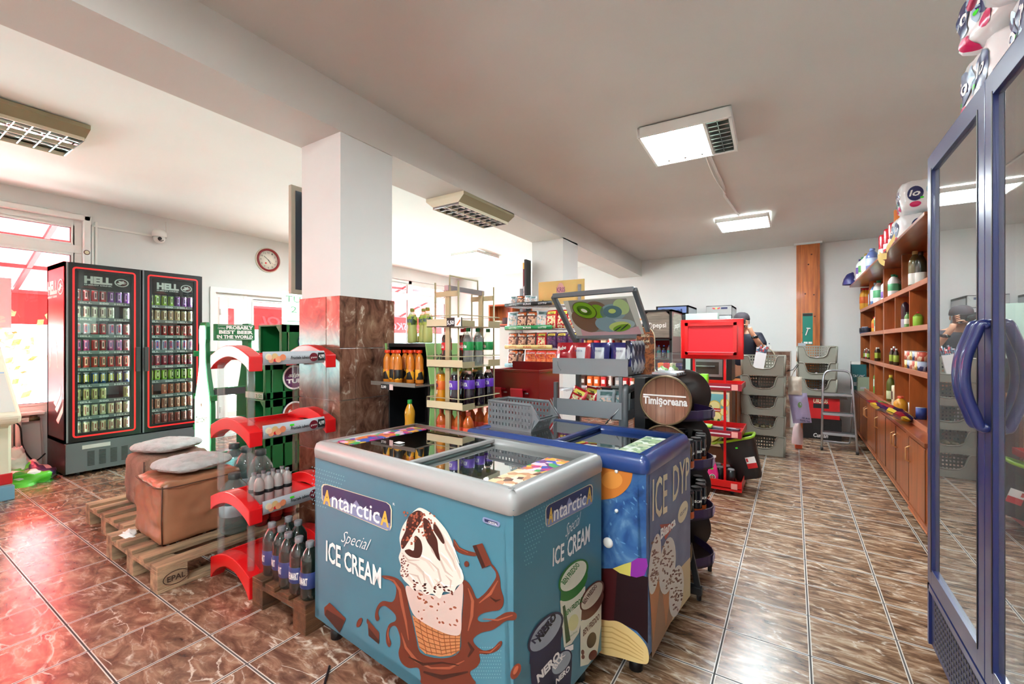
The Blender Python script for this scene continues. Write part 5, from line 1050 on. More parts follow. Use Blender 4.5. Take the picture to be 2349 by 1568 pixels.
for cx, cy, a, b_ in ((1000,880,32,175),(1072,890,46,165),(1124,1035,40,150)):
    p.poly([(cx-b_*.22,cy+60),(cx+b_*.22,cy+60),(cx-8,{1000:1330,1072:1235,1124:1180}[cx])], WAF, False, 1.2); p.ell(cx, cy, a, b_, 6, mat('print_cone_white',(214,208,200),.4), 1.6, 24)
    for i in range(46): th = random.random()*6.28; q = random.random()**.5; p.ell(cx+a*.85*q*math.cos(th), cy+b_*.85*q*math.sin(th)-10, 5, 9, random.uniform(0, 90), CH1 if i % 2 else mat('print_nut2',(150,120,100),.4), 2+.001*i, 6)
B('side_print', p.mb, t2)
# things inside the freezers
WR = [noisecols('wrapper_%d' % i, c, 30, .3) for i, c in enumerate(([(190,60,80),(230,200,200),(90,30,50)], [(60,110,70),(220,226,200),(40,60,40)], [(170,130,80),(236,220,180),(110,70,40)], [(60,70,130),(220,220,236),(190,60,60)]))]
for mt, M, L_, D_, nm in ((t1, M1, L1, D1, 'teal'), (t2, M2, L2, D2, 'blue')):
    Ps = []
    for m in WR: mb = MB(); mb.rbox(-.045,.045,-.09,.09,0,.035,.012,m,2); Ps.append(Proto(B('ice_cream_pack', mb)))
    for i in range(8):
        for j in range(3):
            if random.random() < .2: continue
            q = M @ Vector((-L_+.12+i*.12*(L_/1.16), .14+j*(D_-.26)/2.2, .171)); k = (i+j) % 4
            Ps[k].at(q.x, q.y, q.z, R(-5), '%s-wrapped ice cream lying inside the %s chest freezer' % (['red','green','beige','blue'][k], nm), '%s-wrapped ice creams in the %s freezer' % (['red','green','beige','blue'][k], nm), cat='ice cream')
    t = thing('wire_divider', 'white wire divider basket inside the %s chest freezer' % nm, 'wire basket', tuple(M @ Vector((-L_*.42, D_/2, .60)))); mb = MB(); mb.M = M; x0, x1 = -L_*.50, -L_*.30
    for z in (.62, .80): mb.tube([(x0,.06,z),(x1,.06,z),(x1,D_-.06,z),(x0,D_-.06,z)], .003, WHT, 6, True)
    for k in range(9): y = .06+(D_-.12)*k/8; mb.tube([(x0,y,.80),(x0,y,.62),(x1,y,.62),(x1,y,.80)], .002, WHT, 5)
    B('wire', mb, t)
# grey basket on the lids
t = thing('plastic_basket', 'grey open-fronted plastic basket sitting on the blue freezer lid', 'basket', tuple(M2 @ Vector((-.80,.30,H2)))); BK_ = mat('basket_grey', (116,120,124), .5)
mb = MB(); mb.M = M2 @ Matrix.Translation((-.80,.24,H2+.0)) @ Matrix.Rotation(R(0), 4, 'Z'); w, d, h = .28, .17, .13
mb.box(-w/2+.01,w/2-.01,-d/2+.01,d/2-.01,.001,.006,BK_)
holes_panel(mb, (-w/2,-d/2,.0), (1,0,0), (0,0,1), w, h, 13, 4, .004, BK_, .55); holes_panel(mb, (-w/2,d/2,.0), (1,0,0), (0,0,1), w, h, 13, 4, .004, BK_, .55); holes_panel(mb, (-w/2,-d/2,0), (0,1,0), (0,0,1), d, h, 8, 4, .004, BK_, .55)
holes_panel(mb, (w/2,-d/2,0), (0,1,0), (.35,0,1), d, h*.45, 8, 2, .004, BK_, .55)
mb.prism([(w/2,0),(w/2+.05,h*.45),(w/2+.0,h)], 'Y', -d/2-.002, -d/2+.002, BK_); mb.prism([(w/2,0),(w/2+.05,h*.45),(w/2+.0,h)], 'Y', d/2-.002, d/2+.002, BK_)
mb.tube([(w/2,-d/2,h),(-w/2,-d/2,h),(-w/2,d/2,h),(w/2,d/2,h)], .006, BK_); mb.tube([(w/2,-d/2,h),(w/2+.052,-d/2,h*.45),(w/2+.052,d/2,h*.45),(w/2,d/2,h)], .005, BK_); B('basket_body', mb, t)
# power cable under the teal freezer
mb = MB(); mb.tube(curve3([(-1.62,1.13,.008),(-1.50,1.02,.006),(-1.35,.98,.006),(-1.2,1.02,.006),(-1.1,1.2,.008)]), .005, BLK); tag(B('floor_cable', mb, loc=(-1.35,1,.006)), 'black cable on the floor under the teal freezer', 'cable')
# ================================================================== black drink display beside the column
PG = mat('pale_green_card', (150,196,120), .5); t = thing('drink_display', 'black open drink display with pale green lettered side panel beside the tiled column', 'display stand', (-2.13,2.22,0))
x0, x1, y0, y1 = -2.31, -1.95, 2.06, 2.42
mb = MB(); mb.box(x0,x1,y1-.02,y1,0,1.34,BLK); mb.box(x0,x1,y0,y1,1.32,1.345,BLK); mb.box(x0,x0+.012,y0,y1,.7,1.34,BLK); mb.box(x1-.02,x1-.004,y0+.02,y1,.0,1.34,BLK); mb.box(x0,x1,y0+.02,y1,0,.76,BLK); mb.box(x0,x1,1.90,y1,0,.74,BLK); B('carcass', mb, t, bevel=.004)
mb = MB(); mb.prism([(y0,.5),(y1+.02,.5),(y1+.02,1.345),(y0-.02,1.345),(y0+.03,1.05)], 'X', x1-.004, x1+.004, PG); put_text(mb, 'PR', (x1+.0055, y0+.05, 1.20), (0,1,0), (0,0,1), .12, .08, DGR, .01); mb.prism([(x0-.012,1.345),(x0,1.345),(x0+.015,1.10),(x0+.004,1.10)], 'Y', y0-.02, y0-.01, PG); B('side_panel', mb, t)
SMK = mat('smoked_shelf', (120,112,104), .2, coat=.4); mb = MB(); mb.box(x0-.02, x1+.02, 1.93, y1-.02, 1.075, 1.085, SMK); mb.box(x0-.02, x1+.02, 1.93, 1.935, 1.085, 1.10, SMK); mb.box(x0+.08, x0+.16, 1.926, 1.93, 1.05, 1.085, BLK); put_text(mb, '5,00', (x0+.085,1.9255,1.06), (1,0,0), (0,0,1), .045, .016, WH, .03); mb.box(x0+.16, x0+.19, 1.926, 1.93, 1.05, 1.085, mat('pale_tag',(226,200,196),.5)); B('shelf', mb, t)
JU = mat('orange_juice', (214,124,34), .15, coat=.5); JC = mat('orange_cap', (232,62,20), .35); JL = noisecols('juice_label', [(236,170,40),(30,26,24),(226,120,40)], 26); LIQ = mat('lime_drink', (186,190,112), .12, coat=.5); LCAP = mat('olive_cap', (128,130,40), .4); LLAB = noisecols('lime_label', [(150,170,50),(60,80,40),(190,196,90)], 30)
Pju = bottle('juice_bottle', .215, .028, JU, JC, JL, waist=False, lz=(.12,.42), cr=.66)
for k, (x, y) in enumerate(((-2.25,2.0),(-2.19,2.0),(-2.13,1.98),(-2.08,2.04),(-2.245,2.08),(-2.17,2.08),(-2.10,2.10),(-2.02,2.06))): Pju.at(x, y, 1.086, random.random()*6, 'orange juice bottle with orange cap on the black display shelf', 'orange juice bottles on the black display', cat='bottle')
Pli = bottle('lime_drink_bottle', .235, .034, LIQ, LCAP, LLAB, neck=glassm('clear_neck',(226,230,216),.05,.05,.6,film=.2), lz=(.52,.76), text='FANTA', tm=BL)
for k, (x, y) in enumerate(((-2.185,2.16),(-2.12,2.20),(-2.035,2.15))): Pli.at(x, y, 1.346, .2*k, 'yellow-green soft drink bottle standing on top of the black display', 'lime drink bottles on the black display top', cat='bottle')
Pfr = bottle('frutti_bottle', .255, .033, mat('mango_drink',(206,150,40),.12,coat=.5), mat('green_cap',(30,150,60),.35), mat('frutti_label',(40,150,60),.4), lz=(.05,.36), text='Frutti', tm=RD); Pfr.at(-2.0,1.955,.765-.024, 0, 'single Frutti bottle with green cap standing low at the black display', None, cat='bottle')
mb2 = bag_mesh(.09,.05,.06, lambda a,b_,s_: mat('gold_foil',(196,176,70),.25,.6), 4, 8, 8)
tag(B('foil_pack', mb2, loc=(0,0,0)), 'small gold foil pack on the black display top next to the column', 'pack').location = (-2.26,2.25,1.346)
# ================================================================== beige wire drink rack
BG = mat('beige_metal', (176,164,128), .4, .2); BGL = mat('beige_tray', (206,192,156), .45)
t = thing('drink_rack', 'beige metal soft drink rack with wire shelves and a tall frame', 'rack', (-1.69,2.11,0)); x0, x1, y0, y1 = -1.825, -1.557, 1.93, 2.29
mb = MB()
for y in (1.955, 2.275): mb.bar((-1.69,y,0),(-1.69,y,1.675),.032,.014,BG,(0,1,0))
B('upright', mb, t); mb = MB(); mb.bar((-1.69,1.94,1.665),(-1.69,2.29,1.665),.03,.03,STEEL); mb.tube([(-1.69,1.97,1.68),(-1.69,1.97,1.74),(-1.69,2.24,1.74),(-1.69,2.24,1.68)], .005, BG); B('top_bar', mb, t)
mb = MB()
for y in (1.945, 2.285): mb.bar((-1.775,y,1.63),(-1.60,y,1.63),.012,.03,BG); mb.bar((-1.775,y,.2),(-1.60,y,.2),.012,.03,BG)
for x in (-1.775, -1.60):
    for y in (1.94, 2.29): mb.tube([(x,y,.05),(x,y,1.70)], .0055, BG)
B('side_frame', mb, t)
for z in (1.44, 1.205, .965, .72, .45):
    mb = MB(); mb.box(x0,x1,y0-.01,y0-.006,z,z+.045,BGL); mb.box(x0,x1,y0-.01,y1,z,z+.004,BG); mb.box(x1,x1+.004,y0-.01,y0+.10,z,z+.035,BG); mb.box(x1-.0,x1+.004,y1-.12,y1,z,z+.04,BG); mb.tube([(x0,y0-.008,z+.045),(x0,y0-.008,z+.065),(x1,y0-.008,z+.065),(x1,y1,z+.065),(x0,y1,z+.065),(x0,y0-.008,z+.065)], .003, BG, 6); mb.box(x0-.002,x0,y0,y1,z,z+.03,BG)
    o = B('shelf', mb, t)
    if z > 1.4: mb = MB(); mb.box(x0+.16,x1+.0,y0-.016,y0-.011,z,z+.05,BK); mb.box(x0+.22,x1-.002,y0-.0175,y0-.0165,z,z+.05,WH); put_text(mb, '5,50', (x0+.165,y0-.0178,z+.012), (1,0,0), (0,0,1), .05, .022, WH, .03); mb.add([(x0+.235,y0-.019,z+.01),(x0+.26,y0-.019,z+.04),(x0+.262,y0-.019,z+.03),(x0+.24,y0-.019,z+.005)], [(0,1,2,3)], OR); B('price_tag', mb, o)
COK = mat('cola', (30,12,10), .08, coat=.8); CLR = glassm('clear_pet', (232,238,234), .05, .04, .7, film=.22); FAN = mat('orange_drink', (226,140,24), .12, coat=.5); PUR = mat('dark_purple_drink', (26,10,24), .1, coat=.7)
Pco = bottle('cola_bottle', .225, .031, COK, RD, mat('cola_label',(206,20,30),.4), neck=CLR, lz=(.42,.62), text='Coca-Cola', tm=WH); Psp = bottle('lemon_soda_bottle', .225, .031, CLR, GN, mat('lemon_soda_label',(30,140,70),.4), neck=CLR, lz=(.42,.64), text='Sprite', tm=WH)
Pfa = bottle('orange_soda_bottle', .235, .033, FAN, LCAP, mat('orange_soda_label',(236,110,40),.4), neck=glassm('orange_neck',(226,206,150),.05,.05,.6,film=.2), lz=(.42,.64), text='FANTA', tm=BL); Pgr = bottle('grape_soda_bottle', .235, .033, PUR, LCAP, mat('grape_label',(96,50,170),.4), neck=glassm('smoky_neck',(200,192,186),.05,.05,.6,film=.15), lz=(.46,.68), text='FANTA', tm=WH)
for P_, pts, lb, g in ((Pco, ((-1.74,2.0),(-1.64,2.06),(-1.74,2.15),(-1.655,2.2)), 'cola bottle with red label on the upper shelf of the beige rack', 'cola bottles on the beige rack'), (Psp, ((-1.60,2.12),(-1.595,2.22),(-1.60,2.03)), 'clear lemon soda bottle with green label on the upper shelf of the beige rack', 'lemon soda bottles on the beige rack')):
    for k, (x, y) in enumerate(pts): P_.at(x, y, 1.21, -.5+.1*k, lb, g, cat='bottle')
for P_, pts, lb, g in ((Pfa, ((-1.785,2.0),(-1.78,2.2),(-1.71,2.24)), 'orange soda bottle on the middle shelf of the beige rack', 'orange soda bottles, middle shelf'), (Pgr, ((-1.655,1.975),(-1.61,2.05),(-1.66,2.07),(-1.60,2.14),(-1.66,2.18),(-1.60,2.23)), 'dark grape soda bottle with purple label on the beige rack', 'grape soda bottles on the beige rack')):
    for k, (x, y) in enumerate(pts): P_.at(x, y, .97, -.4+.1*k, lb, g, cat='bottle')
Pt = bottle('iced_tea_bottle', .225, .032, mat('tea_drink',(196,96,40),.12,coat=.5), mat('rust_cap',(196,80,50),.4), mat('tea_label',(226,90,60),.4), lz=(.3,.6))
for k in range(8): Pt.at(-1.78+(k % 4)*.068, 2.0+.2*(k//4), .725, k, 'orange-red iced tea bottle on the low shelf of the beige rack', 'iced tea bottles on the beige rack', cat='bottle')
# ================================================================== dark red bin
t = thing('waste_station', 'dark red metal bin with two flaps behind the blue freezer', 'bin', (-1.70,2.85,0)); DR = mat('dark_red_metal', (122,10,16), .3, coat=.4); x0, x1, y0, y1 = -1.92, -1.50, 2.70, 3.02
mb = MB(); th = .008; mb.box(x0,x1,y0,y0+th,.02,1.15,DR); mb.box(x0,x1,y1-th,y1,.02,1.20,DR); mb.box(x0,x0+th,y0,y1,.02,1.15,DR); mb.box(x1-th,x1,y0,y1,.02,1.15,DR); mb.box(x0,x1,y0,y1,.02,.05,DR); mb.box(x0-.006,x1+.006,y0-.006,y0+.012,1.135,1.155,DR); mb.box(x1-.012,x1+.006,y0,y1,1.135,1.155,DR); B('body', mb, t, bevel=.003)
for x in (-1.83, -1.65): mb = MB(); mb.prism([(y0-.002,1.015),(y0-.06,1.025),(y0-.065,1.015),(y0-.055,.95),(y0-.05,.95),(y0-.055,1.01),(y0-.002,1.005)], 'X', x-.05, x+.05, mat('flap_red',(196,24,50),.3,coat=.4)); mb.tube([(x+.055,y0-.03,.99),(x+.08,y0-.03,.99)], .006, STEEL); B('flap', mb, t)
# ================================================================== snack rack
t = thing('snack_rack', 'grey snack rack with printed shelf strips and a blank gold header board', 'rack', (-2.47,4.35,0)); x0, x1, y0, y1 = -2.77, -2.18, 4.20, 4.55
mb = MB()
for x in (x0, x1+.17): mb.bar((x,y1,0),(x,y1,2.0),.03,.03,MGR); mb.bar((x,y0+.02,0),(x,y1,0.02),.03,.03,MGR)
for k in range(5): mb.bar((x0,y1,.3+k*.35),(x1+.17,y1,.3+k*.35),.008,.008,MGR)
B('frame', mb, t)
GB = mat('gold_board', (206,176,110), .22, .35, bump=.1, bscale=40); mb = MB(); mb.box(-2.54,-1.96,4.56,4.575,1.78,2.06,GB); mb.lathe((-2.25,4.558,1.96), [(0,0),(.075,0)], mat('faded_pink_logo',(206,150,140),.4), 24, 'Y', sy=.6); put_text(mb, 'KRIS', (-2.30,4.5565,1.93), (1,0,0), (0,0,1), .11, .055, mat('logo_violet',(130,70,100),.4), .03)
for x in (-2.48,-2.03): mb.lathe((x,4.558,1.84), [(0,0),(.008,0)], BLK, 8, 'Y')
B('header_board', mb, t)
strips = [(1.775, (40,42,44), (200,202,204)), (1.515, (40,140,80), (220,226,220)), (1.30, (216,190,120), (200,90,50)), (1.09, (150,196,206), (60,90,110)), (.86, (190,190,190), (90,90,90)), (.62, (190,190,190), (90,90,90))]
for z, c, c2 in strips:
    mb = MB(); m = mat('strip_%d_%d' % (c[0], c[1]), c, .35); m2 = mat('stript_%d_%d' % (c2[0], c2[1]), c2, .4)
    mb.lathe((x0,y0+.0,z), [(0,0),(.024,0),(.024,x1-x0),(0,x1-x0)], m, 14, 'X'); 
    for k in range(3): put_text(mb, ['LOTTO','KRIS','LOTTO'][k] if z > 1.0 else ' ', (x0+.06+k*.19,y0-.0255,z-.01), (1,0,0), (0,0,1), .10, .02, m2, .03)
    for k in range(7): y = y0+.03+k*.05; mb.tube([(x0,y,z-.02),(x1+.17,y,z-.02)], .002, STEEL, 5)
    for k in range(9): x = x0+k*(x1+.17-x0)/8; mb.tube([(x,y0,z-.022),(x,y1,z-.022)], .002, STEEL, 5)
    B('shelf', mb, t)
def snack(name, c1, c2, c3, txt, tc, w=.15, h=.20, d=.06, seed=1):
    a = noisecols('%s_art' % name, [c1, c2, c3, c2], 60); m1 = mat('%s_foil' % name, c1, .25, .15, coat=.4); m3 = mat('%s_lab' % name, tc[0], .35)
    mb = bag_mesh(w, h, d, lambda u, v, s_: (m3 if .70 < v < .88 and .12 < u < .88 else a if v < .62 and .12 < u < .88 else m1), seed); put_text(mb, txt, (-w*.33,-d/2-.004,h*.735), (1,0,0), (0,0,1), w*.66, h*.09, mat('%s_txt' % name, tc[1], .4), .05)
    return Proto(B(name, mb))
BUG = snack('peanut_bag', (196,30,40), (226,206,150), (240,230,200), 'LOTTO', ((236,220,90),(24,24,30)), seed=2); BRT = snack('cracker_bag', (90,50,40), (206,150,120), (236,200,170), 'BESTIK', ((226,110,50),(240,250,240)), seed=5); BPU = snack('purple_snack_bag', (70,30,80), (60,26,70), (120,60,110), 'LOTTO', ((226,200,90),(24,24,30)), seed=7); BOR = snack('orange_snack_bag', (226,96,36), (236,130,60), (196,60,40), 'GUSTO', ((226,60,50),(250,240,240)), w=.17, seed=9); BBW = snack('blue_white_bag', (60,70,150), (226,228,240), (90,100,180), ' ', ((200,40,50),(250,250,250)), seed=11); BGR = snack('pale_snack_bag', (196,206,210), (226,196,180), (120,150,150), ' ', ((90,120,120),(250,250,250)), seed=13)
PL = {'red peanut': (BUG,1), 'brown cracker': (BRT,1), 'purple snack': (BPU,1), 'orange corn puff': (BOR,1), 'blue and white snack': (BBW,1), 'pale grey snack': (BGR,1)}
def shelfrow(z, row, where, x0=-2.71, dx=.125, y=4.25, sc=1):
    for k, n in enumerate(row):
        if not n: continue
        for q in range(2): PL[n][0].at(x0+k*dx+.02*q, y+.09*q, z, random.uniform(-.08,.08), '%s bag standing on the %s of the snack rack' % (n, where), '%s bags, %s' % (n, where), sc, rot=(R(-8), random.uniform(-.05,.05), random.uniform(-.1,.1)), cat='snack bag')
shelfrow(1.503, ['pale grey snack','brown cracker','brown cracker','pale grey snack','red peanut','red peanut','red peanut'], 'green-strip shelf')
shelfrow(1.29, ['brown cracker','brown cracker','brown cracker','red peanut','purple snack','purple snack','purple snack'], 'gold-strip shelf', sc=.85)
shelfrow(1.08, ['brown cracker',None,'orange corn puff','orange corn puff','orange corn puff','blue and white snack',None], 'blue-strip shelf', sc=.95)
shelfrow(1.76, ['pale grey snack','brown cracker','pale grey snack'], 'top shelf', dx=.10, sc=.6)
# small hanging sign behind the rack on the rear column
mb = MB(); mb.box(-2.87,-2.842,4.78,4.90,1.7,2.40,BLK); mb.box(-2.95,-2.87,4.88,4.895,1.75,2.38,mat('maroon_sign',(120,20,28),.4)); mb.box(-2.95,-2.87,4.878,4.88,2.30,2.38,GOLD); put_text(mb, 'a', (-2.94,4.876,1.95), (1,0,0), (0,0,1), .06, .2, WH, .05)
tag(B('projecting_sign', mb, loc=(-2.9,4.85,1.7)), 'narrow dark red sign mounted at the left edge of the rear column', 'sign')
# ================================================================== grey rack with kiwi header
t = thing('grey_rack', 'grey metal shelf rack with a tilted kiwi picture header', 'rack', (-1.04,2.62,0)); x0, x1, y0, y1 = -1.285, -.80, 2.50, 2.88; GM = mat('rack_grey', (138,142,146), .42, .1); GMD = mat('rack_frame_grey', (104,110,114), .35, .3)
mb = MB()
mb.bar((x0+.04,y0+.30,0),(x0+.04,y0+.30,1.40),.03,.03,GMD); mb.bar((x1-.01,y0+.30,0),(x1-.01,y0+.30,1.40),.03,.03,GMD); mb.tube(curve3([(x1-.01,y0-.03,.02),(x1-.01,y0-.03,1.0),(x1-.01,y0+.02,1.07),(x1-.01,y0+.30,1.08)]), .02, GMD); mb.bar((x1-.045,y0,.05),(x1-.045,y0,1.15),.012,.02,GMD); mb.bar((x0+.02,y0,.05),(x0+.02,y0,1.1),.03,.02,GMD); mb.box(x0+.0,x1,y0+.0,y0+.3,.03,.05,GMD)
B('frame', mb, t)
for z, a in ((1.153, 0), (.90, .03), (.62, 0)):
    mb = MB(); mb.box(x0, x1-a, y0-.01, y0-.004, z, z+.10, GM); mb.box(x0, x1-a, y0-.004, y1-.05, z, z+.006, GM); mb.box(x0, x0+.005, y0, y1-.05, z, z+.07, GM); mb.box(x1-.005, x1, y0-.01, y1+.0, z, z+.055, GM); mb.box(x0, x1, y1-.056, y1-.05, z, z+.1, GM)
    if z > 1.1: mb.tube([(x0+.035,y0-.011,z+.078),(x0+.04,y0-.011,z+.05),(x0+.05,y0-.011,z+.03),(x0+.06,y0-.011,z+.028),(x0+.055,y0-.011,z+.018)], .0012, BLK, 4)
    B('tray', mb, t, bevel=.002)
mb = MB(); mb.tube([(x0-.01,y0-.012,.95),(x0+.12,y0-.16,.86)] if False else [(x0-.02,y0+.0,.99),(x0+.07,y0-.03,.87)], .004, STEEL); mb.tube([(x1-.03,y0-.0,.99),(x1-.13,y0-.03,.87)], .004, STEEL); B('brace', mb, t)
# header: leaning frame
a0, a1 = Vector((x0+.03,y0+.27,1.33)), Vector((x1+.04,y0+.27,1.42)); b0, b1 = Vector((x0-.0,y0+.0,1.645)), Vector((x1+.035,y0+.0,1.655))
a0.z = 1.36; mb = MB(); HF = GMD; lo0 = a0+(a0-b0)*.6; lo1 = a1+(a1-b1)*.55
mb.bar(b0, b1, .03, .03, HF); mb.bar(a0+Vector((0,0,.03)), a1-Vector((0,0,.03)), .03, .03, HF); mb.bar(b0, lo0, .028, .03, HF); mb.bar(b1, lo1, .028, .03, HF); o = B('header_frame', mb, t, bevel=.004)
U = (b1-b0).normalized(); V = ((b0-a0)-U*(b0-a0).dot(U)).normalized(); N_ = U.cross(V); O = a0+U*.03; WW = (b1-b0).length-.07; HH = .30
mb = MB(); KW = lambda u, v, q=0: O+U*(u*WW)+V*(.05+v*HH)+N_*(.004+q*.0006)
def kpoly(pts, m, q=1): tri = tessellate_polygon([[Vector((a, b_, 0)) for a, b_ in pts]]); mb.add([KW(a, b_, q) for a, b_ in pts], [tuple(x) for x in tri], m)
def kell(cx, cy, a, b_, rot, m, q=1, n=28):
    c, s_ = math.cos(R(rot)), math.sin(R(rot)); asp = WW/HH; kpoly([(cx+(a*math.cos(t_)*c-b_*math.sin(t_)*s_)/asp, cy+a*math.cos(t_)*s_+b_*math.sin(t_)*c) for t_ in [2*math.pi*k/n for k in range(n)]], m, q)
kpoly([(0,0),(1,0),(1,1),(0,1)], mat('header_clear_margin',(206,206,196),.3), 0); kpoly([(.09,.0),(.97,.0),(.93,.2),(.90,.95),(.08,1.0),(.06,.7),(.12,.3)], mat('header_picture_grey',(150,150,140),.2,coat=.4), 1); kpoly([(.09,0),(.97,0),(.95,.22),(.7,.12),(.3,.10),(.1,.2)], mat('header_pink',(214,170,174),.25), 2)
kb = mat('kiwi_brown',(128,98,76),.3); kg = mat('kiwi_green',(120,166,40),.25); kl = mat('kiwi_light',(196,214,120),.25); kd = mat('kiwi_seed',(30,34,20),.4); gb = mat('kiwi_blue_glass',(140,166,172),.2)
kell(.22,.42,.34,.26,-60,kb,3); kell(.44,.72,.24,.22,0,kb,3); kell(.46,.66,.16,.2,20,kg,4)
kell(.27,.72,.27,.22,-35,mat('kiwi_skin',(90,80,40),.3),5); kell(.27,.725,.25,.205,-35,kg,6); kell(.265,.72,.17,.12,-35,mat('kiwi_mid',(86,128,30),.25),7)
for k in range(28): th = k*2*math.pi/28; kell(.265+.125*math.cos(th)/1.6, .72+.10*math.sin(th), .022, .006, math.degrees(th), kd, 8, 6)
kell(.265,.72,.07,.045,-35,mat('kiwi_core',(226,232,206),.3),9)
kell(.66,.62,.27,.22,10,gb,4); kell(.66,.64,.2,.16,10,mat('kiwi_blue2',(96,126,132),.2),5); kell(.66,.66,.08,.06,10,kl,6); kell(.80,.75,.16,.2,0,mat('kiwi_pale_green',(176,200,140),.2),4.5)
kell(.52,.30,.25,.2,-15,gb,6); kell(.68,.28,.36,.16,5,mat('kiwi_blue3',(170,190,190),.2),5.5); kell(.70,.24,.24,.13,8,kl,7); kell(.72,.20,.2,.09,15,kg,8); kell(.66,.18,.12,.012,35,kd,9); kell(.76,.22,.14,.012,40,kd,9)
B('header_picture', mb, o)
# bags on the grey rack
def pouch(name, c, lab, seed, w=.125, h=.19, d=.05, lc=(206,208,212)):
    m1 = mat('%s_foil' % name, c, .22, .1, coat=.6); m2 = mat('%s_lab' % name, lc, .35)
    mb = bag_mesh(w, h, d, lambda u, v, s_: (m2 if lab and .3 < v < .78 and .2 < u < .8 else m1), seed); return mb, m1, m2
mb, m1, m2 = pouch('red_pouch', (176,16,34), False, 21); put_text(mb, 'Bebe', (-.045,-.031,.135), (1,0,.2), (-.2,0,1), .06, .025, WH, .02, .3); P1_ = Proto(B('red_snack_bag', mb)); mb, m1, m2 = pouch('red_pouch2', (176,16,34), True, 23); put_text(mb, 'IN DE 36', (-.03,-.031,.13), (1,0,0), (0,0,1), .05, .012, BL); P2_ = Proto(B('red_snack_bag', mb))
mb, m1, m2 = pouch('blue_pouch', (36,36,110), True, 25); put_text(mb, 'INFO RO', (-.03,-.031,.13), (1,0,0), (0,0,1), .05, .012, BL); P3_ = Proto(B('blue_snack_bag', mb))
for k, x in enumerate((-1.235,-1.175)): P1_.at(x, 2.57+.06*k, 1.16, .1-.3*k, 'plain red snack bag at the left end of the grey rack top tray', 'plain red bags, grey rack', rot=(R(-6),0,.1*k), cat='snack bag')
for k, x in enumerate((-1.125,)): P2_.at(x, 2.56, 1.16, 0, 'red snack bag with a grey printed back on the grey rack', None, rot=(R(-6),0,-.05), cat='snack bag')
for k, (x, y) in enumerate(((-1.0,2.555),(-.865,2.55),(-1.0,2.62),(-.86,2.62),(-1.1,2.64))): P3_.at(x, y, 1.16, 0, 'navy snack bag with a grey printed back on the grey rack top tray', 'navy bags facing front, grey rack', rot=(R(-6),0,random.uniform(-.1,.1)), cat='snack bag')
STR = noisecols('striped_bag_edge', [(30,34,60),(206,208,214),(40,44,80),(180,184,196)], 60, .3, stretch=(1,1,.2)); mb = bag_mesh(.13,.20,.045,lambda u,v,s_: STR, 31); P4_ = Proto(B('striped_snack_bag', mb))
for k in range(5): P4_.at(-.81+.004*k, 2.60+.055*k, 1.16, R(75), 'striped navy and silver bag in the row at the right end of the grey rack', 'striped bags, grey rack', cat='snack bag')
for k, (x, y) in enumerate(((-1.20,2.60),(-1.12,2.66),(-1.04,2.70))): BUG.at(x, y, .907, 0, 'red peanut bag on the second tray of the grey rack', 'red peanut bags, grey rack', .8, rot=(R(-14),.3-.2*k,-.3), cat='snack bag')
for k, (x, y) in enumerate(((-.98,2.60),(-.90,2.66))): BGR.at(x, y, .907, 0, 'pale pack of pasta on the second tray of the grey rack', 'pasta packs, grey rack', .75, rot=(R(-10),0,.1), cat='snack bag')
for k in range(5): (BRT if k % 2 else BOR).at(-1.2+k*.085, 2.6, .628, 0, ('brown cracker' if k % 2 else 'orange corn puff')+' bag on the lowest tray of the grey rack', ('brown' if k % 2 else 'orange')+' bags, low tray of grey rack', .8, rot=(R(-12),.1*k,0), cat='snack bag')
mb = MB(); mb.box(-1.04,-.84,2.70,2.86,1.0,1.06,BK); put_text(mb, '+HYDRATED BY / OC', (-1.03,2.699,1.02), (1,0,0), (0,0,1), .18, .018, WH, .02); mb.box(-1.04,-1.03,2.70,2.86,.907,1.0,GRY); mb.box(-.85,-.84,2.70,2.86,.907,1.0,GRY); mb.box(-1.04,-.84,2.85,2.86,.907,1.0,GRY); tag(B('box_display', mb, loc=(-.94,2.78,.907)), 'grey open box with a black lettered front on the second tray of the grey rack', 'display box')
# ================================================================== barrel can stand
def YU(u, X): d = ray(u, 785); return X*d.y/d.x
DBR = mat('stand_dark_brown', (44,30,24), .45); BRR = mat('barrel_rim_brass', (120,100,72), .35, .5); PUB = mat('purple_band', (46,28,66), .4); BARW = mat('barrel_wood_print', (168,122,98), .5, vary=.3, vscale=5, stretch=(9,1,.8), col2=(130,88,68))
t = thing('barrel_stand', 'black can stand of stacked half barrels with a wooden lettered lid facing front', 'display stand', (-.58,2.65,0))
mb = MB(); mb.box(-.76,-.70,2.48,2.84,.05,1.15,BLK); mb.bar((-.74,2.47,.05),(-.40,2.47,.05),.03,.04,BLK); mb.bar((-.74,2.82,.05),(-.40,2.82,.05),.03,.04,BLK); mb.bar((-.42,2.49,.04),(-.47,2.49,.28),.02,.03,BLK); mb.cyl((-.415,2.47,0),.012,.03,BLK); mb.cyl((-.415,2.82,0),.012,.03,BLK); mb.cyl((-.74,2.47,0),.012,.03,BLK); mb.cyl((-.74,2.82,0),.012,.03,BLK); mb.box(-.765,-.70,2.77,2.91,0,1.13,BLK); mb.box(-.85,-.62,2.72,2.92,1.13,1.15,MGR); B('body', mb, t, bevel=.003)
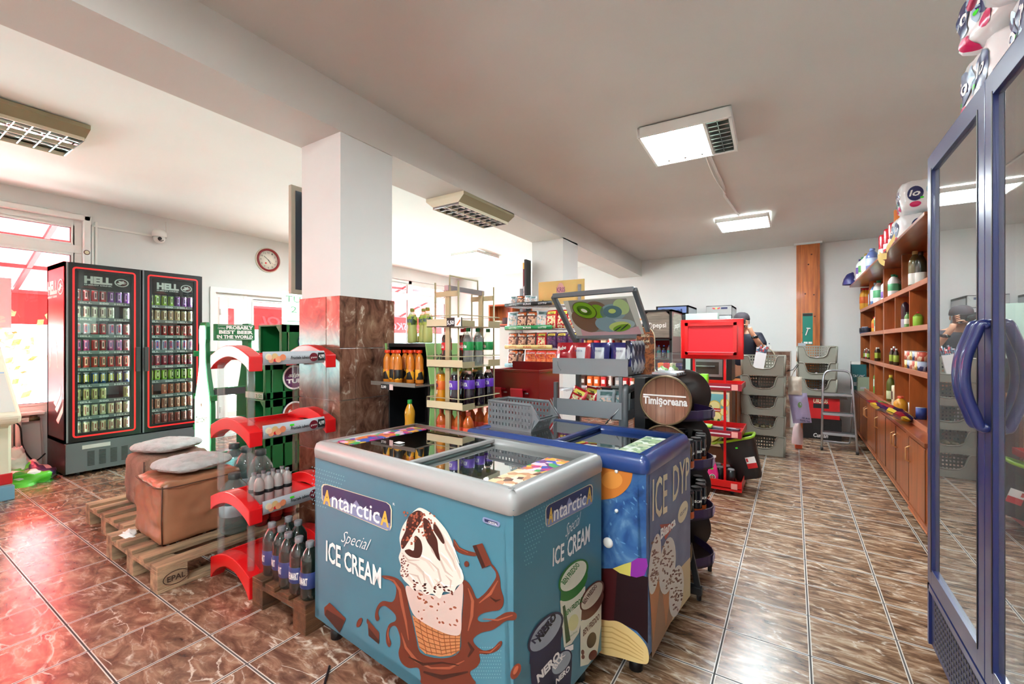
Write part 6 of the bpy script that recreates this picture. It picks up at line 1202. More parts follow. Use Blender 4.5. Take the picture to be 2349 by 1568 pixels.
for k, z in enumerate((1.036, .77, .50, .24)):
    mb = MB(); c = (-.583, 2.45, z); mb.lathe(c, [(0,0),(.126,0),(.126,-.006),(.135,-.006),(.137,.01),(.130,.02),(0,.02)], BARW, 40, 'Y', ms=[BARW,BRR,BRR,BRR,BRR,BARW])
    for q in range(5): x = -.583-.1+.05*q; hh = math.sqrt(max(0, .124**2-(x+.583)**2)); mb.box(x, x+.0012, 2.4485, 2.45, z-hh, z+hh, BRN)
    o = B('barrel_lid', mb, t); mb = MB(); put_text(mb, 'Timi\u015foreana', (-.70,2.4465,z-.022), (1,0,0), (0,0,1), .232, .042, WH, .035); mb.box(-.70,-.475,2.4465,2.4475,z+.022,z+.030,WH); B('lettering', mb, o)
    mb = MB(); mb.lathe((-.56,2.84,z), [(0,0),(.15,0),(.15,.008),(0,.008)], DBR, 32, 'Y'); B('back_disc', mb, t)
    zt = z-.11; n = 12; pts = [(-.70,2.47)]+[(-.50+.13*math.sin(math.pi*q/n), 2.47+.37*q/n) for q in range(n+1)]+[(-.70,2.84)]; mb = MB(); mb.prism(pts, 'Z', zt, zt+.012, DBR); arc = pts[1:-1]
    for i in range(n): a, b_ = arc[i], arc[i+1]; mb.add([(a[0],a[1],zt),(b_[0],b_[1],zt),(b_[0],b_[1],zt+.055),(a[0],a[1],zt+.055),(a[0]-.005,a[1],zt),(b_[0]-.005,b_[1],zt),(b_[0]-.005,b_[1],zt+.055),(a[0]-.005,a[1],zt+.055)], [(0,1,2,3),(7,6,5,4),(3,2,6,7),(0,4,5,1)], PUB)
    mb.box(-.40,-.369,2.60,2.66,zt+.012,zt+.045,WH) if False else None; mb.box(-.3705,-.369,2.62,2.70,zt+.01,zt+.045,mat('faded_lilac',(150,130,160),.5)); B('tray', mb, t)
CK = (18,20,26)
def canp(name, c, stripe, txt, r=.031, h=.155):
    mb = MB(); m1 = mat('%s_body' % name, c, .25, .3, coat=.4); m2 = mat('%s_stripe' % name, stripe, .4); mb.lathe((0,0,0), [(0,0),(r*.8,0),(r,.008),(r,h*.12),(r,h*.28),(r,h*.9),(r*.84,h),(r*.8,h-.003),(0,h-.003)], m1, 14, ms=[SLV,SLV,m2,m2,m1,BK,SLV,SLV])
    vs, fs, x0, x1 = text_mesh(txt, .03, 0); sx = r*1.3/(x1-x0); mb.add([(r*1.02*math.cos(((v.x-x0)*sx-r*.65)/r-.8), r*1.02*math.sin(((v.x-x0)*sx-r*.65)/r-.8), h*.5+v.y*.018) for v in vs], fs, WH); return Proto(B('beer_can', mb))
Pbc = canp('dark_can', CK, (196,90,40), 'SON')
for z in (.66, .39, .13):
    w_ = {.66:'second', .39:'third', .13:'lowest'}[z]
    for i in range(3 if z > .3 else 2):
        for j in range(5): Pbc.at(-.63+i*.068+(.055*math.sin(math.pi*(j+.5)/5) if i == 2 else 0), 2.51+j*.072, z+.013 if z != .13 else .143, random.uniform(-.3,.3), 'dark beer can with orange foot on the %s tray of the barrel stand' % w_, 'dark beer cans, %s barrel tray' % w_, cat='beer can')
mb = MB(); 
for i in range(4): mb.cbox((-.60,2.52+i*.05,1.168), (.14,.035,.02), SLV, None)
SF = mat('silver_foil_strip', (170,174,180), .25, .7)
for i in range(4):
    m_ = MB(); m_.M = Matrix.Translation((-.60,2.52+i*.055,1.176)) @ Matrix.Rotation(R(random.uniform(-12,12)), 4, 'Z'); m_.rbox(-.07,.07,-.02,.02,-.01,.008,.006,SF,2); tag(B('foil_sachet', m_, loc=(-.60,2.52+i*.055,1.17)), 'silver foil sachet lying on top of the front barrel', 'sachet', 'foil sachets on the barrel stand')
# little shelf under the sachets
mb = MB(); mb.box(-.70,-.53,2.49,2.74,1.155,1.165,BLK); mb.box(-.70,-.68,2.6,2.74,1.13,1.155,BLK); B('top_tray', mb, t)
AR = noisecols('brown_arch_picture', [(50,22,14),(110,54,28),(170,96,50),(60,28,18),(90,44,26)], 18, .3, 'NOISE')
t = thing('arch_sign', 'narrow brown beer sign with rounded top standing on the black stand', 'sign', (-.775,2.76,1.15)); pts = [(-.83,1.151),(-.72,1.151),(-.72,1.37)]+[(-.775+.055*math.cos(a), 1.37+.075*math.sin(a)) for a in [math.pi*q/12 for q in range(1,12)]]+[(-.83,1.37)]
mb = MB(); mb.prism([(-.775+(a+.775)*1.06, 1.151+(z-1.151)*1.012) for a, z in pts], 'Y', 2.757, 2.763, CRM); mb.prism(pts, 'Y', 2.754, 2.757, AR)
for k, s_ in enumerate(('BERE CU', 'NE-AM', 'NASCUT')): put_text(mb, s_, (-.80,2.7525,1.385-.035*k), (1,0,0), (0,0,1), .05, .016, CRM, .02)
mb.box(-.785,-.765,2.7525,2.754,1.195,1.25,mat('small_cup_print',(196,120,70),.4)); B('board', mb, t)
# ================================================================== fridges along the back
PW = mat('grey_wood_print', (150,138,124), .5, vary=.25, vscale=4, stretch=(1,1,9))
def cooler(name, label, x0, x1, y0, y1, H, side, shelfc=True, redin=True):
    t = thing(name, label, 'fridge', ((x0+x1)/2,(y0+y1)/2,0)); mb = MB()
    mb.box(x0,x0+.02,y0+.03,y1,0,H,side); mb.box(x1-.02,x1,y0+.03,y1,0,H,side); mb.box(x0,x1,y1-.02,y1,0,H,side); mb.box(x0,x1,y0+.03,y1,H-.03,H,BLK); mb.box(x0,x1,y0+.03,y1,0,.25,BLK); B('cabinet', mb, t)
    mb = MB(); 
    for x in (x0, x1-.035): mb.box(x,x+.035,y0,y0+.03,.02,H,BLK)
    mb.box(x0,x1,y0,y0+.03,H-.03,H,BLK); mb.box(x0,x1,y0,y0+.03,H-.45,H-.425,BLK); mb.box(x0,x1,y0,y0+.03,.0,.25,BLK); B('frame', mb, t)
    return t
t = cooler('soft_drink_fridge', 'black-framed fridge with a grey wood-look header reading pepsi', -1.90,-1.475,6.60,7.30,1.83, mat('dark_red_side',(96,26,30),.4))
mb = MB(); c = .05; x0, x1, z0, z1 = -1.865,-1.51,1.42,1.80; mb.prism([(x0+c,z0),(x1-c*0,z0),(x1,z1-c),(x1-c,z1),(x0+c,z1),(x0,z1-c),(x0,z0+.0)], 'Y', 6.605, 6.61, PW); put_text(mb, 'pepsi', (-1.745,6.603,1.57), (1,0,0), (0,0,1), .19, .075, WH, .015)
cx, cz, r_ = -1.80, 1.60, .045; ring = [(cx+q*math.cos(a), 6.6035, cz+q*math.sin(a)) for q in (r_, r_*.86) for a in [2*math.pi*k/24 for k in range(24)]]; mb.add(ring, [(i,(i+1)%24,24+(i+1)%24,24+i) for i in range(24)], WH); mb.add([(cx-.035,6.603,cz-.022),(cx-.005,6.603,cz-.005),(cx+.02,6.603,cz+.033),(cx-.008,6.603,cz+.035),(cx-.034,6.603,cz+.01)], [(0,1,2,3,4)], WH)
mb.prism([(6.66,1.44),(7.26,1.44),(7.26,1.72),(7.2,1.78),(6.72,1.78),(6.66,1.72)], 'X', -1.4745, -1.472, PW); put_text(mb, 'pepsi', (-1.4705,6.74,1.55), (0,1,.1), (0,0,1), .4, .09, WH, 0, .3); B('header', mb, t)
mb = MB(); mb.box(-1.86,-1.5,6.62,7.26,.26,1.38,mat('soft_drink_red',(190,20,30),.4)) if False else mb.box(-1.87,-1.50,7.24,7.27,.26,1.38,mat('soft_drink_red',(190,20,30),.4)); mb.box(-1.50,-1.496,6.66,7.27,.26,1.40,MATS['soft_drink_red'])
for z in (.3,.6,.85,1.1): mb.box(-1.87,-1.50,6.66,7.24,z,z+.01,STEEL)
B('interior', mb, t)
Pa = bottle('small_drink_bottle', .2, .03, CLR, BL, mat('teal_band',(60,150,150),.4), waist=False); Pb = bottle('small_drink_bottle', .2, .03, COK, BL, BL, waist=False)
for z in (.61,.86,1.11):
    for k in range(5): (Pa if (k+int(z*10)) % 2 else Pb).at(-1.84+.075*k, 6.72, z, 0, ('clear' if (k+int(z*10)) % 2 else 'dark')+' bottle inside the wood-header fridge', ('clear' if (k+int(z*10)) % 2 else 'dark')+' bottles in the wood-header fridge', cat='bottle')
t = cooler('soft_drink_fridge', 'tall silver fridge with a dark blue header behind the wood-header fridge', -1.93,-1.42,7.50,8.22,1.95, mat('silver_side',(196,200,204),.4,.3))
mb = MB(); mb.box(-1.90,-1.45,7.49,7.50,1.83,1.93,mat('pale_blue_header',(110,130,180),.4)); put_text(mb, 'Pepsi', (-1.84,7.488,1.84), (1,0,0), (0,0,1), .33, .06, BADG, .04); mb.box(-1.90,-1.45,7.51,7.515,.3,1.8,DGR); B('header', mb, t)
t = cooler('energy_drink_fridge', 'silver fridge with a slim red bull header and dark glass door', -1.17,-.80,7.60,8.24,1.93, mat('brushed_silver',(176,178,180),.35,.5))
mb = MB(); mb.box(-1.165,-.805,7.585,7.60,1.78,1.92,SLV); mb.prism([(-1.165,1.92),(-.805,1.92),(-.835,1.86),(-1.14,1.86)], 'Y', 7.58, 7.585, SLV)
for s_ in (-1, 1): mb.add([(-1.02+s_*.01,7.578,1.885),(-1.02+s_*.05,7.578,1.90),(-1.02+s_*.06,7.578,1.89),(-1.02+s_*.03,7.578,1.872)], [(0,1,2,3)], RD)
mb.lathe((-1.02,7.577,1.888), [(0,0),(.012,0)], YL, 12, 'Y'); mb.box(-.95,-.86,7.577,7.58,1.872,1.90,NAVY); B('header', mb, t)
mb = MB(); mb.box(-1.16,-.81,7.59,7.60,.1,1.77,mat('silver_door',(190,192,194),.35,.3)); mb.box(-1.08,-.87,7.582,7.59,.4,1.72,mat('dark_door_glass',(40,46,52),.1)); B('door', mb, t)
mb = MB(); mb.box(-1.43,-.97,7.32,7.5,0,1.80,mat('mint_panel',(196,220,206),.5)); tag(B('mint_cabinet', mb, loc=(-1.2,7.4,0), bevel=.005), 'pale mint cabinet behind the red header board', 'cabinet')
# counter desk with oven
t = thing('counter_desk', 'wooden counter desk carrying a small black oven behind the red stand', 'counter', (-1.15,6.0,0)); mb = MB(); mb.box(-1.75,-.52,5.6,6.35,.85,.885,PINE); B('top', mb, t, bevel=.004)
mb = MB(); mb.box(-1.73,-1.71,5.62,6.33,0,.85,WOOD); mb.box(-.56,-.54,5.62,6.33,0,.85,WOOD); mb.box(-1.71,-.56,6.30,6.33,0,.85,WOOD); mb.box(-1.71,-.95,5.62,5.64,0,.85,WOOD); B('carcass', mb, t)
t = thing('mini_oven', 'black mini oven with steel front on the wooden counter', 'oven', (-.86,6.05,.886)); mb = MB(); mb.box(-1.09,-.62,5.88,6.25,.887,1.20,BLK); B('body', mb, t, bevel=.006); mb = MB(); mb.box(-1.05,-.72,5.865,5.88,.93,1.14,STEEL); mb.box(-1.02,-.76,5.862,5.866,.96,1.11,mat('oven_glass',(70,64,58),.1)); o = B('door', mb, t); mb = MB(); mb.bar((-1.02,5.84,1.06),(-.80,5.84,1.06),.015,.015,CHR); mb.bar((-1.01,5.84,1.06),(-1.01,5.87,1.06),.01,.01,CHR); mb.bar((-.81,5.84,1.06),(-.81,5.87,1.06),.01,.01,CHR); B('handle', mb, o)
for k, (x, c) in enumerate(((-1.35,'printed_red'),(-1.27,'printed_cream'),(-1.20,'printed_blue'),(-1.42,'printed_orange'))): mb = MB(); mb.rbox(x-.03,x+.03,5.7,5.8,.887,1.09,.01,MATS[c],2); mb.box(x-.02,x+.02,5.698,5.70,.93,1.0,WH); tag(B('food_box', mb, loc=(x,5.75,.887)), '%s food box standing on the wooden counter behind the red stand' % c.replace('printed_',''), 'box')
# lemonade picture cabinet
t = thing('lemonade_cabinet', 'low cabinet with a framed lemonade poster on its front behind the red stand', 'cabinet', (-.70,5.4,0)); mb = MB(); mb.box(-.88,-.55,5.25,5.58,.0,.84,mat('brown_cabinet',(104,66,44),.4)); B('body', mb, t, bevel=.004)
LE = noisecols('lemonade_picture', [(236,222,140),(226,206,110),(150,196,190),(240,232,190),(190,190,100)], 9, .4, 'NOISE'); mb = MB(); x0, x1, z0, z1 = -.865,-.575,.22,.81; mb.box(x0,x1,5.235,5.25,z0,z1,CRM); mb.box(x0+.02,x1-.02,5.231,5.235,z0+.02,z1-.02,LE); mb.box(x0+.02,x1-.02,5.229,5.231,z1-.2,z1-.02,mat('poster_teal',(120,186,190),.4))
def disc(x, y, z, r, m, n=18): mb.lathe((x,y,z), [(0,0),(r,0)], m, n, 'Y')
for x, z, r in ((-.72,.66,.06),(-.62,.70,.045),(-.70,.55,.05),(-.63,.60,.04)): disc(x,5.228,z,r,mat('lemon_rind',(226,196,80),.4)); disc(x,5.227,z,r*.84,mat('lemon_flesh',(244,232,160),.4))
for x, z in ((-.83,.72),(-.81,.5),(-.74,.51),(-.68,.50)): mb.lathe((x,5.226,z), [(0,0),(.024,0)], mat('mint_leaf',(60,110,50),.4), 8, 'Y', sy=.6)
mb.box(-.74,-.66,5.225,5.227,.60,.635,RD); put_text(mb, 'granini', (-.735,5.224,.608), (1,0,0), (0,0,1), .07, .018, WH, .02); put_text(mb, 'LIMONADA', (-.855,5.224,.605), (1,0,.35), (-.35,0,1), .12, .03, BK, .04); put_text(mb, 'MENTA', (-.845,5.224,.565), (1,0,.35), (-.35,0,1), .10, .03, BK, .04)
disc(-.635,5.224,.46,.05,RD); put_text(mb, 'ROUA', (-.675,5.222,.465), (1,0,0), (0,0,1), .08, .02, WH, .03); put_text(mb, 'VITAMINE', (-.68,5.222,.435), (1,0,0), (0,0,1), .09, .02, WH, .03); B('poster', mb, t)
# ================================================================== red display stand
RM_ = mat('red_metal', (214,10,16), .3, coat=.4); RM2 = mat('red_board', (226,26,40), .5)
t = thing('red_stand', 'red metal display stand with an empty framed red header board', 'display stand', (-.62,4.6,0)); X0, X1, Y0, Y1 = -.88,-.375,4.30,4.88
mb = MB()
for x in (-.775, -.515): mb.bar((x,Y0+.06,.1),(x,Y0+.06,1.25),.028,.02,RM_)
B('upright', mb, t); mb = MB(); mb.rbox(X0-.01,X1+.012,4.335,4.36,1.20,1.56,.011,RM_,3)
for q in ((X0+.03,X1-.04,1.50,1.53),(X0+.03,X1-.04,1.235,1.265),(X0+.03,X0+.06,1.235,1.53),(X1-.07,X1-.04,1.235,1.53)): mb.box(q[0],q[1],4.315,4.335,q[2],q[3],RM_)
mb.box(X0+.05,X1-.06,4.33,4.334,1.26,1.505,RM2); mb.box(X0+.05,X1-.06,4.312,4.316,1.258,1.264,mat('red_highlight_edge',(236,120,130),.3)); B('header_board', mb, t, bevel=.006)
for z, y1 in ((.935, Y1-.2),(.52, Y1-.1)):
    mb = MB(); mb.box(X0,X1,Y0,y1,z,z+.006,RM_); mb.box(X0,X1,y1-.006,y1,z,z+.05,RM_); mb.box(X0,X0+.005,Y0,y1,z,z+.05,RM_); mb.box(X1-.005,X1,Y0,y1,z,z+.05,RM_); mb.box(X0,X1,Y0-.008,Y0,z-.01,z+.05,mat('wine_red_rail',(150,26,44),.35)); mb.box(X0+.02,X1-.09,Y0-.011,Y0-.008,z+.014,z+.026,mat('rail_label',(226,206,210),.4)); mb.box(X1-.08,X1-.03,Y0-.0115,Y0-.008,z-.005,z+.045,mat('pink_tag',(236,160,150),.5)); B('shelf', mb, t)
mb = MB(); mb.box(X0,X1,Y0,Y1,.06,.07,RM_)
for q in ((X0,X1,Y0,Y0+.006),(X0,X1,Y1-.006,Y1),(X0,X0+.006,Y0,Y1),(X1-.006,X1,Y0,Y1)): mb.box(*q,.04,.13,RM_)
mb.box(X1-.085,X1-.035,Y0-.003,Y0,.06,.11,MATS['pink_tag'])
for x in (X0+.08,X1-.08):
    for y in (Y0+.06,Y1-.06): mb.cyl((x-.012,y,.022),.022,.024,BLK,'X')
B('base_tray', mb, t, bevel=.003)
# stand goods
GW = mat('lime_green_pack', (130,216,40), .4)
for k in range(3): mb = MB(); x = -.84+.075*k; mb.rbox(x-.035,x+.035,4.34,4.42,.942,1.06,.012,GW,3); mb.box(x-.02,x+.02,4.338,4.34,.95,.985,WH); tag(B('green_tub', mb, loc=(x,4.38,.942)), 'lime green tub on the top shelf of the red stand', 'tub', 'lime green tubs on the red stand')
SK = [((160,206,50),'lime green'),((90,110,140),'slate blue'),((80,84,96),'dark grey'),((50,40,60),'dark violet'),((150,170,190),'pale blue'),((130,140,150),'silver grey')]
for k, (c, nm) in enumerate(SK):
    m_ = MB(); x, y, z = [(-.72,4.40,.585),(-.74,4.42,.553),(-.60,4.46,.56),(-.50,4.50,.553),(-.55,4.38,.545),(-.66,4.35,.543)][k]; m_.M = Matrix.Translation((x,y,z-.012)) @ Matrix.Rotation(R(random.uniform(-25,25)), 4, 'Z') @ Matrix.Rotation(R(random.uniform(-4,4)), 4, 'X'); m_.rbox(-.095,.095,-.045,.045,0,.02,.012,mat('pack_%s' % nm.replace(' ','_'),c,.35,coat=.3),3); m_.box(-.02,.06,-.02,.02,.0195,.0215,GRY); tag(B('flat_pack', m_, loc=(x,y,z-.012)), 'flat %s packet in the pile on the middle shelf of the red stand' % nm, 'packet', 'packets piled on the red stand')
# trash bucket
t = thing('waste_bucket', 'black waste bucket with lime green rim leaning on the red stand', 'bucket', (-.40,4.62,.08)); BKM = mat('bucket_black', (34,32,32), .5); M = Matrix.Translation((-.34,4.63,.10)) @ Matrix.Rotation(R(-17), 4, 'Y'); mb = MB(); mb.M = M
def frust(mb, w0, d0, w1, d1, h, m, cap=True, r=.3):
    rings = []
    for k, (w, d, z) in enumerate(((w0,d0,0),(w0*1.02,d0*1.02,.01),(w1,d1,h))): rings.append([(w/2*max(-1,min(1,1.25*math.cos(a))), d/2*max(-1,min(1,1.25*math.sin(a))), z) for a in [2*math.pi*q/28 for q in range(28)]])
    vs = [v for g in rings for v in g]; mb.add(vs, [(k*28+i, k*28+(i+1)%28, (k+1)*28+(i+1)%28, (k+1)*28+i) for k in range(2) for i in range(28)], m, True); mb.add(rings[0], [tuple(reversed(range(28)))], m)
    return rings
rg = frust(mb, .21, .17, .30, .25, .37, BKM); B('body', mb, t); mb = MB(); mb.M = M; mb.tube(rg[2], .013, mat('lime_rim',(160,216,50),.35), 8, True); mb.tube(curve3([(-.145,-.1,.375),(-.20,-.05,.36),(-.22,.02,.36),(-.145,.10,.375)]), .012, MATS['lime_rim']); B('rim', mb, t); mb = MB(); mb.M = M; mb.box(.03,.11,-.1165,-.112,.11,.20,WH); mb.box(.03,.11,-.118,-.1165,.10,.145,RD); mb.box(.035,.05,-.1175,-.1165,.16,.19,RD); mb.box(-.02,.0,-.118,-.1150,.29,.31,LIME); B('sticker', mb, t)
# pink spray
t = thing('spray_bottle', 'pink spray bottle with white trigger on the base tray of the red stand', 'spray bottle', (-.612,4.345,.071)); PK = mat('pink_bottle', (226,40,130), .3, coat=.4); mb = MB(); mb.lathe((-.612,4.345,.071), [(0,0),(.042,0),(.045,.01),(.045,.10),(.032,.16),(.018,.20),(.015,.215)], PK, 18, sy=.6); B('body', mb, t); mb = MB(); mb.cyl((-.612,4.345,.28),.016,.03,WHT); mb.box(-.657,-.587,4.335,4.355,.308,.328,WHT); mb.bar((-.647,4.345,.31),(-.659,4.345,.27),.012,.01,WHT); B('trigger', mb, t, bevel=.003); mb = MB(); mb.lathe((-.612,4.315,.14), [(0,0),(.026,0)], WH, 16, 'Y'); mb.lathe((-.612,4.3145,.14), [(.012,0),(.02,0)], GN, 16, 'Y'); mb.box(-.629,-.595,4.314,4.3145,.135,.145,RD); mb.box(-.629,-.607,4.318,4.321,.205,.22,LIME); B('label', mb, t)
Pro = MB(); Pro.cyl((0,0,0), .036, .13, BLK); Pro.cyl((0,0,.13), .028, .012, GRY); Pro = Proto(B('dark_jar', Pro))
for k, (x, y) in enumerate(((-.80,4.40),(-.74,4.46),(-.565,4.44),(-.52,4.52),(-.47,4.40),(-.70,4.62),(-.60,4.55))): Pro.at(x, y, .071, 0, 'dark jar with grey lid on the base tray of the red stand', 'dark jars on the red stand base', cat='jar')
# ================================================================== baskets
BS = mat('basket_taupe', (146,144,132), .5)
def basket():
    t = bpy.data.objects.new('stacking_basket', None); COL.objects.link(t); base(t, Matrix.Identity(4)); w, d, h = .46, .34, .235; mb = MB()
    # scooped front
    pts = [(-w/2,0),(w/2,0),(w/2,h),(w/2-.07,h),(w/2-.085,h*.92),(w/2-.11,h*.5),(w/2-.15,h*.37),(0,h*.33),(-w/2+.15,h*.37),(-w/2+.11,h*.5),(-w/2+.085,h*.92),(-w/2+.07,h),(-w/2,h)]
    pts = [(x*(.93+.07*z/h), z) for x, z in pts]; mb.prism(pts, 'Y', -d/2, -d/2+.006, BS); mb.box(-w/2*.94,w/2*.94,-d/2,d/2,.002,.008,BS)
    for s_ in (-1, 1): mb.prism([(-d/2,0),(d/2,0),(d/2,h),(-d/2,h)], 'X', s_*w/2*.965-.003, s_*w/2*.965+.003, BS)
    B('shell', mb, t); mb = MB(); holes_panel(mb, (-w/2*.95,d/2-.003,.0), (1,0,0), (0,0,1), w*.95, h, 15, 6, .004, BS, .5); B('perforated_back', mb, t); mb = MB()
    mb.tube([(x,-d/2-.004,z) for x, z in pts[2:]]+[(-w/2,d/2,h),(w/2,d/2,h),(w/2,-d/2-.004,h)], .007, BS, 6); mb.tube([(w/2*.95,-d/2-.005,.01),(w/2,-d/2-.005,h)], .012, BS, 6); mb.tube([(-w/2*.95,-d/2-.005,.01),(-w/2,-d/2-.005,h)], .012, BS, 6); B('rim', mb, t)
    return Proto(t)
PB = basket(); pos = ['bottom','second from the floor','middle','fourth from the floor','topmost']
for k in range(5): PB.at(-.305, 6.22, .005+.237*k, 0, 'taupe stacking basket, %s of the tall stack of five' % pos[k], 'stacking baskets', cat='basket')
for k in range(3): PB.at(.28, 7.66, .605+.226*k, 0, 'taupe stacking basket, %s of the short stack on the drink crates' % ['lowest','middle','top'][k], 'stacking baskets', cat='basket')
def blobs(name, c, n, r, cx, cy, z, w, d, label, group, cat, seed, sq=.85, c2=None):
    m = mat('%s_skin' % name, c, .5, vary=.25, vscale=8); mb = MB(); mb.sphere((0,0,0), r, m, 12, 8, (1.15,1,sq)); P_ = Proto(B(name, mb)); rnd = random.Random(seed)
    k = 0; nx = max(1, int(w/(r*2.35)))
    while k < n:
        i = k % nx; j = (k//nx) % 3; l = k//(nx*3); P_.at(cx-w/2+(i+.5)*w/nx+rnd.uniform(-.004,.004), cy-d/2+(j+.5)*d/3, z+r*sq+l*r*1.7, rnd.random()*3, label, group, rnd.uniform(.88,1.0), cat=cat); k += 1
blobs('potato', (150,136,100), 24, .030, -.305, 6.20, .252, .36, .22, 'dusty potato in the second basket from the floor', 'potatoes in the basket', 'potato', 1)
blobs('onion', (176,112,60), 6, .032, -.39, 6.20, .489, .16, .22, 'brown onion in the middle basket of the tall stack', 'onions in the basket', 'onion', 2, .95)
blobs('garlic_bulb', (222,214,204), 10, .022, -.20, 6.20, .489, .16, .2, 'white garlic bulb in the middle basket of the tall stack', 'garlic in the basket', 'garlic', 3)
PAP = mat('white_paper_bag', (232,230,232), .7, bump=.3, bscale=12); t = thing('paper_sleeve', 'white paper sleeve full of patterned sticks leaning in the topmost basket', 'paper bag', (-.38,6.10,.98)); M = Matrix.Translation((-.365,6.085,.99)) @ Matrix.Rotation(R(8), 4, 'Y') @ Matrix.Rotation(R(-12), 4, 'X'); mb = MB(); mb.M = M; mb.prism([(-.055,0),(.06,0),(.065,.24),(-.05,.24)], 'Y', -.02, .02, PAP); B('sleeve', mb, t); mb = MB(); mb.M = M; SP = noisecols('patterned_stick', [(40,60,90),(226,230,236),(90,140,160),(196,60,70),(60,60,80)], 60)
for k in range(6): mb.cyl((-.04+.017*k,0,.2), .008, .10+.02*(k % 3), SP, 'Z', 8)
mb.bar((.05,0,.2),(.075,0,.37),.03,.012,SP); B('sticks', mb, t)
for k, (x, c, nm) in enumerate(((-.42,'printed_gold','gold'),(-.33,'printed_red','red'),(-.24,'printed_grey','grey'),(-.17,'printed_white','white'))): m_ = MB(); m_.M = Matrix.Translation((x,6.14,.735)) @ Matrix.Rotation(R(70), 4, 'Y'); m_.cyl((0,0,-.04), .022, .08, MATS[c], 'Z', 12); m_.cyl((0,0,.04), .016, .004, CRM, 'Z', 12); tag(B('small_roll', m_, loc=(x,6.14,.735)), '%s roll lying in the fourth basket of the tall stack' % nm, 'roll')
mb = MB(); SWT = noisecols('bagged_sweets', [(196,60,70),(220,214,224),(120,150,200),(236,190,200),(230,230,236)], 26)
for z, lb in ((1.067,'top'),(.841,'middle'),(.615,'lowest')):
    for k, x in enumerate((.17,.28,.39)): tag(B('sweets_bag', lump((x,7.60,z), .062,.075,.075, SWT, z*9+k, .3, 16, 8), loc=(x,7.6,z)), 'clear bag of coloured sweets in the %s basket of the short stack' % lb, 'sweets bag', 'sweets bags, %s basket' % lb)
# hanging bags
def softbag(name, label, x0, x1, y, z0, z1, m, seed, d=.06, hook=True, tilt=0):
    t = thing(name, label, 'bag', ((x0+x1)/2,y,z0)); mb = bag_mesh(x1-x0, z1-z0, d, lambda u,v,s_: m, seed, crimp=.02); M = Matrix.Translation(((x0+x1)/2,y,z0)) @ Matrix.Rotation(R(tilt), 4, 'Y'); mb.v = [M @ v for v in mb.v]; B('sack', mb, t)
    mb = MB(); cx = (x0+x1)/2+math.sin(R(tilt))*(z1-z0); mb.tube(curve3([(cx-.035,y,z1-.01),(cx-.01,y,z1+.07),(cx+.02,y,z1+.09),(cx+.035,y,z1-.01)]), .004, m); B('handles', mb, t); return t
mb = MB(); mb.tube([(-.06,6.30,1.0),(.0,6.30,1.02),(.045,6.30,1.09),(.055,6.30,1.08),(.01,6.30,1.0)], .004, BLK); tag(B('hook', mb, loc=(0,6.3,1)), 'black wire hook on the side of the tall basket stack', 'hook')
softbag('cotton_bag', 'cream cotton bag hanging at the right side of the tall basket stack', -.05,.09,6.30,.72,.94, mat('cream_cotton',(226,216,200),.9,bump=.3,bscale=20), 41)
tb = softbag('lavender_bag', 'lavender plastic bag with a small green picture hanging under the cotton bag', .0,.19,6.345,.38,.735, mat('lavender_plastic',(176,164,200),.4,bump=.2,bscale=15), 43, tilt=-8); mb = MB(); mb.lathe((.07,6.308,.60), [(0,0),(.035,0)], mat('green_hill_print',(110,150,90),.5), 14, 'Y', sy=.6); put_text(mb, 'NFL MARI', (.09,6.305,.44), (1,0,-.1), (.1,0,1), .08, .02, BADG, .02); put_text(mb, 'PENTRU TINE', (.07,6.305,.41), (1,0,-.1), (.1,0,1), .10, .018, BADG, .02); B('print', mb, tb)
tag(B('hanging_sack', lump((.05,6.62,.07), .06,.05,.30, mat('pale_pink_plastic',(214,190,190),.4,bump=.3,bscale=14), 17, .3, 16, 10), loc=(.05,6.62,.0)), 'pale limp bag standing on the floor behind the lavender bag', 'bag')
mb = MB(); mb.box(.02,.10,6.66,6.72,0,.05,mat('orange_plastic',(220,90,50),.4)); tag(B('small_dustpan', mb, loc=(.06,6.69,0), bevel=.01), 'small orange plastic object on the floor by the pale bag', 'small object')
# wall socket, box and cables
mb = MB(); mb.box(-.43,-.30,YB-.03,YB,1.20,1.30,WHT); mb.tube(curve3([(-.40,YB-.04,1.26),(-.36,YB-.06,1.28),(-.33,YB-.06,1.25)]), .012, mat('brown_plug',(110,90,60),.5)); mb.tube(curve3([(-.33,YB-.06,1.25),(-.26,YB-.05,1.18),(-.22,YB-.05,1.0),(-.18,YB-.05,.8)]), .007, mat('beige_cable',(206,190,160),.5)); tag(B('wall_socket', mb, loc=(-.36,YB,1.25)), 'white wall socket with plug and beige cable above the brown wall tiles', 'socket')
mb = MB(); mb.rbox(-.38,-.26,YB-.07,YB-.013,.92,1.06,.015,WHT,3); mb.box(-.34,-.30,YB-.074,YB-.07,.925,.94,GRY); tag(B('junction_box', mb, loc=(-.32,YB-.04,.92)), 'white plastic box mounted on the brown wall tiles', 'electric box')
mb = MB(); mb.tube(curve3([(-.33,YB-.02,1.09),(-.45,YB-.02,1.0),(-.52,YB-.02,.88),(-.5,YB-.02,.7)]), .006, MATS['beige_cable']); tag(B('cable', mb, loc=(-.45,YB-.02,.9)), 'thin beige cable running diagonally over the brown wall tiles', 'cable')
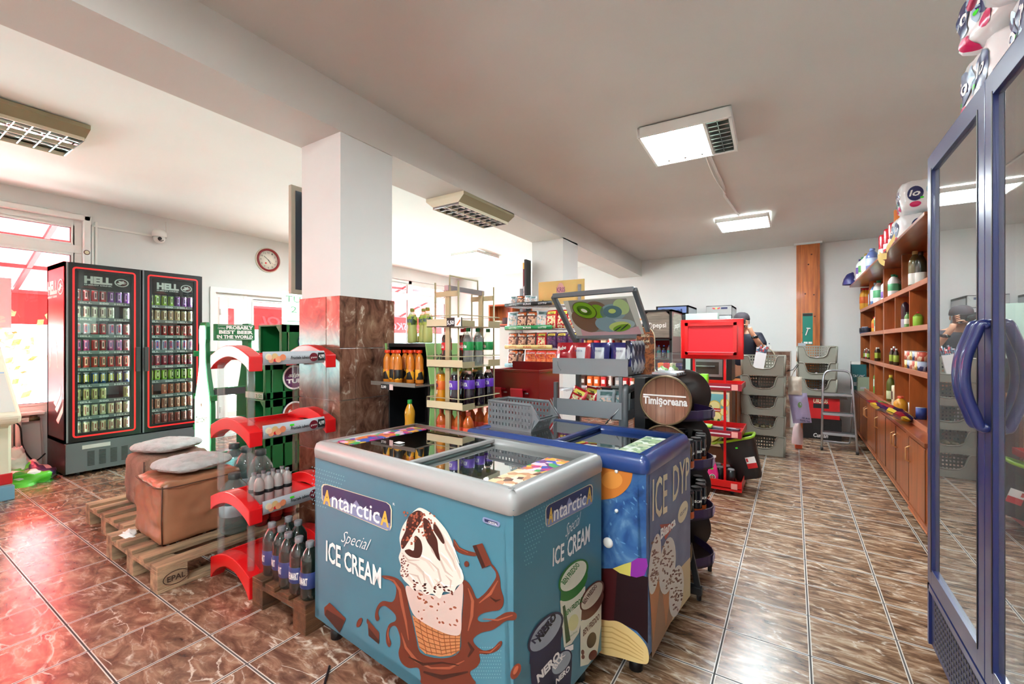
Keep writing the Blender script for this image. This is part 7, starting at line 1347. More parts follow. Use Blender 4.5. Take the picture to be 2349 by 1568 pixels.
# razor card on the pine post
PC = mat('teal_card', (20,128,110), .4); t = thing('razor_card', 'green razor display card hanging on the pine post', 'display card', (.17,YB-.145,1.5)); y = YB-.148; mb = MB(); mb.box(.125,.255,y,y+.006,1.32,1.80,PC); mb.box(.128,.252,y-.001,y,1.755,1.795,BK); mb.box(.14,.19,y-.0015,y,1.33,1.36,WH); mb.box(.20,.245,y-.0015,y,1.33,1.36,WH); B('card', mb, t); mb = MB(); mb.bar((.165,y-.01,1.46),(.195,y-.01,1.56),.014,.012,WHT); mb.bar((.175,y-.012,1.57),(.225,y-.012,1.565),.022,.014,WHT); B('razor', mb, t)
for z, c, nm in ((1.21,'printed_grey','pale printed'),(1.06,'printed_navy','dark blue')): mb = MB(); mb.box(.065,.165,YB-.16,YB-.142,z+.0,z+.13,MATS[c]); mb.box(.075,.155,YB-.162,YB-.16,z+.02,z+.05,WH if c != 'printed_grey' else RD); mb.box(.11,.12,YB-.145,YB-.14,z+.1,z+.15,CHR); tag(B('hanging_pack', mb, loc=(.11,YB-.15,z)), 'small %s pack hung on the pine post below the razor card' % nm, 'pack')
# drink crates under the short stack
def bcrate(name, x0, x1, y0, y1, z0, z1, m, label, txt, tm):
    t = thing(name, label, 'crate', ((x0+x1)/2,(y0+y1)/2,z0)); mb = MB(); h = z1-z0
    mb.box(x0,x1,y0,y1,z0,z0+.01,m)
    for a, b_, c, d in ((x0,x1,y0,y0+.012),(x0,x1,y1-.012,y1),(x0,x0+.012,y0,y1),(x1-.012,x1,y0,y1)): mb.box(a,b_,c,d,z0,z0+h*.50,m); mb.box(a,b_,c,d,z0+h*.72,z1,m); 
    for x in (x0,x1-.12): mb.box(x,x+.12,y0,y0+.012,z0,z1,m)
    mb.box(x0+.1,x1-.1,y0+.002,y0+.004,z0+h*.5,z0+h*.72,BLK); B('shell', mb, t, bevel=.004); mb = MB(); put_text(mb, txt, (x0+.12,y0-.002,z0+h*.1 if tm is WH else z0+h*.76), (1,0,0), (0,0,1), .17, .055, tm, .03, .15); B('lettering', mb, t)
bcrate('drink_crate', .12,.56,7.48,7.80,.0,.285, mat('black_crate_plastic',(26,22,24),.45), 'black drink crate with white lettering standing on the floor by the step ladder', 'Cursan', WH)
bcrate('drink_crate', .12,.54,7.48,7.80,.288,.575, mat('red_crate_plastic',(206,26,32),.4), 'red drink crate with a white lettered strip on top of the black crate', 'URSUS', CRM)
mb = MB(); mb.box(.02,.62,7.46,7.84,.577,.603,mat('dark_board',(60,44,38),.6)); tag(B('board', mb, loc=(.32,7.65,.577)), 'dark wooden board between the drink crates and the short basket stack', 'board')
# step ladder
AL = mat('ladder_aluminium', (176,180,186), .3, .8); t = thing('step_ladder', 'aluminium folding step ladder standing beside the drink crates', 'step ladder', (.48,6.95,0)); mb = MB(); mb.tube([(.305,6.74,.02)]+curve3([(.33,6.98,.86),(.345,7.0,.94),(.40,7.01,.985),(.56,7.01,.985),(.615,7.0,.94),(.63,6.98,.86)], 4)+[(.655,6.70,.02)], .0125, AL, 10); B('front_frame', mb, t); mb = MB(); mb.tube([(.325,6.98,.80),(.325,7.28,.05)]+curve3([(.33,7.30,.02),(.37,7.31,.015),(.59,7.31,.015),(.63,7.30,.02)], 4)+[(.635,7.28,.05),(.63,6.98,.80)], .010, AL, 8); B('rear_frame', mb, t)
for z in (.20,.44,.68): f = z/.86; mb = MB(); y = 6.74+.24*f; x0, x1 = .305+.025*f, .655-.025*f; mb.box(x0,x1,y-.01,y+.14,z,z+.018,DGR); mb.box(x0,x1,y-.014,y-.008,z-.012,z+.02,AL); B('step', mb, t, bevel=.003)
for x, y in ((.305,6.74),(.655,6.70)): mb = MB(); mb.cyl((x,y,0), .017, .035, BLK); B('rubber_foot', mb, t)
# ================================================================== right wall: low cabinets and pigeonhole shelves
HND = mat('brass_wire_handle', (214,170,120), .3, .8)
def lowcab(y0, y1, z1, x0, nd, label, open_gap=False):
    t = thing('low_cabinet', label, 'cabinet', (.98,(y0+y1)/2,0), 'low wooden cabinets along the right wall'); mb = MB(); mb.box(x0+.02,1.20,y0,y1,.09,z1-.03,WOOD); mb.box(x0,x0+.02,y0,y1,.08,.13,WOOD); mb.box(x0+.0,x0+.02,y0,y0+.03,.13,z1-.03,WOOD); mb.box(x0,x0+.02,y1-.03,y1,.13,z1-.03,WOOD); mb.box(x0-.015,1.20,y0-.0,y1+.0,z1-.03,z1,WOODH); mb.box(x0-.004,x0+.0,y0,y1,.085,.10,mat('wood_trim_light',(190,120,80),.4)); B('carcass', mb, t, bevel=.003)
    w = (y1-y0-.06)/nd
    for k in range(nd):
        a = y0+.03+w*k+.008; b_ = a+w-.016; mb = MB(); mb.box(x0-.004,x0+.014,a,b_,.145,z1-.045,WOOD); mb.box(x0-.006,x0-.0035,a+.0,a+.007,.15,z1-.05,BLK); mb.box(x0-.006,x0-.0035,b_-.007,b_,.15,z1-.05,BRN); o = B('door', mb, t, bevel=.003); y = (b_-.05) if k % 2 == 0 else (a+.05); zz = z1-.17; mb = MB(); mb.tube([(x0-.004,y,zz+.06),(x0-.03,y,zz+.045),(x0-.03,y,zz-.045),(x0-.004,y,zz-.06)], .006, HND, 6); B('handle', mb, o)  # dark strips at the door edges paint in the shade of the gaps
    for y in (y0+.12,y1-.12): mb = MB(); mb.lathe((x0+.07,y,0), [(0,0),(.022,0),(.028,.02),(.032,.045),(.022,.07),(.03,.09)], mat('dark_turned_foot',(76,40,26),.4), 12); B('foot', mb, t)
lowcab(3.90,4.47,.685,.744,1,'low wooden cabinet nearest the blue fridge, one door')
lowcab(4.49,6.08,.675,.760,3,'low wooden cabinet in the middle of the right wall row')
lowcab(6.10,8.2,.675,.760,3,'low wooden cabinet at the far end of the right wall row')
def shelfunit(y0, y1, rows, label):
    x0, x1 = .835, 1.19; t = thing('pigeonhole_shelf', label, 'shelf', (1.0,(y0+y1)/2,.69), 'pigeonhole wall shelves'); mb = MB(); zs = [.69,1.095,1.455,1.80,2.15]
    mb.box(x1-.012,x1,y0,y1,.69,2.16,WOOD); mb.box(x0,x1,y0,y0+.025,.69,2.15,WOOD); mb.box(x0,x1,y1-.025,y1,.69,2.15,WOOD); B('carcass', mb, t)
    for z in zs[:-1]: mb = MB(); mb.box(x0,x1-.012,y0+.025,y1-.025,z,z+.022,WOODH); mb.box(x0-.004,x0+.008,y0+.0,y1-.0,z-.012,z+.03,mat('shelf_lip',(176,108,78),.35)); B('shelf', mb, t, bevel=.002)
    for k, ys in enumerate(rows):
        for y in ys: mb = MB(); mb.box(x0+.002,x1-.012,y-.011,y+.011,zs[k]+.022,zs[k+1]-(.012 if k < 3 else 0),WOOD); B('divider', mb, t)
shelfunit(4.36,6.235,[(YU(2047,.82),YU(2080,.82)),(YU(2063,.82),),(YU(2048,.82),YU(2080,.82)),(YU(2063,.82),)],'pigeonhole shelf unit nearer the blue fridge')
shelfunit(6.245,8.2,[(YU(1990,.82),YU(2002,.82)),(YU(1992,.82),),(YU(2003,.82),),(YU(1990,.82),)],'pigeonhole shelf unit at the far end by the back wall')
mb = MB(); mb.box(.70,1.20,3.75,8.12,2.155,2.178,WOODH); tag(B('top_board', mb, loc=(.95,6,2.155), bevel=.003), 'long wooden top board overhanging the pigeonhole shelves', 'shelf board')
# the blue-fridge side piece of shelf beyond the first unit
# shelf goods
def put(P_, u, X, z, label, group=None, sc=1, rz=None, cat='bottle'): P_.at(X, min(8.12, YU(u, X)), z, random.uniform(-.3,.3)+R(-100) if rz is None else rz, label, group, sc, cat=cat)
def simple(name, h, r, c, cc, lc, waist=False, lz=(.3,.6), sq=1): return bottle(name, h, r, mat('%s_c' % name+str(c[0]), c, .3, coat=.3), mat('%s_k' % name+str(cc[0]), cc, .4), mat('%s_l' % name+str(lc[0]), lc, .5) if lc else None, waist=waist, lz=lz)
Z1_, Z2_, Z3_, Z4_, ZT = .713, 1.118, 1.478, 1.823, 2.179
Pwi = simple('wine_bottle', .31, .04, (40,46,30), (60,30,30), (222,220,210), lz=(.12,.42)); Pwi2 = simple('white_wine_bottle', .31, .042, (110,100,60), (196,170,110), (226,224,214), lz=(.1,.4)); Pwr = simple('red_capped_wine', .31, .038, (50,16,20), (170,30,60), (170,40,60), lz=(.2,.5))
put(Pwr, 2086, .93, Z4_, 'dark wine bottle with red capsule in the top row of the nearer shelf'); put(Pwi2, 2099, .90, Z4_, 'pale wine bottle with white label in the top row of the nearer shelf', sc=1.05); put(Pwi, 2112, .93, Z4_, 'dark wine bottle with cream label in the top row of the nearer shelf')
Pso = simple('soap_dispenser', .16, .042, (236,234,230), (236,236,232), (120,90,160), lz=(.1,.4)); put(Pso, 2037, .89, Z4_, 'white soap dispenser with lavender print in the top row of the nearer shelf', sc=1.45)
Pwd = simple('white_detergent', .25, .045, (232,236,232), (30,130,90), (90,170,120)); 
for k, u in enumerate((2049,2054,2058)): put(Pwd, u, .90+.03*k, Z4_, 'white detergent bottle with green cap in the top row of the nearer shelf', 'white detergent bottles, top row')
Pbl = simple('blue_softener', .27, .05, (90,130,180), (170,190,210), (206,216,230), lz=(.2,.7)); put(Pbl, 2008, .90, Z4_, 'blue softener bottle in the top row of the far shelf', sc=1.1); put(Pwd, 2016, .92, Z4_, 'white detergent bottle beside the main upright in the far shelf top row', sc=1.25)
Pye = simple('red_topped_cleaner', .27, .04, (230,170,50), (210,30,30), (226,110,40), waist=True)
for k, u in enumerate((1980,1983,1986)): put(Pye, u, .862+.03*k, Z4_, 'yellow cleaner bottle with red top at the far end of the shelf top row', 'yellow cleaner bottles', sc=1.15)
Pli2 = simple('liqueur_bottle', .27, .033, (180,50,50), (30,30,30), (230,220,210), lz=(.1,.6)); put(Pli2, 2046, .92, Z3_, 'red printed bottle in the second row of the nearer shelf'); Pgs = simple('green_bottle', .2, .03, (100,150,70), (60,90,50), (220,224,200)); put(Pgs, 2042, .94, Z3_, 'small green bottle beside the red printed bottle in the second row')
Psp2 = simple('sparkling_bottle', .32, .045, (50,20,34), (222,150,150), (196,186,206), lz=(.05,.3)); 
for u in (2070, 2075): put(Psp2, u, .91, Z3_, 'sparkling wine bottle with pink foil in the second row of the nearer shelf', 'pink foil sparkling bottles')
Pjr = simple('pickle_jar', .13, .036, (120,150,50), (200,30,40), (150,196,60), lz=(.1,.7)); put(Pjr, 2105, .89, Z3_, 'pickle jar with red lid in the second row of the nearer shelf', cat='jar'); Psm = simple('tall_white_tube', .24, .025, (226,222,214), (200,190,180), None); put(Psm, 2117, .93, Z3_, 'slim white bottle at the near end of the second row')
put(Pwd, 2016, .90, Z3_, 'white detergent bottle in the second row of the far shelf', sc=1.0)
# plates hanging rack at the far end
PLT = simple('striped_cup', .10, .05, (80,90,130), (220,220,224), (40,44,60), lz=(.2,.8)); put(PLT, 1987, .89, Z3_+.0, 'dark blue striped cup in the second row of the far shelf', cat='cup'); put(PLT, 1981, .865, Z3_, 'dark blue striped cup farthest back in the second row', cat='cup')
Psj = simple('spice_bottle', .17, .022, (60,40,24), (230,226,216), (150,170,60), lz=(.2,.6)); Psk = simple('sauce_bottle', .19, .024, (150,40,30), (226,226,220), (226,220,210), lz=(.2,.55))
for k, u in enumerate((2003,2007,2011,2015)): put(Psj, u, .89+.02*(k % 2), Z2_, 'small dark jar with green label in the third row of the far shelf', 'small dark jars, third row', cat='jar')
for k, u in enumerate((2036,2041,2046,2051,2056)): put(Psk if k % 2 else Psj, u, .88+.02*(k % 2), Z2_, ('red sauce' if k % 2 else 'dark spice')+' bottle in the third row of the nearer shelf', ('red sauce' if k % 2 else 'dark spice')+' bottles, third row')
tin = lambda c, c2, n: noisecols('tin_%s' % n, [c, c2, (230,226,214)], 26, .35)
for k in range(12):
    n = k % 4; cA = [(196,150,60),(60,70,110),(200,110,90),(226,200,170)][n]; cB = [(230,210,150),(170,180,200),(230,190,170),(190,80,60)][n]; mb = MB(); mb.cyl((0,0,0), .034, .075, tin(cA, cB, 'abcd'[n]), 'Z', 16); mb.cyl((0,0,.075), .036, .003, SLV, 'Z', 16); P_ = Proto(B('food_tin', mb)); u = 2086+(k % 6)*6.2; P_.at(.885, YU(u, .885), Z2_+.08*(k//6), random.random(), '%s food tin in the third row of the nearer shelf, %s layer' % (['gold','navy','salmon','cream'][n], ['lower','upper'][k//6]), '%s tins, %s layer' % (['gold','navy','salmon','cream'][n], ['lower','upper'][k//6]), cat='tin')
Pgd = simple('green_dish_soap', .27, .045, (90,190,80), (230,236,230), (220,236,220)); put(Pgd, 2015, .90, Z1_, 'green dish soap bottle in the bottom row of the far shelf', sc=1.1)
Poi = simple('oil_bottle', .26, .033, (90,96,36), (226,190,60), (200,206,160), lz=(.1,.4)); 
for k, u in enumerate((2037,2043)): put(Poi, u, .89, Z1_, 'olive oil bottle in the bottom row of the nearer shelf', 'olive oil bottles', sc=1.1)
mb = MB(); mb.rbox(-.06,.06,-.04,.04,0,.2,.015,CRM,3); mb.box(-.062,-.06,-.03,.03,.06,.14,BRN); P_ = Proto(B('flour_pack', mb)); put(P_, 2064, .91, Z1_, 'cream paper pack in the bottom row of the nearer shelf', cat='pack', rz=0)
Pja = simple('juice_jar', .2, .05, (206,140,40), (216,80,50), (226,190,110), lz=(.0,.2)); put(Pja, 2066, .80, .676, 'amber juice jar with orange lid on the worktop in front of the shelf', cat='jar')
for k, (u, c) in enumerate(((2092,'printed_white'),(2098,'printed_brown'),(2106,'printed_blue'),(2113,'printed_blue'))): mb = MB(); mb.cyl((0,0,0), .045, .12, MATS[c], 'Z', 18); mb.cyl((0,0,.12), .043, .003, SLV, 'Z', 18); P_ = Proto(B('drink_tin', mb)); put(P_, u, .90, Z1_, '%s tin in the bottom row of the nearer shelf' % c.replace('printed_',''), '%s tins, bottom row' % c.replace('printed_',''), cat='tin', sc=.78)
BNA = noisecols('dark_snack_bag_art', [(60,24,70),(226,190,60),(150,30,40),(50,20,60),(90,150,60)], 14, .25, coat=.4); mb = bag_mesh(.24,.34,.08,lambda u,v,s_: BNA, 51); o = tag(B('large_snack_bag', mb), 'large dark purple and red snack bag lying on the worktop', 'snack bag'); o.location = (.84, YU(2058,.82)-.55, .705); o.rotation_euler = (R(-68), R(10), R(60)); o.location.y = YU(2090,.82)
BX = lambda name, u, X, w, d, h, m, label, txt, z=.676, cat='box': (lambda mb, y: (mb.box(X-d/2,X+d/2,y-w/2,y+w/2,z,z+h,m), mb.box(X-d/2-.001,X-d/2,y-w*.4,y+w*.4,z+h*.62,z+h*.64,WH), put_text(mb, txt, (X-d*.4,y-w/2-.002,z+h*.5), (1,0,0), (0,0,1), d*.8, h*.10, WH, .03), mb.box(X-d*.35,X+d*.0,y-w/2-.002,y-w/2,z+h*.15,z+h*.3,GRY), tag(B(name, mb, loc=(X,y,z), bevel=.003), label, cat)))(MB(), YU(u, X))
BX('tall_box', 1969, .79, .12, .17, .36, mat('petrol_box',(30,96,100),.45), 'tall petrol blue box reading TAC-PAC at the far end of the worktop', 'TAC-PAC', .676); BX('low_box', 1985, .85, .14, .18, .19, mat('sage_box',(150,164,140),.5), 'short sage green box on the worktop in front of the tall blue box', ' ')
BX('white_tall_box', 1962, .755, .1, .10, .40, WHT, 'plain white tall box behind the petrol blue box', ' ')
# things on the top board
Pdt = simple('violet_detergent', .28, .05, (226,226,232), (60,50,110), (110,80,160)); Pdg = simple('green_detergent', .28, .05, (200,220,190), (30,110,60), (90,160,90)); Pdw = simple('gold_cap_detergent', .30, .055, (230,228,220), (150,120,60), (236,236,236)); Pdb = simple('blue_jug', .28, .06, (96,116,170), (110,130,180), (180,200,230))
put(Pdt, 1974, .76, ZT, 'white detergent bottle with violet cap at the far end of the top board'); put(Pdg, 1980, .77, ZT, 'pale green detergent bottle on the top board'); put(Pdw, 1988, .79, ZT, 'white detergent bottle with gold cap on the top board'); put(Pdb, 2001, .80, ZT, 'blue detergent jug on the top board', sc=1.05)
tag(B('nappy_pack', lump((.705,7.95,ZT), .10,.09,.17, noisecols('blue_white_pack',[(50,50,110),(230,232,238),(60,60,130)],6), 8, .12, 18, 9), loc=(.705,7.9,ZT)), 'rounded navy and white pack at the very end of the top board', 'pack')
RR = mat('red_roll_wrap', (206,30,48), .25, coat=.5)
for k, (u, h) in enumerate(((2034,.30),(2046,.30),(2058,.30))):
    t = thing('kitchen_roll', 'red wrapped kitchen roll standing on the top board', 'kitchen roll', (.83,YU(u,.83),ZT), 'red kitchen rolls on the top board'); mb = MB(); mb.lathe(t.location, [(0,0),(.06,0),(.066,.02),(.066,h-.02),(.06,h),(.018,h),(.018,h-.03),(0,h-.03)], RR, 20); B('wrap', mb, t); mb = MB(); mb.lathe((t.location.x,t.location.y,ZT+.1), [(.0665,0),(.0672,.002),(.0672,.05),(.0665,.052)], WH, 20); B('white_band', mb, t)
OBX = mat('orange_roll_wrap', (226,130,60), .4); mb = MB(); mb.cyl((.84,YU(2070,.84),ZT), .06, .38, OBX, 'Z', 20); mb.cyl((.84,YU(2070,.84),ZT+.15), .061, .1, WH, 'Z', 20); tag(B('orange_roll', mb, loc=(.84,YU(2070,.84),ZT)), 'orange and white wrapped roll on the top board next to the tissue pack', 'kitchen roll')
# paper tags
TAGM = mat('yellow_paper', (196,166,90), .8)
for k, (u, z, r_) in enumerate(((2030,2.14,20),(2048,2.16,-25),(2026,2.12,40))):
    m_ = MB(); y = YU(u,.69); m_.M = Matrix.Translation((.69,y,z)) @ Matrix.Rotation(R(r_), 4, 'X'); n = 6; m_.add([(-.03*math.sin(q/n*2), (-.10+.20*q/n)*1.0, .028*w_-.02*math.cos(q/n*3-1.5)) for w_ in (-1,1) for q in range(n+1)], [(q,q+1,n+2+q,n+1+q) for q in range(n)], TAGM, True); tag(B('paper_tag', m_, loc=(.69,y,z)), 'curled yellow paper tag hanging from the top board, '+['left one','right one','lower one'][k], 'paper tag', 'curled yellow paper tags')
# tissue packs
TS = mat('white_tissue_pack', (236,234,234), .3, coat=.5, bump=.15, bscale=10); TB = mat('tissue_navy', (40,42,92), .35); TLB = mat('tissue_pale_blue', (160,190,210), .35); TPK = mat('tissue_pink', (206,16,90), .35)
def tissue(c, size, rz, label, faces, seed, word='lo'):
    w, d, h = size; t = thing('tissue_pack', label, 'tissue pack', c, 'tissue roll packs', R(rz)); M = RM[t.name]; mb = MB(); mb.M = M; nx = max(1, round(d/.12))
    q = soft_box(-w/2,w/2,-d/2,d/2,0,h,TS,.05,seed,.010,12,6); mb.add(q.v, q.f, TS, True); B('wrap', mb, t); mb = MB(); mb.M = M
    bv = BVHTree.FromPolygons(q.v, q.f)
    def snap(p, f, o):
        D = Vector((1,0,0)) if f == 'x' else Vector((0,1,0)); h_ = bv.ray_cast(Vector(p)-D*.3, D); return (h_[0]+(h_[1] if h_[1].dot(D) < 0 else -h_[1])*o) if h_[0] else Vector(p)
    def el(f, a, z, r1, r2, m, o=.003):
        if abs(a)+r1 > (d if f == 'x' else w)/2-.022: return
        n = 20; P_ = (lambda a_, z_: (-w/2, a_, z_)) if f == 'x' else (lambda a_, z_: (a_, -d/2, z_)); vs = [snap(P_(a+r1*s_*math.cos(t_), z+r2*s_*math.sin(t_)), f, o) for s_ in (.02,.35,.7,1) for t_ in [2*math.pi*k/n for k in range(n)]]
        mb.add(vs, [tuple(range(n))]+[(k*n+i, k*n+(i+1) % n, (k+1)*n+(i+1) % n, (k+1)*n+i) for k in range(3) for i in range(n)], m, True)
    for f, a, z in faces:
        a *= .8; el(f, a, z, .05, .06, TB); el(f, a+.0, z-.085, .035, .022, TPK, .0025); el(f, a+.04, z-.04, .012, .008, LIME, .006)
        O, U = ((-w/2-.005, a+.036, z-.018), (0,-1,0)) if f == 'x' else ((a-.04, -d/2-.005, z-.018), (1,0,0)); tm_ = MB(); put_text(tm_, word, O, U, (0,0,1), .07, .05, WH, .02, .2); mb.add([snap(v, f, .005) for v in tm_.v], tm_.f, WH)
        el(f, a+.085, z+.02, .02, .035, TLB); el(f, a-.085, z-.03, .018, .03, TLB)
    B('print', mb, t); return t
tissue((.92,YU(2108,.9),ZT), (.36,.36,.24), 4, 'white tissue pack with navy lo print on the top board, lower one', [('x',-.08,.13),('x',.09,.13),('y',-.08,.13)], 3)
tissue((.93,YU(2110,.9),ZT+.26), (.34,.34,.25), -5, 'white tissue pack stacked on another above the pigeonhole shelf', [('x',.06,.13),('y',-.09,.13),('x',-.1,.12)], 4)
# ================================================================== blue fridge on the right
NB = mat('fridge_blue_frame', (34,44,98), .3, coat=.4); NG = mat('fridge_grille_blue', (52,58,100), .45); PI = mat('pale_fridge_interior', (196,200,194), .5)
t = thing('glass_door_fridge', 'tall dark blue glass-door fridge at the right picture edge', 'fridge', (.83,1.6,0)); X0, X1, Y0, Y1, Z0, Z1 = .49, 1.16, .50, 2.57, .06, 2.145
mb = MB(); mb.box(X0+.06,X1,Y1-.035,Y1,Z0,Z1,PI); mb.box(X0+.06,X1,Y0,Y0+.035,Z0,Z1,PI); mb.box(X1-.03,X1,Y0,Y1,Z0,Z1,PI); mb.box(X0+.06,X1,Y0,Y1,Z1-.05,Z1,PI); mb.box(X0+.06,X1,Y0,Y1,.30,.35,PI); mb.box(X0+.03,X0+.06,Y0,Y1,Z1-.03,Z1,NB); mb.box(X0+.06,X1,Y1,Y1+.002,Z0,Z1,NB); B('cabinet', mb, t)
mb = MB(); mb.box(X0+.01,X1,Y0,Y1,Z0,.30,NG)
for i in range(30):
    for j in range(9): y = Y1-.06-i*.028; mb.box(X0+.0085,X0+.0105,y-.018,y,Z0+.025+j*.024,Z0+.037+j*.024,BLK)
for q in ((Y1-.02,Y1),): mb.box(X0,X0+.012,q[0],q[1],Z0,.315,NB)
mb.box(X0,X0+.012,Y0,Y1,.29,.315,NB)
for y in (Y0+.1,Y1-.1): mb.cyl((X0+.1,y,0),.025,.062,BLK)
B('grille', mb, t)
for k in range(3):
    b_ = Y1-.003-.673*k; a = b_-.667; mb = MB(); w = .062; z0, z1 = .325, Z1-.003; mb.box(X0,X0+.045,a,a+w,z0,z1,NB); mb.box(X0,X0+.045,b_-w,b_,z0,z1,NB); mb.box(X0,X0+.045,a+w,b_-w,z0,z0+.07,NB); mb.box(X0,X0+.045,a+w,b_-w,z1-.07,z1,NB)
    mb.box(X0-.002,X0+.0,a+w-.008,a+w,z0+.06,z1-.06,BLK); mb.box(X0-.002,X0+.0,b_-w,b_-w+.008,z0+.06,z1-.06,BLK); dr = B('door', mb, t, bevel=.003); g = MB(); g.box(X0+.012,X0+.018,a+w,b_-w,z0+.07,z1-.07,glassm('tall_door_glass',(222,226,222),.22,.01,1.3,film=.06)); B('glass', g, dr)  # film share of the glass paints in a pale reflection haze
    y = (a+.03) if k == 0 else (b_-.03); mb = MB(); mb.tube(curve3([(X0+.0,y,1.40),(X0-.015,y,1.405),(X0-.028,y,1.37),(X0-.046,y,1.31),(X0-.052,y,1.25),(X0-.046,y,1.19),(X0-.028,y,1.13),(X0-.015,y,1.095),(X0+.0,y,1.10)], 4), .014, NB, 10); B('handle', mb, dr)
for z in (.62,.92,1.22,1.52,1.82):
    mb = MB(); mb.box(X0+.10,X1-.04,Y0+.05,Y1-.05,z,z+.004,glassm('shelf_glass',(206,214,206),.05,.1,.8,film=.15)); mb.box(X0+.095,X0+.10,Y0+.05,Y1-.05,z-.01,z+.016,mat('shelf_edge_green',(150,160,130),.4)); B('shelf', mb, t)
zf = Z1+.001
for k, (c, s_, rz, lb, fc) in enumerate((((.70,2.16,zf),(.34,.34,.22),3,'white tissue pack lying at the far end of the blue fridge top',[('x',-.08,.12),('x',.10,.12),('y',-.06,.11)]), ((.72,1.78,zf),(.36,.36,.22),-4,'white tissue pack in the middle of the blue fridge top',[('x',0,.12),('x',.13,.10)]), ((.74,1.38,zf),(.36,.38,.22),2,'white tissue pack at the near end of the blue fridge top',[('x',0,.12)]), ((.69,2.12,zf+.235),(.34,.32,.2),10,'white tissue pack stacked at the far end above the blue fridge',[('x',-.05,.12),('x',.11,.11)]), ((.66,1.78,zf+.235),(.40,.38,.26),-6,'big tissue pack with a pink band on top of the pile above the blue fridge',[('x',.10,.14),('x',-.09,.15)]))):
    tt = tissue(c, s_, rz, lb, fc, 11+k, 'lo')
    if k == 4: mb = MB(); mb.M = RM[tt.name]; w, d, h = s_; pts = [(-w/2-.003,d/2-.03,.03),(-w/2-.004,d/4,.022),(-w/2-.004,0,.02),(-w/2-.004,-d/4,.022),(-w/2-.003,-d/2+.03,.03)]; mb.tube(curve3(pts), .010, TPK, 6); mb.box(-w/2-.005,-w/2-.003,.02,.05,.06,.08,LIME); B('pink_band', mb, tt)
# ================================================================== background left: white cabinets and shelves
t = thing('white_fridge', 'white fridge in the far left corner, partly behind the beige rack', 'fridge', (-5.9,7.9,0)); mb = MB(); mb.box(-6.35,-5.2,7.65,8.28,0,1.68,WHT); mb.box(-5.78,-5.77,7.645,7.65,.1,1.6,GRY); mb.box(-6.35,-5.2,7.645,7.65,1.02,1.03,DGR); put_text(mb, '+ ARTOIS', (-5.9,7.643,1.42), (1,0,0), (0,0,1), .3, .06, DGR, .02); B('body', mb, t, bevel=.01); mb = MB(); mb.bar((-5.72,7.63,1.1),(-5.72,7.63,1.5),.02,.02,GRY); mb.bar((-5.72,7.63,.5),(-5.72,7.63,.9),.02,.02,GRY); B('handle', mb, t)
t = thing('wall_shelf', 'brown open wall shelf above the white fridge in the far corner', 'shelf', (-5.1,8.15,1.72)); mb = MB(); mb.box(-5.7,-4.4,7.95,8.3,1.72,1.75,WOODH); mb.box(-5.7,-4.4,7.95,8.3,2.15,2.18,WOODH); 
for x in (-5.7,-5.1,-4.43): mb.box(x,x+.03,7.95,8.3,1.75,2.15,WOOD)
mb.box(-5.7,-4.4,8.28,8.3,1.72,2.18,WOOD); B('carcass', mb, t)
for k, (x, c, nm) in enumerate(((-5.5,'printed_cream','cream'),(-5.3,'printed_black','black'),(-5.0,'printed_grey','grey'),(-4.8,'printed_orange','orange'))): mb = MB(); mb.rbox(x-.07,x+.07,8.0,8.2,1.751,1.751+.08+.06*(k % 3),.02,MATS[c],2); tag(B('storage_box', mb, loc=(x,8.1,1.751)), '%s box on the brown wall shelf in the far corner' % nm, 'box')
t = thing('back_shelving', 'pale shop shelving with an orange striped top near the back wall', 'shelving', (-2.6,7.6,0)); mb = MB(); mb.box(-3.3,-2.05,7.75,7.78,0,1.78,WHT)
for x in (-3.3,-2.69,-2.08): mb.box(x,x+.03,7.35,7.78,0,1.78,WHT)
B('back_panel', mb, t)
for z in (.2,.55,.9,1.2,1.48): mb = MB(); mb.box(-3.3,-2.05,7.35,7.75,z,z+.02,WHT); mb.box(-3.3,-2.05,7.342,7.35,z-.01,z+.03,YL if z > 1.4 else GRY); B('shelf', mb, t)
mb = MB()
for k in range(3): mb.box(-3.3,-2.05,7.34,7.36,1.60+.06*k,1.63+.06*k,mat('orange_stripe',(236,150,90),.4) if k % 2 == 0 else WH)
B('striped_header', mb, t)
for z in (.57,.92,1.22,1.50):
    for k in range(9): x = -3.22+.13*k; c = random.choice(['printed_red','printed_cream','printed_grey','printed_brown','printed_orange']); nm = c.replace('printed_',''); mb = MB(); mb.rbox(x-.05,x+.05,7.42,7.55,z+.001,z+.17,.02,MATS[c],2); mb.box(x-.03,x+.03,7.418,7.42,z+.05,z+.12,WH); tag(B('grocery_pack', mb, loc=(x,7.48,z)), '%s grocery pack on the pale shop shelving near the back wall' % nm, 'grocery pack', '%s grocery packs, back shelving' % nm)
t = thing('bakery_bags', 'glass-sided bin of clear plastic bags beside the wood-header fridge', 'bin', (-1.16,5.0,0)); mb = MB(); mb.box(-1.36,-1.02,4.6,5.1,.0,.95,GRY); B('body', mb, t); mb = MB(); 
for k in range(1): mb.box(-1.36,-1.02,4.6,4.605,.95,1.25,CGL); mb.box(-1.36,-1.355,4.6,5.1,.95,1.25,CGL); mb.box(-1.025,-1.02,4.6,5.1,.95,1.25,CGL)
B('clear_sides', mb, t)
for k, (x, y) in enumerate(((-1.28,4.72),(-1.13,4.72),(-1.2,4.9),(-1.09,4.95))): tag(B('snack_heap_bag', lump((x,y,.955), .07,.07,.13, noisecols('green_white_bags',[(226,230,222),(120,170,90),(240,240,236),(160,190,150)],16), k+30, .35, 14, 8), loc=(x,y,.955)), 'green and white bag in the clear-sided bin', 'snack bag', 'green and white bags in the clear-sided bin')
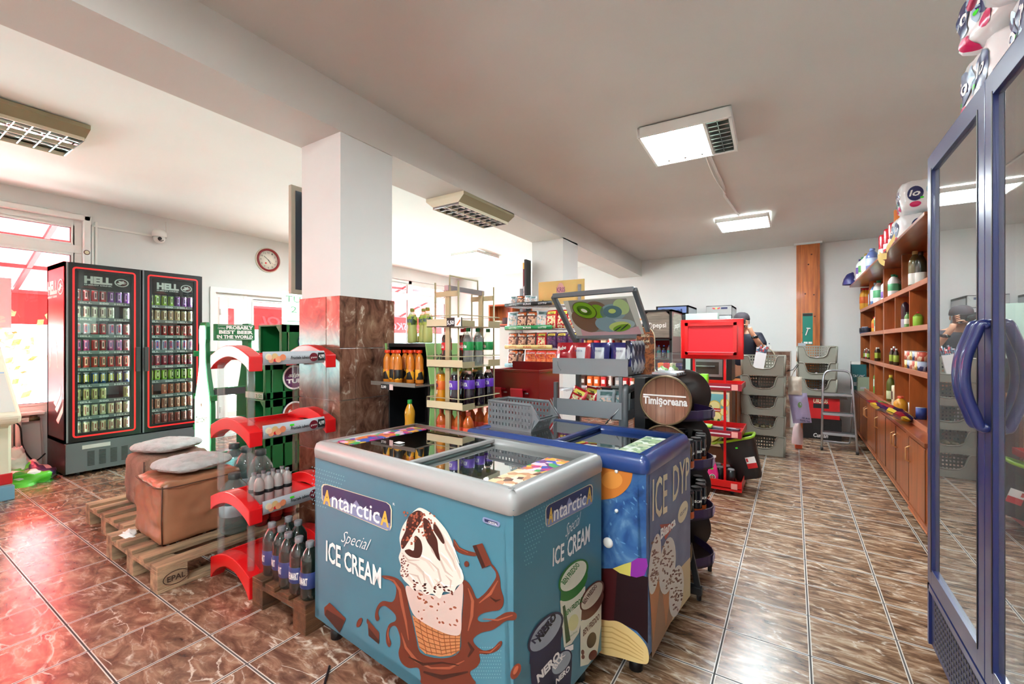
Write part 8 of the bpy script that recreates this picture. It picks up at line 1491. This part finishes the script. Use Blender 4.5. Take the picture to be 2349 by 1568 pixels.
# ================================================================== person
SKN = mat('skin', (196,142,112), .55); SHT = mat('navy_shirt', (30,34,54), .75, vary=.3, vscale=6); TRS = mat('dark_trousers', (26,28,36), .8); CAPM = mat('dark_cap', (52,44,50), .8)
def skin(name, verts, edges, rad, m, parent, root=0, lev=2):
    me = bpy.data.meshes.new(name); M = RM[parent.name].inverted(); me.from_pydata([M @ Vector(v) for v in verts], edges, []); o = bpy.data.objects.new(name, me); COL.objects.link(o); o.parent = parent; base(o, RM[parent.name])
    sk = o.modifiers.new('skin', 'SKIN'); sk.use_smooth_shade = True
    for i, r_ in enumerate(rad): v = me.skin_vertices[0].data[i]; v.radius = (r_, r_) if not isinstance(r_, tuple) else r_; v.use_root = (i == root)
    s_ = o.modifiers.new('sub', 'SUBSURF'); s_.levels = lev; s_.render_levels = lev; me.materials.append(m); return o
px, py = -.60, 7.0
t = thing('person', 'person in dark cap and navy shirt, arm raised to face, behind the red stand', 'person', (px,py,0))
# pelvis, spine, neck, head; legs; arms
V = [(px,py,.93),(px,py,1.10),(px,py,1.32),(px,py+.01,1.46),(px-.005,py-.01,1.54),(px-.01,py-.04,1.62),(px-.01,py-.035,1.68)]
E_ = [(0,1),(1,2),(2,3),(3,4),(4,5),(5,6)]; Rr = [(.16,.12),(.15,.11),(.18,.12),(.10,.085),.058,(.085,.10),(.07,.08)]
def add(pts, rs, frm):
    p_ = frm
    for q, r_ in zip(pts, rs): V.append(q); Rr.append(r_); E_.append((p_, len(V)-1)); p_ = len(V)-1
    return p_
for s_ in (-1, 1): add([(px+s_*.10,py,.86),(px+s_*.11,py,.50),(px+s_*.11,py+.01,.10),(px+s_*.11,py-.10,.05)], [.085,.062,.042,.035], 0)
add([(px+.19,py,1.43),(px+.27,py-.10,1.22),(px+.20,py-.22,1.36),(px+.12,py-.26,1.50),(px+.10,py-.25,1.56)], [.062,.050,.038,.030,.034], 3)
add([(px-.19,py,1.43),(px-.25,py-.12,1.20),(px-.12,py-.24,1.38),(px-.05,py-.25,1.52),(px-.03,py-.25,1.57)], [.062,.050,.038,.030,.034], 3)
skin('body', V, E_, Rr, SKN, t)
V = [(px,py,.98),(px,py,1.12),(px,py,1.32),(px,py+.01,1.44),(px+.19,py,1.425),(px+.255,py-.07,1.28),(px-.19,py,1.425),(px-.24,py-.08,1.27)]
skin('shirt', V, [(0,1),(1,2),(2,3),(3,4),(4,5),(3,6),(6,7)], [(.18,.135),(.175,.13),(.195,.14),(.125,.10),.085,.07,.085,.07], SHT, t)
V = [(px,py,.95),(px,py,.90)]+[(px+s_*a,py,z) for s_ in (-1,1) for a, z in ((.10,.84),(.115,.5),(.115,.1))]
skin('trousers', V, [(0,1),(1,2),(2,3),(3,4),(1,5),(5,6),(6,7)], [(.17,.13),(.16,.12),.10,.078,.065,.10,.078,.065], TRS, t)
mb = MB(); mb.lathe((px-.01,py-.03,1.66), [(.102,0),(.104,.02),(.098,.06),(.075,.095),(.04,.112),(0,.116)], CAPM, 24, sy=1.12); mb.add([(px-.01+a, py-.03-.10-b_, 1.665-c) for a, b_, c in ((-.08,-.02,0),(-.07,.05,.01),(0,.08,.015),(.07,.05,.01),(.08,-.02,0))], [(0,1,2,3,4)], CAPM); B('cap', mb, t)
mb = MB(); 
for s_ in (-1, 1): mb.sphere((px-.01+s_*.092,py-.03,1.63), .022, SKN, 8, 6, (.4,.8,1.3))
B('ears', mb, t)
mb = MB(); mb.sphere((px-.01,py-.145,1.615), .016, SKN, 8, 6, (.8,1,1.4)); B('nose', mb, t)
mb = MB(); mb.lathe((px+.165,py-.235,1.42), [(.036,-.016),(.042,-.01),(.042,.016),(.036,.02)], BLK, 16); mb.cyl((px+.165,py-.285,1.42), .02, .012, BLK, 'Y', 14); B('wrist_watch', mb, t)
# camera held to the face, with fingers round it
mb = MB(); mb.box(px-.09,px+.06,py-.30,py-.22,1.56,1.66,BLK); mb.cyl((px-.02,py-.38,1.61), .035, .09, BLK, 'Y', 18); tag(B('photo_camera', mb, loc=(px,py-.26,1.6), bevel=.006), 'black camera held to the face of the person behind the red header', 'camera')
for s_, hx in ((1, px+.10), (-1, px-.03)):
    for k in range(4):
        a = Vector((hx-.015*s_, py-.27+.012*k, 1.575+.02*k if s_ > 0 else 1.56)); fv = [a, a+Vector((-.02*s_,-.03,.012)), a+Vector((-.045*s_,-.04+.004*k,.014)), a+Vector((-.06*s_,-.028,.012))]
        skin('finger', [tuple(q) for q in fv], [(0,1),(1,2),(2,3)], [.0095,.009,.0085,.007], SKN, t, lev=1)
    a = Vector((hx-.01*s_, py-.24, 1.555)); skin('thumb', [tuple(a), tuple(a+Vector((-.025*s_,.005,-.012))), tuple(a+Vector((-.045*s_,.0,-.005)))], [(0,1),(1,2)], [.012,.010,.008], SKN, t, lev=1)

# more goods in the pigeonholes
Pcl = simple('clear_spirit_bottle', .30, .038, (196,206,200), (40,120,60), (236,232,222), lz=(.15,.5))
put(Pcl, 2092, 1.02, Z4_, 'clear spirit bottle at the back of the top row, nearer shelf'); put(Pwd, 2043, 1.0, Z4_, 'white bottle with green cap behind the soap dispenser', sc=.9); put(Pbl, 2002, .93, Z4_, 'blue softener bottle at the far side of the far shelf top row', sc=1.0)
put(Pgs, 2082, .92, Z3_, 'small green bottle left of the sparkling wine in the second row', sc=.8); put(Pjr, 2111, .93, Z3_, 'second pickle jar with red lid at the back of the second row', cat='jar', sc=.9)
for k, u in enumerate((1984,1988,1992)): put(Psk if k % 2 else Psj, u, .87, Z2_, 'small sauce bottle at the far end of the third row', 'small bottles at the far end of the third row', sc=.8)
put(Pgs, 2010, .90, Z1_, 'small green bottle left of the green dish soap in the bottom row'); put(Pye, 2006, .92, Z3_, 'yellow cleaner bottle with red top in the far shelf second row', sc=.8)
put(Pcl, 2048, .93, Z1_, 'clear bottle beside the olive oil in the bottom row', sc=.8)
